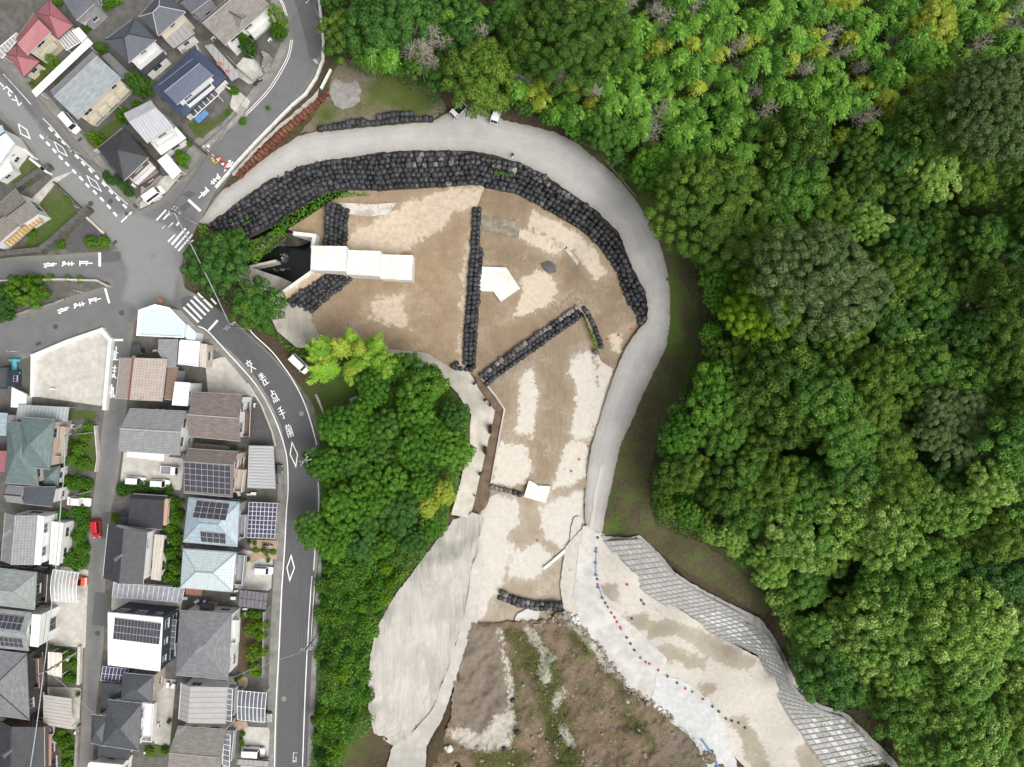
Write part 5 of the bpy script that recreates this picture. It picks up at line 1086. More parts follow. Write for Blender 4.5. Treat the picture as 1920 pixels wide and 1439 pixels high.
for a, b, lb in [((1106,205),(1115,250),'thin grey log lying on the bank above the haul road bend'),((1135,300),(1196,372),'long pale log edging the haul road bend'),((1180,285),(1206,240),'grey fallen stem leaning on the forest bank'),((1336,630),(1368,612),'bare grey trunk leaning from the lime dome trees'),((1374,652),(1402,640),'second bare trunk below the lime dome trees')]:
    tubething('fallen_log', [P(a[0], a[1], hz(*a)+.35), P((a[0]+b[0])/2, (a[1]+b[1])/2, hz((a[0]+b[0])/2, (a[1]+b[1])/2)+.45), P(b[0], b[1], hz(*b)+.5)], .13, WOODLOG, lb, 'log')
# ------------------------------------------------------------------ houses
R_RED = roofmat('roof_red', (.3,.11,.125), 'seam', (.36,.15,.165), .5, .45)
R_NAVY = roofmat('roof_navy', (.045,.06,.11), 'seam', (.065,.085,.145), .4, .45)
R_DKBLUE = roofmat('roof_blue_slate', (.075,.085,.105), 'tile', (.11,.12,.145), .5, .34)
R_GREY = roofmat('roof_grey_metal', (.25,.28,.295), 'slate', (.3,.33,.345), .55)
R_DARK = roofmat('roof_dark_tile', (.035,.037,.042), 'tile', (.06,.063,.07), .45, .34)
R_BROWN = roofmat('roof_brown_slate', (.165,.135,.125), 'slate', (.215,.18,.165), .8)
R_BROWN2 = roofmat('roof_grey_brown', (.2,.185,.17), 'slate', (.25,.235,.215), .8)
R_SLATE = roofmat('roof_grey_slate', (.16,.165,.175), 'slate', (.21,.215,.225), .7)
R_GREEN = roofmat('roof_green', (.105,.155,.15), 'slate', (.13,.185,.18), .6)
R_GGREY = roofmat('roof_green_grey', (.235,.265,.255), 'slate', (.29,.32,.305), .8)
R_LBLUE = roofmat('roof_light_blue', (.3,.38,.43), 'slate', (.35,.43,.48), .45)
R_PALE = roofmat('roof_pale_tile', (.44,.51,.53), 'tile', (.55,.61,.61), .5, .5)
R_SILVER = roofmat('roof_silver', (.42,.43,.46), 'corr', (.5,.51,.54), .35, .55)
R_OLD = roofmat('roof_old_tile', (.34,.29,.255), 'tile', (.44,.385,.34), .8, .5)
R_OLDB = roofmat('roof_old_brown', (.2,.135,.1), 'tile', (.26,.18,.135), .8, .4)
R_CHAR = roofmat('roof_charcoal', (.062,.068,.075), 'slate', (.082,.088,.096), .5)
R_LINED = roofmat('roof_lined_grey', (.33,.32,.32), 'seam', (.38,.37,.37), .5, .95)
R_WHITE = roofmat('roof_white', (.8,.8,.8), 'plain', (.74,.74,.74), .4)
R_GTILE = roofmat('roof_grey_tile', (.21,.215,.22), 'tile', (.29,.295,.3), .6, .5)
R_WAVY = roofmat('roof_wavy_brown', (.165,.15,.135), 'corr', (.25,.23,.21), .9, .5)
R_PINK = roofmat('roof_pink', (.42,.26,.25), 'corr', (.5,.33,.31), .7, .4)
R_SKY = roofmat('roof_sky_paint', (.5,.62,.68), 'plain', (.58,.69,.74), .4)
R_TAN = roofmat('roof_tan_sheet', (.5,.46,.4), 'seam', (.58,.54,.47), .6, .6)
W_CREAM = mat('wall_cream', (.62,.57,.45), (.53,.48,.38), .8, .8, .1)
W_WHITE = mat('wall_white', (.76,.76,.74), (.66,.66,.64), .6, .7, .08)
W_GREY = mat('wall_grey', (.33,.33,.34), (.25,.25,.26), .8, .8, .1)
W_DARK = mat('wall_dark', (.07,.065,.062), (.045,.042,.04), 1, .7, .1)
W_NAVY = mat('wall_navy', (.045,.06,.085), (.035,.045,.065), 1, .6, .1)
W_BEIGE = mat('wall_beige', (.5,.42,.35), (.43,.36,.3), .8, .8, .1)
W_BROWN = mat('wall_brown', (.16,.11,.085), (.12,.085,.07), 1, .8, .1)
RIDGE_L = mat('ridge_pale', (.42,.41,.4), (.34,.33,.32), 2, .7, .1); RIDGE_D = mat('ridge_dark', (.05,.052,.058), (.035,.036,.04), 2, .6, .1)
RIDGE_R = mat('ridge_red', (.2,.06,.05), (.15,.05,.04), 2, .6, .1)
def unit_window(w, h):
    f = MB(); t = .07
    f.box((0, .03, -h/2+t/2), (w, .1, t)); f.box((0, .03, h/2-t/2), (w, .1, t)); f.box((-w/2+t/2, .03, 0), (t, .1, h-2*t)); f.box((w/2-t/2, .03, 0), (t, .1, h-2*t)); f.box((0, .035, 0), (t*.8, .07, h-2*t)); f.box((0, .09, -h/2-.03), (w+.16, .22, .05))
    p = MB(); p.box((0, .012, 0), (w-2*t, .02, h-2*t)); return f.mesh('window', ALU), p.mesh('pane', GLASS)
WIN = [unit_window(1.7, 1.15), unit_window(1.1, .9), unit_window(2.4, 1.9)]
def unit_panel(w, h):
    m = MB(); m.box((0, 0, .03), (w, h, .05)); return m
SP = MB(); SP.box((0, 0, .03), (.96, .94, .05), mi=0)
for x in (-.485, .485): SP.box((x, 0, .035), (.03, 1, .07), mi=1)
for y in (-.485, .485): SP.box((0, y, .034), (.94, .03, .068), mi=1)
for x in (-.16, .16): SP.box((x, 0, .056), (.008, .93, .004), mi=1)
SPM = SP.mesh('solar_panel', [SOLAR, mat('panel_frame', (.5,.5,.5), (.4,.4,.4), 2, .4, 0, metal=.3)])
def house(name, label, wings, group=None, cat='house'):
    q0 = wings[0]['q']; c = sum((P(a, b, wings[0].get('ze', 5.5)) for a, b in q0), Vector())/len(q0)
    root = empty(name, (c.x, c.y, 0), label, cat, group)
    def part(mb, n, m, smooth=False):
        return link(n, mb.mesh(n, m, (c.x, c.y, 0), smooth), root)
    for w in wings:
        ze = w.get('ze', 5.6); dz = w.get('dz', 1.5); kind = w.get('k', 'gable'); e = [P(a, b, ze) for a, b in w['q']]; ov = w.get('ov', .5)
        rm = w.get('m', R_SLATE); wm = w.get('w', W_WHITE); z0 = w.get('z0', -.1); n = len(e); rf = w.get('rf', .5)
        faces, ridge, gt = [], [], {}
        if n == 4 and kind in ('gable', 'hip'):
            m0 = e[0].lerp(e[3], rf); m1 = e[1].lerp(e[2], rf); up = Vector((0, 0, dz)); r0, r1 = m0+up, m1+up
            if kind == 'hip':
                L = (m1-m0).length; hw = (e[3]-e[0]).length/2; t = min(.47, w.get('hf', .95)*hw/L); r0, r1 = m0.lerp(m1, t)+up, m0.lerp(m1, 1-t)+up
                faces = [[e[0], e[1], r1, r0], [e[2], e[3], r0, r1], [e[1], e[2], r1], [e[3], e[0], r0]]; ridge = [(r0, r1), (e[0], r0), (e[3], r0), (e[1], r1), (e[2], r1)]
            else:
                faces = [[e[0], e[1], r1, r0], [e[2], e[3], r0, r1]]; ridge = [(r0, r1)]; gt = {1: (r1, rf), 3: (r0, 1-rf)}
        elif kind == 'shed':
            up = Vector((0, 0, dz)); faces = [[e[0], e[1], e[2]+up, e[3]+up]]
        else: faces = [list(e)]
        rb = MB()
        for f in faces:
            ua = f[1]-f[0]; L = ua.length; u = ua.normalized(); nn = u.cross(f[-1]-f[0]).normalized()
            v = nn.cross(u); uv = [((p-f[0]).dot(u), (p-f[0]).dot(v)) for p in f]
            if nn.z < 0: f, uv = f[::-1], uv[::-1]
            if len(f) > 4:
                for t3 in tessellate_polygon([f]):
                    q = [f[i] for i in t3]; q = q if (q[1]-q[0]).cross(q[2]-q[0]).z > 0 else q[::-1]; rb.face(q, [(p.x, p.y) for p in q])
            else: rb.face(f, uv)
            dn = Vector((0, 0, -.16)); rb.face([p+dn for p in f][::-1])
            for a_, b_ in zip(f, f[1:]+f[:1]): rb.face([a_+dn, b_+dn, b_, a_])
        part(rb, 'roof', rm)
        if ridge and w.get('rc', RIDGE_D) is not None:
            rr = MB()
            for a_, b_ in ridge: rr.tube([a_+Vector((0, 0, .05)), b_+Vector((0, 0, .05))], w.get('rw', .11), 6)
            part(rr, 'ridge_cap', w.get('rc', RIDGE_D))
        if n == 4 and kind in ('gable', 'hip', 'shed'):
            gb = MB()
            for a_, b_ in ((0, 1), (2, 3)):
                up = Vector((0, 0, dz-.1 if kind == 'shed' and a_ == 2 else -.1)); o = ((e[a_]+e[b_])/2-sum(e, Vector())/4); o.z = 0; o = o.normalized()*.07
                gb.tube([e[a_]+up+o, e[b_]+up+o], .065, 5)
            part(gb, 'gutter', ALU if ze > 3.5 else BLACK)
        # walls under the eaves
        ctr = sum(e, Vector())/n; ins = []
        for i in range(n):
            a_ = (e[(i+1) % n]-e[i]); a_.z = 0; b_ = (e[i-1]-e[i]); b_.z = 0
            ins.append(e[i]+a_.normalized()*ov*w.get('os', 1)+b_.normalized()*ov)
        if w.get('walls', True):
            wb = MB(); order = 1 if sum(ins[i].x*ins[(i+1) % n].y-ins[(i+1) % n].x*ins[i].y for i in range(n)) > 0 else -1
            for i in range(n):
                A, B = ins[i].copy(), ins[(i+1) % n].copy(); A.z = B.z = z0; A2, B2 = A.copy(), B.copy(); A2.z = B2.z = ze-.16+(0 if kind != 'shed' else 0)
                if kind == 'shed':
                    if i == 2: A2.z = B2.z = ze+dz-.3
                    if i == 1: B2.z = ze+dz-.3
                    if i == 3: A2.z = ze+dz-.3
                poly = [A, B, B2, A2]
                if kind == 'gable' and i in gt:
                    g, t = gt[i]; gp = A2.lerp(B2, t if i == 1 else t); gp.z = ze+dz*(1-ov*2/max(1, (e[3]-e[0]).length))-.2; poly = [A, B, B2, gp, A2]
                wb.face(poly if order > 0 else poly[::-1])
            part(wb, 'wall', wm)
            if kind == 'flat' and w.get('par', True):
                pb = MB(); pm = w.get('pm', WHITE)
                for i in range(n):
                    A, B = e[i], e[(i+1) % n]; d = (B-A); d.normalize(); nn = Vector((-d.y, d.x, 0))*order; dd = Vector((d.x, d.y, 0))
                    # alternate butt-ends so that corner tops do not coincide
                    q = [A, B, B+nn*.22, A+nn*.22]; pb.prism([p[:2] for p in q], ze-.1, ze+.32-.004*(i % 3))
                part(pb, 'parapet', pm)
            # windows on the walls that face the middle of the site
            fl = [1.5, 4.3] if ze > 5 else ([1.5] if ze > 2.4 else [])
            if w.get('z0', 0) > 2: fl = [4.3]
            for i in range(n):
                A, B = ins[i], ins[(i+1) % n]; d = (B-A); d.z = 0; L = d.length; d.normalize(); nn = Vector((d.y, -d.x, 0))*order
                mid = (A+B)/2
                if nn.dot(Vector((-mid.x, -mid.y, 0))) < 5 or L < 2.2 or not w.get('win', True): continue
                k = max(1, int(L/3.1))
                for lv in fl:
                    for j in range(k):
                        if RND.random() < .15: continue
                        wi = RND.choice([0, 0, 1, 2]) if L > 4 else 1
                        if lv > 2 and wi == 2: wi = 0
                        p = A.lerp(B, (j+.5)/k); p.z = lv+(.25 if wi < 2 else 0)
                        M = Matrix((-d*order, nn, Vector((0, 0, 1)))).transposed().to_4x4(); M.translation = Vector((p.x-c.x, p.y-c.y, p.z))
                        fo = link('window', WIN[wi][0], root); fo.matrix_local = M; po = link('pane', WIN[wi][1], fo)
        for b in w.get('balc', []):
            i, f0, f1, dep, z, bm = b; A, B = ins[i], ins[(i+1) % n]; d = B-A; d.z = 0; L = d.length; d.normalize()
            s_ = 1 if sum(ins[k].x*ins[(k+1) % n].y-ins[(k+1) % n].x*ins[k].y for k in range(n)) > 0 else -1; nn = Vector((d.y, -d.x, 0))*s_
            a0 = A+d*L*f0; a1 = A+d*L*f1; mb = MB(); pr = lambda p, q, zz0, zz1: mb.prism([p[:2], q[:2], (q+nn*.12)[:2], (p+nn*.12)[:2]], zz0, zz1)
            mb.prism([a0[:2], a1[:2], (a1+nn*dep)[:2], (a0+nn*dep)[:2]], z-.2, z)
            pr(a0+nn*dep, a1+nn*dep, z-.2, z+1.0)
            for p, sgn in ((a0, 1), (a1, -1)): mb.prism([p[:2], (p+d*.12*sgn)[:2], (p+d*.12*sgn+nn*(dep-.003))[:2], (p+nn*(dep-.003))[:2]], z-.19, z+.99)
            part(mb, 'balcony', bm)
            if b[5] is not None and dep > .8:
                rl = MB(); rl.tube([a0+nn*(dep+.06)+Vector((0, 0, z+1.06-a0.z)), a1+nn*(dep+.06)+Vector((0, 0, z+1.06-a1.z))], .04, 5); part(rl, 'handrail', ALU)
        for s in w.get('solar', []):
            fi, u0, u1, v0, v1, nu, nv = s; f = faces[fi]; u = (f[1]-f[0]); nn = u.cross(f[-1]-f[0]).normalized()
            un = u.normalized(); vn = nn.cross(un)
            if nn.z < 0: nn = -nn; 
            if vn.z < 0: vn = -vn
            U = u.length; V = max((p-f[0]).dot(vn) for p in f); pw, ph = U*(u1-u0)/nu, V*(v1-v0)/nv
            for i in range(nu):
                for j in range(nv):
                    p = f[0]+un*(U*u0+pw*(i+.5))+vn*(V*v0+ph*(j+.5))+nn*.07
                    M = Matrix((un*pw, vn*ph, nn)).transposed().to_4x4(); M.translation = p-Vector((c.x, c.y, 0)); o = link('solar_panel', SPM, root); o.matrix_local = M
    return root
def canopy(name, label, q, z, nu, nv, pane, bar=WHITE, cat='carport', group=None, arch=0.0, posts=True, bw=.07):
    """light roof of strips on a frame: strips run from q0-q3 side to q1-q2"""
    e = [P(a, b, z) for a, b in q]; c = sum(e, Vector())/4; root = empty(name, (c.x, c.y, 0), label, cat, group)
    def S(u, v):
        p = e[0].lerp(e[1], u).lerp(e[3].lerp(e[2], u), v); p.z += arch*(1-(2*v-1)**2); return p
    K = 1 if not arch else 4
    for i in range(nu):
        for j in range(nv):
            mb = MB()
            for k in range(K):
                v0, v1 = (j+k/K)/nv, (j+(k+1)/K)/nv; f = [S(i/nu, v0), S((i+1)/nu, v0), S((i+1)/nu, v1), S(i/nu, v1)]
                uv = [(i, v0*6), (i+1, v0*6), (i+1, v1*6), (i, v1*6)]
                if (f[1]-f[0]).cross(f[2]-f[0]).z < 0: f, uv = f[::-1], uv[::-1]
                mb.face(f, uv)
            mb.build('roof_panel', pane, root)
    fr = MB(); up = Vector((0, 0, .035))
    for i in range(nu+1): fr.tube([S(i/nu, k/8)+up for k in range(9)], bw, 4)
    for j in range(nv+1): fr.tube([S(0, j/nv)+up*1.3, S(1, j/nv)+up*1.3], bw, 4)
    fr.build('frame', bar, root)
    if posts:
        for u, v in ((.06, .06), (.94, .06), (.94, .94), (.06, .94)):
            p = S(u, v); pb = MB(); pb.box((p.x, p.y, p.z/2-.03), (.1, .1, p.z-.04)); pb.build('post', bar, root)
    return root
POLY = glassy('polycarbonate_clear', (.55,.58,.6), .55); POLYG = glassy('polycarbonate_grey', (.16,.18,.22), .75); POLYD = glassy('polycarbonate_smoke', (.06,.07,.085), .85); POLYV = glassy('polycarbonate_violet', (.075,.07,.14), .85); POLYY = glassy('polycarbonate_amber', (.62,.45,.22), .85, .4); POLYM = glassy('polycarbonate_mauve', (.19,.18,.2), .9)
def z6(ox, oy, pts): return [(ox+x/6, oy+y/6) for x, y in pts]
# --- top block of the town
house('house', 'house with red metal roofs in stepped sections beside the long white shed', [
 dict(q=z6(0,0,[(180,430),(385,150),(570,355),(300,618)]), k='gable', m=R_RED, w=W_CREAM, ze=5.4, dz=1.1, rc=RIDGE_R, balc=[(2,.15,.85,1.0,2.9,W_CREAM)]),
 dict(q=z6(0,0,[(400,150),(552,0),(825,285),(650,440)]), k='hip', m=R_RED, w=W_CREAM, ze=3.2, dz=1.2, rc=RIDGE_R, rw=.06),
 dict(q=z6(0,0,[(65,605),(185,510),(445,690),(265,870)]), k='hip', m=R_RED, w=W_CREAM, ze=3.0, dz=1.1, rc=RIDGE_R, rw=.06)])
house('house', 'dark slate house with pergola at the top edge beside the narrow green garden', [dict(q=[(112,-25),(165,-40),(177,6),(142,38)], k='gable', m=R_DKBLUE, ze=5, w=W_GREY), dict(q=z6(0,0,[(860,230),(1000,60),(1080,90),(960,290)]), k='flat', m=R_LINED, ze=2.7, par=False)])
house('house', 'blue slate house with red ended white balcony above a dark lower roof', [
 dict(q=z6(0,0,[(1180,450),(1510,205),(1755,445),(1440,705)]), k='hip', m=R_DKBLUE, w=W_WHITE, ze=5.5, dz=1.5, balc=[(2,.02,.98,1.1,3.0,W_WHITE)]),
 dict(q=z6(0,0,[(1500,760),(1765,500),(1890,645),(1640,865)]), k='shed', dz=.5, m=R_DARK, w=W_WHITE, ze=2.7)])
house('house', 'wide blue slate house with pale hip lines at the top of the town block', [
 dict(q=[(260,32),(300,-14),(347,22),(296,67)], k='hip', m=R_DKBLUE, w=W_CREAM, ze=5.6, dz=1.5, rc=RIDGE_L, rw=.08), dict(q=[(300,66),(341,32),(368,66),(328,94)], k='shed', m=R_LINED, ze=2.8, dz=.5, w=W_WHITE, balc=[(0,.1,.9,.8,1.2,W_WHITE)])])
house('house', 'long plain grey metal roofed apartment house with white stepped balconies', [
 dict(q=z6(0,0,[(570,1030),(1050,582),(1355,872),(868,1340)]), k='gable', rf=.3, m=R_GREY, w=W_CREAM, ze=5.8, dz=1.2, rc=RIDGE_L, rw=.05, balc=[(2,.02,.26,1.2,2.9,W_CREAM),(2,.27,.5,1.2,2.9,W_CREAM),(2,.51,.74,1.2,2.9,W_CREAM),(2,.75,.98,1.2,2.9,W_CREAM)]),
 dict(q=z6(0,0,[(1140,632),(1222,592),(1500,862),(1385,905)]), k='shed', dz=.3, m=R_SLATE, ze=3.0, w=W_CREAM)], cat='apartment house')
house('house', 'navy blue metal roofed house with white walls and glazed sunroom by the lawn', [
 dict(q=[(298,160),(362,110),(399,140),(331,196)], k='gable', m=R_NAVY, w=W_WHITE, ze=5.6, dz=1.2, rc=RIDGE_L, rw=.05, balc=[(2,.1,.9,.9,3.0,W_WHITE)]),
 dict(q=[(286,162),(367,90),(425,145),(343,222)], k='hip', m=R_NAVY, w=W_WHITE, ze=3.0, dz=.9, rc=None)])
canopy('sunroom', 'dark glazed sunroom roof on the navy house above the blue awning', [(351,206),(401,167),(411,177),(363,221)], 2.7, 6, 1, POLYD, WHITE, 'sunroom')
mb = MB(); e = [P(a, b, z) for a, b, z in ((364,222,2.4),(384,206,2.4),(392,214,2.0),(372,232,2.0))]; mb.face(e if (e[1]-e[0]).cross(e[2]-e[0]).z > 0 else e[::-1]); mb.tube([e[0], e[3]], .05, 5); mb.tube([e[1], e[2]], .05, 5); mb.thing('awning', BSHEET, 'blue awning below the glazed sunroom', 'awning')
house('house', 'grey slate roofed white house with small gable dormer and deep balcony at the road bend', [
 dict(q=[(374,42),(458,-28),(507,10),(421,84)], k='gable', rf=.3, m=R_BROWN2, w=W_WHITE, ze=5.6, dz=1.8, rc=RIDGE_L, rw=.07, balc=[(2,.02,.55,1.3,3.0,W_WHITE)]),
 dict(q=[(434,15),(465,28),(446,52),(434,40)], k='gable', m=R_BROWN2, ze=6.0, dz=.9, w=W_WHITE, z0=5, win=False)])
house('house', 'small house with blue grey roof and pink porch strip at the top edge', [dict(q=[(330,5),(375,-30),(398,-6),(358,24)], k='gable', m=R_DKBLUE, ze=5.2, w=W_GREY), dict(q=[(357,22),(395,-8),(402,0),(363,30)], k='shed', dz=.3, m=R_PINK, ze=2.8, w=W_WHITE)])
house('house', 'small house with shiny ribbed silver roof and white pink walls', [
 dict(q=[(232,214),(283,189),(325,237),(275,268)], k='gable', rf=.35, m=R_SILVER, w=W_WHITE, ze=5.6, dz=.9, rc=RIDGE_L, rw=.05, balc=[(2,.05,.95,1.2,3.0,W_WHITE)]), dict(q=[(282,268),(330,238),(350,260),(303,292)], k='shed', dz=.2, m=R_WHITE, w=W_WHITE, ze=2.8)])
house('house', 'black tiled hip roof house with laundry balcony beside the dashed street', [
 dict(q=z6(0,240,[(1095,232),(1392,-5),(1668,330),(1390,592)]), k='hip', m=R_DARK, w=W_BROWN, ze=5.5, dz=1.6, balc=[(2,.05,.95,1.2,3.0,W_WHITE)]), dict(q=[(243,338),(283,305),(300,325),(258,352)], k='shed', dz=.3, m=R_BROWN, w=W_BROWN, ze=2.6)])
canopy('carport', 'small plain white flat carport at the corner beside the black tiled house', [(296,302),(313,289),(340,321),(324,336)], 2.6, 1, 1, mat('white_sheet', (.78,.78,.77), (.7,.7,.69), 1, .5, 0), WHITE)
canopy('walkway_roof', 'long narrow white sheet roof between the red house and the grey apartment house', [(60,172),(165,72),(174,82),(68,182)], 2.5, 14, 1, mat('pale_sheet', (.66,.7,.7), (.56,.6,.6), .8, .6, .1), WHITE, 'shed')
canopy('carport', 'striped polycarbonate lean-to at the corner of the red roofed house', [(110,75),(130,58),(150,80),(125,95)], 2.5, 5, 1, POLY, WHITE)
canopy('canopy', 'striped clear canopy below the red roofed house at the frame edge', [(-8,95),(31,62),(38,70),(4,110)], 2.6, 7, 1, POLY, WHITE)
house('shed', 'white box shed at the end of the long narrow white roof', [dict(q=z6(0,0,[(805,350),(885,305),(980,410),(915,480)]), k='flat', m=R_WHITE, ze=2.5, par=False, win=False)], cat='shed')
# --- far corner across the dashed street
house('house', 'light blue painted house with tan side roofs at the edge of the frame', [dict(q=[(-45,240),(4,236),(27,268),(-8,318)], k='gable', m=R_SKY, ze=5, dz=.8, w=W_WHITE), dict(q=[(5,276),(14,268),(28,290),(18,296)], k='shed', dz=.2, m=R_TAN, ze=3, w=W_WHITE), dict(q=[(-20,312),(18,300),(26,320),(-10,345)], k='flat', m=R_WHITE, ze=2.8, w=W_WHITE)])
house('house', 'weathered grey brown roofed house with white walls and amber striped awnings', [dict(q=[(-8,388),(30,354),(73,400),(36,424)], k='gable', rf=.6, m=R_WAVY, ze=4.6, dz=1.0, w=W_WHITE), dict(q=[(-30,402),(4,382),(34,424),(-20,470)], k='gable', m=R_WAVY, ze=4.2, dz=.9, w=W_WHITE)])
canopy('awning', 'amber striped lean-to roof along the weathered house', [(8,455),(68,404),(79,414),(20,464)], 2.6, 11, 1, POLYY, WOOD, 'lean-to')
for pp, w, z1, m, lb in [([(28,350),(86,312)], .9, 1.6, DARKC, 'dark mossy block wall behind the light blue house'), ([(-20,478),(72,468),(96,450),(160,392)], .9, 1.9, DARKC, 'long dark stained block wall bending round the weed lot'), ([(30,265),(60,294)], .35, 1.5, W_WHITE, 'white garden wall beside the light blue house'), ([(56,298),(86,322)], .35, 1.6, W_WHITE, 'second white wall sloping down to the street'), ([(100,342),(158,398)], .3, .8, DARKC, 'low dark kerb wall between the weed lot and the street'), ([(160,406),(192,436)], .4, .5, PALEC, 'pale kerb wall along the small parking yard')]:
    wall('block_wall', pp, w, 0, z1, m, lb, 'wall')
# --- corner shop and its neighbours
house('shop', 'corner building with flat sky blue roof and white parapet', [dict(q=[(257,630),(261,582),(292,571),(319,577),(349,608),(345,634)], k='flat', m=R_SKY, w=W_WHITE, ze=4.2, ov=.2), dict(q=[(351,608),(368,624),(366,642),(348,636)], k='flat', m=R_SKY, ze=3.2, w=W_WHITE, par=False, ov=.1)], cat='shop')
house('house', 'patched rear house with grey deck roof and blue stained white roof behind the corner shop', [dict(q=[(297,636),(334,636),(330,690),(312,690),(296,660)], k='flat', m=R_GTILE, ze=4.0, w=W_GREY, par=False), dict(q=[(338,637),(376,641),(372,688),(335,683)], k='flat', m=R_WHITE, ze=3.4, w=W_BEIGE, pm=W_WHITE), dict(q=[(376,644),(389,646),(386,690),(374,688)], k='flat', m=R_TAN, ze=3.0, w=W_BEIGE, par=False, ov=.1), dict(q=[(314,690),(334,690),(326,750),(310,748)], k='shed', dz=.3, m=R_OLDB, ze=4, w=W_GREY), dict(q=[(328,716),(356,718),(352,762),(322,760)], k='flat', m=R_WHITE, ze=5.2, w=W_WHITE, par=False, ov=.15)])
house('house', 'house with pale brown weathered tile roof split by a dark red ridge', [dict(q=[(225,671),(217,748),(303,753),(312,673)], k='gable', rf=.38, m=R_OLD, w=W_BEIGE, ze=4.6, dz=1.4, rc=RIDGE_R, rw=.16), dict(q=[(248,648),(262,646),(264,664),(250,668)], k='flat', m=R_CHAR, ze=2.6, w=W_DARK, par=False)])
house('house', 'grey tiled gable house with a white porch strip facing the parking yard', [dict(q=[(243,767),(350,772),(338,853),(222,845)], k='gable', rf=.46, m=R_GTILE, w=W_WHITE, ze=5.5, dz=1.4, rc=RIDGE_L, rw=.13), dict(q=[(238,845),(308,850),(307,865),(238,857)], k='flat', m=R_WHITE, ze=3, w=W_WHITE, par=False, win=False)])
house('house', 'brown slate gable house with white side wall beside the wedge shaped yard', [dict(q=[(363,736),(455,741),(451,827),(353,818)], k='gable', m=R_BROWN, w=W_WHITE, ze=5.8, dz=1.2, rc=RIDGE_L, rw=.1, balc=[(1,.35,.98,1.3,3.0,W_BROWN)])])
house('house', 'house with large solar array on brown roof next to the grey carport', [dict(q=[(352,842),(446,848),(436,932),(344,924)], k='gable', rf=.27, m=R_BROWN, w=W_BEIGE, ze=5.6, dz=1.3, rc=RIDGE_L, rw=.07, solar=[(1,.03,.97,.06,.97,8,5)], balc=[(1,.4,.98,1.3,3.0,W_BEIGE)]), dict(q=[(365,831),(424,836),(422,850),(362,846)], k='shed', dz=.3, m=R_BROWN, ze=3.2, w=W_BEIGE)])
GMET = roofmat('carport_grey_sheet', (.45,.46,.47), 'corr', (.5,.51,.52), .4, .5)
canopy('carport', 'ribbed light grey carport roof beside the house with the large solar array', [(517,837+80),(513,837),(467,836),(464,915)], 2.6, 14, 1, GMET, ALU, bw=.04)
house('house', 'light blue hip roof house with two solar arrays beside the violet carport', [dict(q=[(353,934),(449,943),(445,1025),(343,1016)], k='hip', hf=.8, m=R_LBLUE, w=W_GREY, ze=5.6, dz=1.4, rc=R_LBLUE, rw=.06, solar=[(0,.18,.82,.08,.8,5,3),(1,.2,.66,.1,.6,4,2)], balc=[(1,.3,.9,1.0,3.0,W_GREY)])])
canopy('carport', 'violet tinted carport with white grid frame beside the light blue solar house', [(467,942),(520,944),(515,1010),(463,1008)], 2.7, 7, 8, POLYV, WHITE, bw=.045)
house('house', 'pale blue tiled hip roof house beside the silver car', [dict(q=[(343,1030),(443,1037),(436,1110),(338,1102)], k='hip', hf=.95, m=R_PALE, w=W_GREY, ze=5.6, dz=1.4, rc=mat('ridge_blue', (.33,.42,.48), (.3,.38,.44)), rw=.1, balc=[(1,.05,.95,1.4,3.0,W_GREY)])])
canopy('canopy', 'rusty red corrugated lean-to under the pale blue house', [(350,1103),(379,1105),(377,1117),(349,1115)], 2.3, 6, 1, roofmat('rusty_sheet', (.3,.1,.08), 'corr', (.42,.2,.17), .8, .3), WOOD, 'lean-to')
canopy('carport', 'mauve grey glazed carport with dark bars above the topiary garden', [(449,1106),(503,1112),(499,1144),(447,1138)], 2.6, 7, 2, POLYM, mat('dark_bar', (.05,.05,.055)), bw=.03)
house('house', 'dark grey slate hip roof house with antenna above the topiary garden', [dict(q=[(337,1146),(434,1153),(428,1275),(329,1266)], k='hip', hf=1.0, m=R_SLATE, w=W_WHITE, ze=5.4, dz=1.7, rc=None, balc=[(1,.1,.5,1.0,2.9,W_WHITE)]), dict(q=[(375,1131),(402,1134),(401,1149),(373,1146)], k='hip', m=R_CHAR, ze=2.6, dz=.5, w=W_BEIGE, rc=None)])
house('house', 'grey lined metal roof house with white wall and glazed balcony', [dict(q=[(340,1281),(335,1349),(422,1358),(426,1289)], k='gable', rf=.25, m=R_LINED, w=W_WHITE, ze=5.6, dz=.9, rc=None, balc=[(2,.05,.95,1.3,3.0,W_GREY)])])
canopy('canopy', 'narrow glazed balcony roof on the grey lined house', [(425,1290),(436,1292),(434,1353),(423,1351)], 5.3, 1, 6, POLYG, WHITE, 'canopy', posts=False)
canopy('carport', 'smoky blue glass carport with white bars beside the grey lined house', [(447,1295),(500,1300),(497,1354),(446,1350)], 2.7, 7, 2, POLYG, WHITE, arch=.4)
house('house', 'grey brown slate gable house at the bottom edge with glazed side balcony', [dict(q=[(333,1363),(424,1369),(415,1462),(314,1450)], k='gable', rf=.48, m=R_BROWN2, w=W_CREAM, ze=5.6, dz=1.3, rc=RIDGE_L, rw=.08, balc=[(1,.05,.75,1.3,3.0,W_GREY)])])
canopy('canopy', 'narrow glazed balcony roof on the grey brown slate house', [(420,1376),(432,1378),(430,1438),(417,1434)], 5.2, 1, 6, POLYG, WHITE, 'canopy', posts=False)
house('shed', 'low grey sheet roof beside the white van at the bottom edge', [dict(q=[(446,1424),(505,1428),(500,1437),(444,1433)], k='shed', dz=.2, m=R_LINED, ze=2.3, w=W_GREY, win=False)], cat='shed')
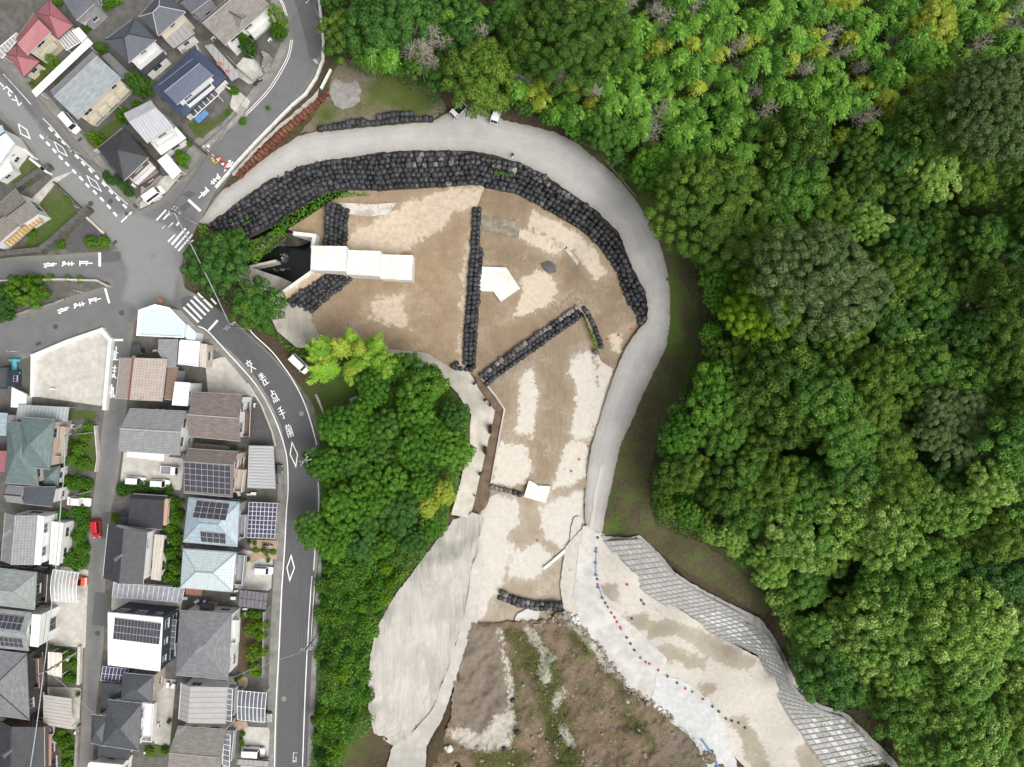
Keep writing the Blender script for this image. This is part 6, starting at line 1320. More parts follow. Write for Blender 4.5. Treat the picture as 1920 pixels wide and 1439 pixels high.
# --- middle row
house('house', 'black ribbed tile house with curved beige end wall', [dict(q=[(249,927),(313,931),(304,993),(240,987)], k='gable', rf=.1, m=R_DARK, w=W_BEIGE, ze=3.6, dz=.9, os=1), dict(q=[(224,968),(241,969),(238,990),(222,988)], k='shed', dz=.2, m=R_DARK, ze=2.8, w=W_BEIGE), dict(q=[(305,935),(316,936),(312,986),(302,985)], k='flat', m=roofmat('roof_peach', (.55,.36,.27), 'plain', (.5,.33,.25), .8), ze=3, w=W_BEIGE, par=False, ov=.1)])
house('house', 'blue black tiled house with antenna and beige side annex', [dict(q=[(203,983),(193,1084),(267,1097),(276,998)], k='gable', rf=.5, m=R_DARK, w=W_WHITE, ze=5.6, dz=1.3, rw=.12), dict(q=[(290,1002),(308,1004),(302,1089),(284,1086)], k='shed', dz=.2, m=R_TAN, ze=3.2, w=W_WHITE)])
canopy('carport', 'long lilac grey carport roof of narrow strips above the white box house', [(214,1093),(346,1104),(341,1130),(210,1119)], 2.6, 14, 1, glassy('polycarbonate_lilac', (.33,.34,.39), .8), WHITE, bw=.045)
house('house', 'white flat roofed navy box house with rows of solar panels', [dict(q=[(202,1247),(300,1259),(308,1157),(205,1147)], k='shed', dz=.5, m=R_WHITE, w=W_NAVY, ze=6.0, ov=.15, solar=[(0,.06,.94,.5,.9,14,3)])])
canopy('canopy', 'small dark solar panel canopy between the white box house and the slate house', [(313,1160),(331,1163),(327,1218),(309,1214)], 2.6, 1, 5, glassy('panel_glass', (.14,.15,.18), .95), WHITE, 'canopy', bw=.04)
canopy('carport', 'blue black glazed lean-to with white grid below the white box house', [(193,1250),(242,1254),(236,1281),(189,1276)], 2.6, 7, 2, POLYV, WHITE, bw=.04)
house('house', 'charcoal slate house with jagged stepped roofs and long white balcony', [
 dict(q=[(202,1313),(266,1320),(260,1408),(192,1398)], k='hip', hf=.7, m=R_CHAR, w=W_WHITE, ze=5.6, dz=1.3, rc=None, balc=[(1,.03,.97,1.8,3.0,W_WHITE)]), dict(q=[(231,1263),(288,1268),(284,1318),(226,1312)], k='hip', m=R_CHAR, w=W_BEIGE, ze=5.3, dz=1.0, rc=None),
 dict(q=[(191,1280),(232,1284),(226,1312),(188,1338)], k='hip', m=R_CHAR, w=W_WHITE, ze=3.4, dz=.8, rc=None), dict(q=[(172,1341),(204,1345),(196,1400),(170,1393)], k='hip', m=R_CHAR, w=W_WHITE, ze=5.2, dz=.9, rc=None), dict(q=[(185,1398),(246,1406),(243,1423),(185,1416)], k='shed', dz=.4, m=R_CHAR, ze=2.8, w=W_WHITE)])
house('house', 'white rimmed flat roof at the bottom edge of the narrow street', [dict(q=[(168,1427),(232,1433),(226,1475),(160,1470)], k='flat', m=R_WHITE, ze=4, w=W_WHITE)])
# --- street's far row
house('house', 'dark green hip roof house with beige balcony and overgrown garden', [
 dict(q=[(40,783),(103,788),(93,880),(30,874)], k='hip', m=R_GREEN, w=W_BEIGE, ze=5.7, dz=1.6, rc=None, balc=[(1,.1,.8,1.3,3.0,W_BEIGE)]), dict(q=[(16,792),(62,796),(72,910),(9,905)], k='hip', m=R_GREEN, w=W_BEIGE, ze=5.5, dz=1.3, rc=None), dict(q=[(80,880),(113,873),(109,912),(80,910)], k='hip', m=R_GREEN, w=W_WHITE, ze=3, dz=.8, rc=None)])
canopy('carport', 'long pale grey seamed carport above the dark green house', [(35,759),(130,764),(126,791),(30,786)], 2.6, 14, 1, mat('grey_sheet', (.36,.39,.4), (.3,.33,.34), .7, .5, 0), ALU, bw=.035)
house('house', 'grey tiled house with white roof strip and white annex beside the tall shrubs', [
 dict(q=[(10,962),(2,1052),(62,1060),(69,966)], k='gable', rf=.5, m=R_GTILE, w=W_WHITE, ze=5.6, dz=1.3, rw=.1, rc=RIDGE_L), dict(q=[(68,966),(83,969),(76,1060),(62,1059)], k='flat', m=R_WHITE, ze=5.4, w=W_WHITE, par=False, ov=.2), dict(q=[(97,978),(119,981),(110,1061),(92,1058)], k='flat', m=R_WHITE, ze=3.4, w=W_WHITE, par=False, ov=.15), dict(q=[(46,914),(104,914),(101,949),(46,943)], k='shed', dz=.6, m=R_DKBLUE, w=W_WHITE, ze=4.8), dict(q=[(14,912),(46,914),(44,944),(12,940)], k='gable', m=R_GTILE, ze=5.3, dz=.9, w=W_WHITE)])
house('house', 'grey green hip roof house with dark walls beside the white carport', [dict(q=[(-42,1062),(69,1075),(65,1143),(-44,1130)], k='hip', hf=.9, m=R_GGREY, w=W_DARK, ze=5.8, dz=1.5, rc=mat('ridge_ggrey', (.3,.33,.32), (.26,.29,.28)), rw=.08, balc=[(1,.05,.95,1.2,3.0,W_DARK)])])
canopy('carport', 'curved clear carport with white ribs over the orange car', [(100,1068),(148,1074),(145,1130),(97,1127)], 2.8, 7, 1, glassy('polycarbonate_white', (.62,.66,.67), .5), WHITE, arch=.5)
house('house', 'white walled house with grey green roof and small solar panels', [dict(q=[(-45,1138),(58,1150),(54,1220),(-48,1210)], k='gable', rf=.5, m=R_GGREY, w=W_WHITE, ze=5.6, dz=1.2, rc=None, solar=[(0,.47,.92,.2,.85,5,2),(1,.08,.5,.15,.7,5,2)]), dict(q=[(60,1152),(76,1153),(72,1214),(56,1212)], k='flat', m=R_WHITE, ze=5.2, w=W_WHITE, par=False, ov=.1)])
house('house', 'grey slate hip roof house with dark brown walls at the frame edge', [dict(q=[(-65,1213),(50,1228),(55,1350),(-68,1332)], k='hip', hf=.9, m=R_SLATE, w=W_DARK, ze=5.8, dz=1.7, rw=.07, balc=[(1,.1,.6,1.2,3.0,W_BROWN)])])
canopy('terrace_roof', 'cream terrace roof beside the dark brown walls and utility pole', [(91,1223),(116,1225),(115,1270),(90,1264)], 2.5, 3, 1, mat('cream_sheet', (.68,.6,.5), (.6,.53,.44), 1, .7, 0), WHITE, 'terrace roof')
canopy('carport', 'plain beige seamed carport roof under the white cable', [(82,1303),(134,1310),(134,1368),(82,1359)], 2.7, 1, 9, mat('beige_sheet', (.43,.41,.38), (.38,.36,.33), .8, .6, 0), ALU, bw=.02)
house('house', 'blue black tiled house at the bottom corner beside a pink lean-to', [dict(q=[(-5,1350),(-10,1460),(83,1475),(82,1364)], k='gable', rf=.42, m=R_DARK, w=W_BROWN, ze=4.6, dz=1.4, rw=.1), dict(q=[(84,1377),(97,1377),(96,1436),(85,1434)], k='shed', dz=.1, m=R_PINK, ze=2.6, w=W_WHITE, win=False)])
house('house', 'dark navy roofed building edge beside the turquoise pipes', [dict(q=[(-40,688),(16,690),(14,730),(-42,730)], k='flat', m=R_CHAR, ze=4.2, w=W_NAVY, pm=W_NAVY)])
house('shed', 'white tool shed standing below the corner of the walled concrete lot', [dict(q=[(22,726),(50,740),(48,766),(20,764)], k='flat', m=R_WHITE, ze=2.2, w=W_WHITE, par=False, win=False)], cat='shed')
house('house', 'light blue sheet roof at the frame edge beside the green house', [dict(q=[(-30,772),(14,775),(13,818),(-32,816)], k='shed', dz=.3, m=R_LBLUE, ze=3.4, w=W_WHITE), dict(q=[(-30,845),(13,846),(12,886),(-30,884)], k='shed', dz=.3, m=R_RED, ze=3.2, w=W_WHITE)])
house('shed', 'grey barrel roofed shed half hidden under trees on the wooded hill', [dict(q=[(655,748),(672,741),(694,768),(690,800),(668,806)], k='flat', m=R_LINED, ze=2.6, par=False, win=False, w=W_GREY)], cat='shed')
# garden and lot walls
for pp, w, z1, m, lb in [([(60,741),(61,668),(128,640),(190,619),(206,638),(195,766)], .7, 1.0, W_WHITE, 'white boundary wall round the empty concrete lot'), ([(433,168),(390,142),(368,85)], .3, 1.2, PALEC, 'pale wall between the driveway and the terrace of the white house'), ([(343,340),(372,312),(378,300)], .25, .5, CONC, 'grey low kerb at the corner yard'), ([(380,283),(340,248)], .3, 1.8, W_DARK, 'black board wall between the lawn and the small yard'), ([(382,278),(412,252),(432,234),(452,214),(455,205)], .8, .9, CONC, 'stepped grey stone wall along the lawn of the navy house'),
   ([(177,283),(222,250)], .25, 1.2, PALEC, 'thin pale fence wall beside the black tiled house'), ([(255,378),(300,330)], .4, 1.0, CONC, 'grey block wall beside the white parked van'), ([(494,1150),(492,1270)], .25, 1.1, CONC, 'grey wall between topiary garden and pavement'), ([(177,800),(182,860),(178,884)], .25, .9, PALEC, 'pale garden wall of the dark green house'), ([(148,1216),(146,1282)], .5, .9, mat('lime_wall', (.6,.58,.53), (.42,.4,.36), 1.5), 'whitish stone garden wall beside the cream terrace'), ([(145,1365),(140,1445)], .5, .9, CONC, 'grey garden wall beside the pink lean-to'), ([(-20,527),(110,524),(180,526),(200,536)], .3, 1.2, PALEC, 'pale parapet wall between the two side roads'), ([(0,602),(60,580),(100,570),(118,562)], .4, .5, CONC, 'low kerb below the bush between the side roads'), ([(465,720),(490,760),(510,810),(516,836)], .3, .9, PALEC, 'curved white rail wall along the wedge shaped yard'), ([(513,838),(520,842),(530,880),(532,930)], .2, .3, CONC, 'thin kerb in front of the grey carport')]:
    wall('garden_wall', pp, w, 0, z1, m, lb, 'wall')
DRAIN = mat('drain_cover', (.05,.05,.05), (.09,.09,.09), 6, .7, .2)
for px, py, a in [(215,455,.75),(254,387,-.8),(150,262,.8),(238,402,-.8),(72,645,.4)]:
    c = P(px, py, .12); mb = MB(); R = Matrix.Rotation(a, 3, 'Z'); mb.box(c, (1.0, .6, .03), R)
    for k in range(6): mb.box(c+R @ Vector((-.4+.16*k, 0, .02)), (.06, .52, .02), R)
    mb.thing('drain_grate', DRAIN, 'dark iron drain grate at the street edge', 'drain grate', 'drain grates along the street')
for px, py, m in [(288,482,0),(170,382,1),(228,587,1),(104,613,1),(532,1311,0),(565,776,0),(183,1188,1),(207,378,1)]:
    c = P(px, py, .09); mb = MB(); mb.lathe([(.48, 0), (.48, .02)], 16, c); mb.lathe([(.42, .02), (.42, .028)], 16, c); mb.thing('manhole_cover', [SIDE, DRAIN][m], 'round iron manhole cover in the asphalt' if m else 'pale round manhole cover in the asphalt', 'manhole cover', 'manhole covers in the roads' if m else 'pale manhole covers in the roads')
# ------------------------------------------------------------------ painted markings
def paintmat(name, wear):
    m, n, l, b = nt(name); v = pos(n)
    f = math_(n, l, 'MULTIPLY', ramp(n, l, noise(n, l, v, 3.5, 7, .75), .62-wear*.25, .7-wear*.1), .8)
    l.new(mixc(n, l, f, (.78,.78,.77), (.3,.3,.3)), b.inputs['Base Color']); b.inputs['Roughness'].default_value = .7; return m
PAINT = paintmat('road_paint', 0); PAINTW = paintmat('worn_road_paint', .5)
ZP = .15
def mark(name, polys, m=PAINT, z=ZP):
    mb = MB()
    for q in polys:
        e = [P(a, b, z) for a, b in q]
        s = sum(e[i].x*e[(i+1) % len(e)].y-e[(i+1) % len(e)].x*e[i].y for i in range(len(e)))
        mb.face(e if s > 0 else e[::-1])
    o = link(name, mb.mesh(name, m)); return tag(o, kind='structure')
def strip(pts, w):
    out = []; pts = [Vector(p) for p in pts]
    nn = []
    for i in range(len(pts)):
        d = (pts[min(i+1, len(pts)-1)]-pts[max(i-1, 0)]).normalized(); nn.append(Vector((-d.y, d.x))*w/2)
    for i in range(len(pts)-1): out.append([pts[i]+nn[i], pts[i+1]+nn[i+1], pts[i+1]-nn[i+1], pts[i]-nn[i]])
    return out
def smoothl(pts, n=8):
    P_ = [Vector(p) for p in pts]; out = []
    for i in range(len(P_)-1):
        a, b, c, d = P_[max(0, i-1)], P_[i], P_[i+1], P_[min(len(P_)-1, i+2)]
        for k in range(n):
            t = k/n; out.append(.5*((2*b)+(c-a)*t+(2*a-5*b+4*c-d)*t*t+(3*b-a-3*c+d)*t**3))
    return out+[P_[-1]]
def line(pts, w, m=PAINT): mark('edge_line', strip(smoothl(pts), w), m)
line([(372,612),(390,622),(425,660),(450,687),(480,722),(503,760),(521,800),(534,840),(539,870),(540,920),(537,960),(533,1040),(528,1110),(523,1220),(517,1340),(514,1470)], 2.0)
line([(465,615),(478,630),(510,660),(535,692),(556,725),(572,760),(585,800),(594,835)], 1.7); line([(597,905),(598,945),(594,985),(588,1070)], 1.4)
line([(585,1080),(580,1150),(575,1240),(571,1330),(566,1470)], 1.8); line([(591,1078),(586,1150),(582,1220)], 1.0, PAINTW)
for o in (-1.7, 1.7): line([(459+o,217+o*.4),(480+o,196+o*.5),(505+o,168+o*.6),(526+o,135+o*.5),(541+o,105+o*.2),(547+o,75)], 1.3)
for o in (-1.5, 1.5): line([(521+o,-8),(531+o,10),(537+o,30)], 1.3)
line([(602,30),(607,80),(606,105)], 1.0, PAINTW)
line([(6,139),(30,165),(58,196)], 1.2); line([(80,222),(98,240),(120,266),(150,296),(178,322)], 1.3); line([(192,338),(215,362),(240,384)], 1.2)
for q in [(78,257),(90,270),(102,283),(114,296),(126,308),(139,322),(152,335),(164,348),(178,361),(191,374),(204,388),(216,402), (95,243),(107,255),(119,268),(131,281),(144,294),(156,307),(170,320),(182,333),(195,346),(208,360),(221,373),(234,387)]:
    d = Vector((.68,.73)); s = Vector((-d.y, d.x)); c = Vector(q); mark('lane_dash', [[c-d*5-s*2.0, c+d*5-s*2.0, c+d*5+s*2.0, c-d*5+s*2.0]])
def diamond(q, w): 
    c = sum((Vector(p) for p in q), Vector((0, 0)))/4; inn = [c+(Vector(p)-c)*w for p in q]
    mark('diamond_marking', [[Vector(q[i]), Vector(q[(i+1) % 4]), inn[(i+1) % 4], inn[i]] for i in range(4)])
diamond([(33,231),(51,243),(58,262),(38,252)], .72); diamond([(100,264),(118,276),(128,295),(109,284)], .76); diamond([(161,328),(181,341),(192,361),(171,348)], .76)
diamond([(547,827),(559,852),(555,878),(543,852)], .74); diamond([(546,1039),(553,1065),(543,1092),(537,1065)], .74)
def bars(lst, m=PAINT): 
    for q in lst: mark('crosswalk_bar', [q], m)
bars(z6b := [[(240+x/9.6, 380+y/9.6) for x, y in q] for q in [[(670,125),(695,145),(525,328),(500,315)], [(735,180),(758,200),(650,310),(622,300)], [(690,395),(680,410),(618,475),(606,470)], [(800,355),(822,365),(735,448),(712,462)], [(905,345),(935,365),(890,425),(860,412)],
 [(840,570),(855,585),(735,720),(708,695)], [(1020,455),(1055,480),(800,775),(768,748)], [(1085,510),(1115,535),(860,830),(835,808)], [(1150,565),(1170,590),(920,885),(890,862)], [(1160,670),(1195,692),(1060,745),(1100,740)]]])
bars([[(320+x/6, 480+y/6) for x, y in q] for q in [[(150,570),(325,740),(305,757),(135,588)], [(195,532),(360,700),(342,718),(176,545)], [(235,490),(402,658),(385,675),(216,505)], [(272,448),(440,618),(425,635),(252,462)], [(310,412),(372,470),(352,478),(296,426)], [(380,480),(478,575),(462,592),(362,494)], [(460,475),(520,535),(505,550),(446,486)]]], PAINTW)
for q, w in [([(187,474),(187,500)], 5), ([(197,541),(205,569)], 4), ([(353,375),(376,396)], 5), ([(227,417),(247,398)], 3), ([(391,620),(408,601)], 4), ([(213,638),(231,638)], 4)]: mark('stop_line', strip(q, w), PAINT if w > 3 else PAINTW)
# lettering painted on the asphalt, strokes stretched along the lane as on the road
G = {'止': [((.5,1),(.5,.05)),((.5,.55),(.92,.55)),((.14,.66),(.14,.05)),((0,.03),(1,.03))],
 'ま': [((.08,.82),(.92,.82)),((.12,.58),(.88,.58)),((.52,1),(.52,.12)),((.52,.12),(.1,.12)),((.1,.12),(.1,.3)),((.1,.3),(.52,.3)),((.52,.26),(.95,.04))],
 'れ': [((.25,1),(.25,0)),((.02,.74),(.46,.74)),((.46,.74),(.02,.3)),((.25,.52),(.62,.8)),((.62,.8),(.66,.12)),((.66,.12),(.8,.04)),((.8,.04),(1,.2))],
 '交': [((.5,1),(.5,.84)),((.04,.82),(.96,.82)),((.32,.74),(.1,.56)),((.68,.74),(.9,.56)),((.74,.6),(.06,.02)),((.26,.6),(.96,.02))],
 '差': [((.3,1),(.38,.9)),((.7,1),(.62,.9)),((.08,.88),(.92,.88)),((.14,.74),(.86,.74)),((.02,.6),(.98,.6)),((.5,.88),(.5,.6)),((.3,.58),(.02,.02)),((.36,.4),(.9,.4)),((.62,.4),(.62,.06)),((.24,.04),(.96,.04))],
 '点': [((.45,1),(.45,.66)),((.45,.86),(.88,.86)),((.14,.66),(.86,.66)),((.14,.66),(.14,.34)),((.86,.66),(.86,.34)),((.14,.34),(.86,.34)),((.08,.24),(.02,.02)),((.34,.22),(.36,.02)),((.6,.22),(.66,.02)),((.86,.24),(.98,.02))],
 '手': [((.8,1),(.12,.9)),((.1,.7),(.9,.7)),((0,.46),(1,.46)),((.5,.92),(.5,.04)),((.5,.04),(.3,.1))],
 '前': [((.28,1),(.36,.88)),((.74,1),(.64,.88)),((0,.84),(1,.84)),((.1,.7),(.1,0)),((.1,.7),(.5,.7)),((.5,.7),(.5,0)),((.1,.48),(.5,.48)),((.1,.26),(.5,.26)),((.72,.7),(.72,.2)),((.95,.74),(.95,.02)),((.95,.02),(.8,.06))],
 'ス': [((.1,.92),(.85,.92)),((.85,.92),(.05,.02)),((.5,.46),(.95,.02))], 'ー': [((.5,1),(.5,.1))],
 'ピ': [((.12,.92),(.12,.1)),((.12,.1),(.9,.06)),((.12,.52),(.8,.66)),((.72,.98),(.9,.98)),((.9,.98),(.9,.82)),((.9,.82),(.72,.82)),((.72,.82),(.72,.98))],
 '3': [((0,1),(1,1)),((1,1),(1,0)),((1,0),(0,0)),((.2,.5),(1,.5))]}
def letter(ch, c, up, w, h, sw, m=PAINT):
    up = Vector(up).normalized(); rt = Vector((-up.y, up.x)); c = Vector(c); polys = []
    f = lambda u, v: c+rt*(u-.5)*w+up*(v-.5)*h
    mb = MB(); k = 0
    for a, b in G[ch]:
        A, B = f(*a), f(*b); d = (B-A).normalized(); s = Vector((-d.y, d.x))*sw/2; A2, B2 = A-d*sw*.3, B+d*sw*.3
        e = [P(p.x, p.y, ZP+.002*k) for p in (A2+s, B2+s, B2-s, A2-s)]; k += 1
        mb.face(e if (e[1]-e[0]).cross(e[2]-e[0]).z > 0 else e[::-1])
    tag(link('road_lettering', mb.mesh('road_lettering', m)), kind='structure')
for ch, c in (('止',(161,494)),('ま',(127,495)),('れ',(94,497.5))): letter(ch, c, (1,-.02), 9, 24, 2.2)
for ch, c in (('止',(178,563)),('ま',(148,572)),('れ',(119,582))): letter(ch, c, (.95,-.26), 9, 22, 2.2)
for ch, c in (('止',(217.5,663)),('ま',(214.5,698)),('れ',(211,734))): letter(ch, c, (.05,-1), 8.5, 25, 2.2)
for ch, c in (('止',(381,363)),('ま',(404,337)),('れ',(427,311))): letter(ch, c, (-.68,.73), 9.5, 23, 2.4)
for ch, c in (('ス',(32,190)),('ピ',(15,171)),('ー',(0,156))): letter(ch, c, (.7,.72), 10, 19, 2.2)
for ch, c, u in (('交',(469.5,686),(-.56,-.83)),('差',(494,711),(-.55,-.83)),('点',(514,743),(-.45,-.89)),('手',(529,775),(-.4,-.92)),('前',(542,808),(-.3,-.95))): letter(ch, c, u, 11, 24, 1.8)
mark('road_lettering', [q for a, b in (((550,1412),(554,1412)),((556.5,1411.5),(557.5,1413)),((550,1413),(550,1416)),((550,1417),(549.8,1424)),((555,1419),(555,1425)),((548.5,1426),(551.5,1429.5)),((551.5,1425.5),(549.5,1430)),((552.5,1426),(555.5,1430)),((556,1426),(554,1428))) for q in strip([a, b], 1.3)], PAINTW)

# ------------------------------------------------------------------ vehicles
TYRE = BLACK; CGLASS = mat('car_glass', (.012,.015,.018), (.02,.025,.03), 1, .05, 0, spec=.7)
LAMP = mat('lamp_glass', (.7,.7,.68), (.6,.6,.6), 3, .2, 0); TAIL = mat('tail_lamp', (.4,.02,.02), (.3,.01,.01), 3, .3, 0)
def paint(name, c): 
    m, n, l, b = nt(name); b.inputs['Base Color'].default_value = rgba(c); b.inputs['Roughness'].default_value = .28; b.inputs['Coat Weight'].default_value = .4
    l.new(mixc(n, l, math_(n, l, 'MULTIPLY', noise(n, l, objc(n), 4, 6), .15), c, tuple(x*.7+.02 for x in c)), b.inputs['Base Color']); return m
CP_W = paint('paint_white', (.8,.8,.8)); CP_R = paint('paint_red', (.42,.012,.02)); CP_O = paint('paint_orange', (.6,.11,.04)); CP_B = paint('paint_icy', (.62,.7,.72)); CP_K = paint('paint_black', (.02,.021,.024)); CP_G = paint('paint_grey', (.22,.23,.24))
def carmesh(L, Wd, Ht, hood, tail, kind):
    """body loft along +x; returns part meshes"""
    hw = Wd/2; belt = .92 if kind != 'sedan' else .88; parts = {}
    b = MB(); xs = [(-L/2, .86, .62), (-L/2+.12, .96, belt), (-L/2+tail, 1, belt), (L/2-hood, 1, belt), (L/2-.25, .95, belt-.14), (L/2, .8, .6)]
    R = []
    for x, k, zt in xs:
        w = hw*k; R.append([Vector((x, -w, .28)), Vector((x, -w*1.0, zt-.16)), Vector((x, -w*.9, zt)), Vector((x, w*.9, zt)), Vector((x, w, zt-.16)), Vector((x, w, .28))])
    for A, B in zip(R, R[1:]):
        for k in range(6): b.face([A[k], A[(k+1) % 6], B[(k+1) % 6], B[k]][::-1])
    b.face(R[0]); b.face(R[-1][::-1])
    # cabin
    x0, x1 = -L/2+max(.08, tail-.25), L/2-hood+.05; ins = .13; sl = {'van': .28, 'sedan': .75, 'kei': .35, 'truck': .25}[kind]; sr = {'van': .12, 'sedan': .55, 'kei': .16, 'truck': .05}[kind]
    lo = [Vector((x0, -hw*.93, belt)), Vector((x1, -hw*.9, belt)), Vector((x1, hw*.9, belt)), Vector((x0, hw*.93, belt))]
    hi = [Vector((x0+sr, -hw+ins+.06, Ht)), Vector((x1-sl, -hw+ins+.06, Ht)), Vector((x1-sl, hw-ins-.06, Ht)), Vector((x0+sr, hw-ins-.06, Ht))]
    for k in range(4): b.face([lo[k], lo[(k+1) % 4], hi[(k+1) % 4], hi[k]])
    mid = [p*1 for p in hi]; cr = [p+(sum(hi, Vector())/4-p)*.12+Vector((0, 0, .05)) for p in hi]
    for k in range(4): b.face([hi[k], hi[(k+1) % 4], cr[(k+1) % 4], cr[k]])
    b.face(cr)
    if kind == 'van':
        for s in (-1, 1): b.box((x0+.9, s*(hw-ins-.12), Ht+.06), (1.3, .04, .04))
    parts['body'] = b
    def pane(k, a, c_, v0, v1):
        A, B, C_, D = lo[k], lo[(k+1) % 4], hi[(k+1) % 4], hi[k]; f = lambda u, v: A.lerp(B, u).lerp(D.lerp(C_, u), v)
        q = [f(a, v0), f(c_, v0), f(c_, v1), f(a, v1)]; nn = (q[1]-q[0]).cross(q[3]-q[0]).normalized()*.012; m = MB(); m.face([p+nn for p in q]); return m
    parts['windscreen'] = pane(1, .06, .94, .06, .97); parts['rear_window'] = pane(3, .1, .9, .25, .92)
    s1 = pane(0, .08, .95, .2, .9); s2 = pane(2, .05, .92, .2, .9); parts['side_window'] = s1; parts['side_window.001'] = s2
    for i, (sx, sy) in enumerate(((1, 1), (1, -1), (-1, 1), (-1, -1))):
        m = MB(); cx, cy = sx*L*.31, sy*(hw-.09)
        m.tube([(cx, cy-.1, .3), (cx, cy+.1, .3)], .3, 14); m.tube([(cx, cy-.105, .3), (cx, cy+.105, .3)], .16, 10, mi=1); parts['wheel.%03d' % i] = m
    for i, s in enumerate((-1, 1)):
        m = MB(); m.box((L/2-.1, s*hw*.66, .62), (.16, .3, .14)); parts['headlight.%03d' % i] = m
        m = MB(); m.box((-L/2+.03, s*hw*.74, .75), (.08, .18, .26)); parts['tail_light.%03d' % i] = m
        m = MB(); m.box((x1-.25, s*(hw+.06), belt+.06), (.12, .16, .12)); parts['wing_mirror.%03d' % i] = m
    return parts
TYPES = {'van': (4.1, 1.66, 1.85, .75, .12, 'van'), 'kei': (3.4, 1.48, 1.62, .75, .12, 'kei'), 'sedan': (4.3, 1.7, 1.42, 1.15, .75, 'sedan'), 'hatch': (3.9, 1.68, 1.5, .95, .2, 'kei')}
CCACHE = {}
def vehicle(px, py, head, typ, pm, label, cat='car', ground=0.12, roof=None, name='parked_car'):
    c = P(px, py, ground+.8); h = Vector((head[0], -head[1])).normalized(); root = empty(name, (c.x, c.y, ground), label, cat, None, math.atan2(h.y, h.x))
    if (typ, pm.name) not in CCACHE:
        d = {}
        for n_, mb in carmesh(*TYPES[typ]).items():
            k = n_.split('.')[0]; mm = {'body': pm, 'windscreen': CGLASS, 'rear_window': CGLASS, 'side_window': CGLASS, 'wheel': [TYRE, ALU], 'headlight': LAMP, 'tail_light': TAIL, 'wing_mirror': pm}[k]
            d[n_] = mb.mesh(k, mm, smooth=False)
        CCACHE[typ, pm.name] = d
    for n_, me in CCACHE[typ, pm.name].items(): link(n_.split('.')[0], me, root)
    return root
vehicle(288, 365, (.82,-.6), 'van', CP_W, 'white van with black roof band parked beside the crosswalk yard')
vehicle(131, 231, (.65,.75), 'van', CP_W, 'white van parked by the corner of the grey apartment house')
vehicle(254, 902, (1,.06), 'kei', CP_W, 'white small car on the pale patch of the parking yard')
vehicle(300, 907, (1,.05), 'kei', CP_W, 'white small car parked nose towards the solar house in the yard')
vehicle(147, 941, (1,.09), 'sedan', CP_W, 'white saloon car parked between shrubs below the utility pole')
vehicle(180, 992, (.06,1), 'kei', CP_R, 'red small car with dark roof parked in the narrow street')
vehicle(142, 1090, (1,.08), 'hatch', CP_O, 'orange red car under the curved clear carport')
vehicle(494, 1070, (1,.06), 'kei', CP_B, 'pale silver blue car on the yard of the pale blue house')
vehicle(475, 1411, (1,.06), 'van', CP_W, 'white van with roof rails on the concrete yard at the bottom edge')
vehicle(510, 879, (1,.05), 'hatch', CP_K, 'black car nosing out from under the ribbed grey carport')
vehicle(490, 1346, (1,.05), 'hatch', CP_G, 'dark grey car under the smoky blue carport')
vehicle(561, 683, (.72,.7), 'van', CP_W, 'white van parked on the verge beside the bamboo clump')
def kei_truck(px, py, head, label, bed, ground=.12):
    c = P(px, py, ground+.8); h = Vector((head[0], -head[1])).normalized(); root = empty('kei_truck', (c.x, c.y, ground), label, 'truck', None, math.atan2(h.y, h.x)); w = .72
    def pt(n_, mb, m): link(n_, mb.mesh(n_, m), root)
    cab = MB(); prof = [(.55, .45), (1.68, .45), (1.66, .95), (1.35, 1.62), (.62, 1.72), (.55, .9)]
    for s in (0,):
        a = [Vector((x, -w, z)) for x, z in prof]; b = [Vector((x, w, z)) for x, z in prof]; n = len(prof)
        for i in range(n): cab.face([a[i], a[(i+1) % n], b[(i+1) % n], b[i]][::-1])
        cab.face(a); cab.face(b[::-1])
    pt('cab', cab, CP_W)
    ws = MB(); d = Vector((.9, 0, .42)).normalized()*.012; ws.face([Vector((1.645, -w*.9, 1.0))+d, Vector((1.645, w*.9, 1.0))+d, Vector((1.375, w*.86, 1.57))+d, Vector((1.375, -w*.86, 1.57))+d]); pt('windscreen', ws, CGLASS)
    for s in (-1, 1):
        sw = MB(); q = [Vector((.68, s*(w+.008), 1.05)), Vector((1.52, s*(w+.008), 1.05)), Vector((1.3, s*(w+.008), 1.52)), Vector((.7, s*(w+.008), 1.56))]; sw.face(q if s < 0 else q[::-1]); pt('side_window', sw, CGLASS)
        hl = MB(); hl.box((1.67, s*.55, .72), (.06, .24, .18)); pt('headlight', hl, LAMP)
        mr = MB(); mr.box((1.5, s*(w+.13), 1.2), (.1, .18, .26)); pt('wing_mirror', mr, BLACK)
    bd = MB(); bd.box((-.62, 0, .66), (2.2, 1.44, .08)); pt('bed', bd, bed)
    for i, (x, y, sx, sy) in enumerate([(-.62, .7, 2.2, .05), (-.62, -.7, 2.2, .05), (-1.695, 0, .05, 1.34), (.46, 0, .05, 1.34)]):
        g = MB(); g.box((x, y, .84), (sx, sy, .3)); pt('side_gate', g, CP_W)
    for sx in (1.2, -1.05):
        for s in (-1, 1):
            wh = MB(); wh.tube([(sx, s*.62-.08, .27), (sx, s*.62+.08, .27)], .27, 12); wh.tube([(sx, s*.62-.085, .27), (sx, s*.62+.085, .27)], .14, 10, mi=1); pt('wheel', wh, [BLACK, ALU])
    return root
kei_truck(931, 216, (-.3,.95), 'small white truck with its windscreen facing the haul road', CP_W, hz(931, 216)+.1)
kei_truck(859, 208, (-.72,.7), 'small white truck with dark sided bed parked under the overhanging olive tree', CP_K, hz(859, 208)+.1)
kei_truck(318, 882, (1,.06), 'small white flatbed truck parked beside the large solar array', CP_G)
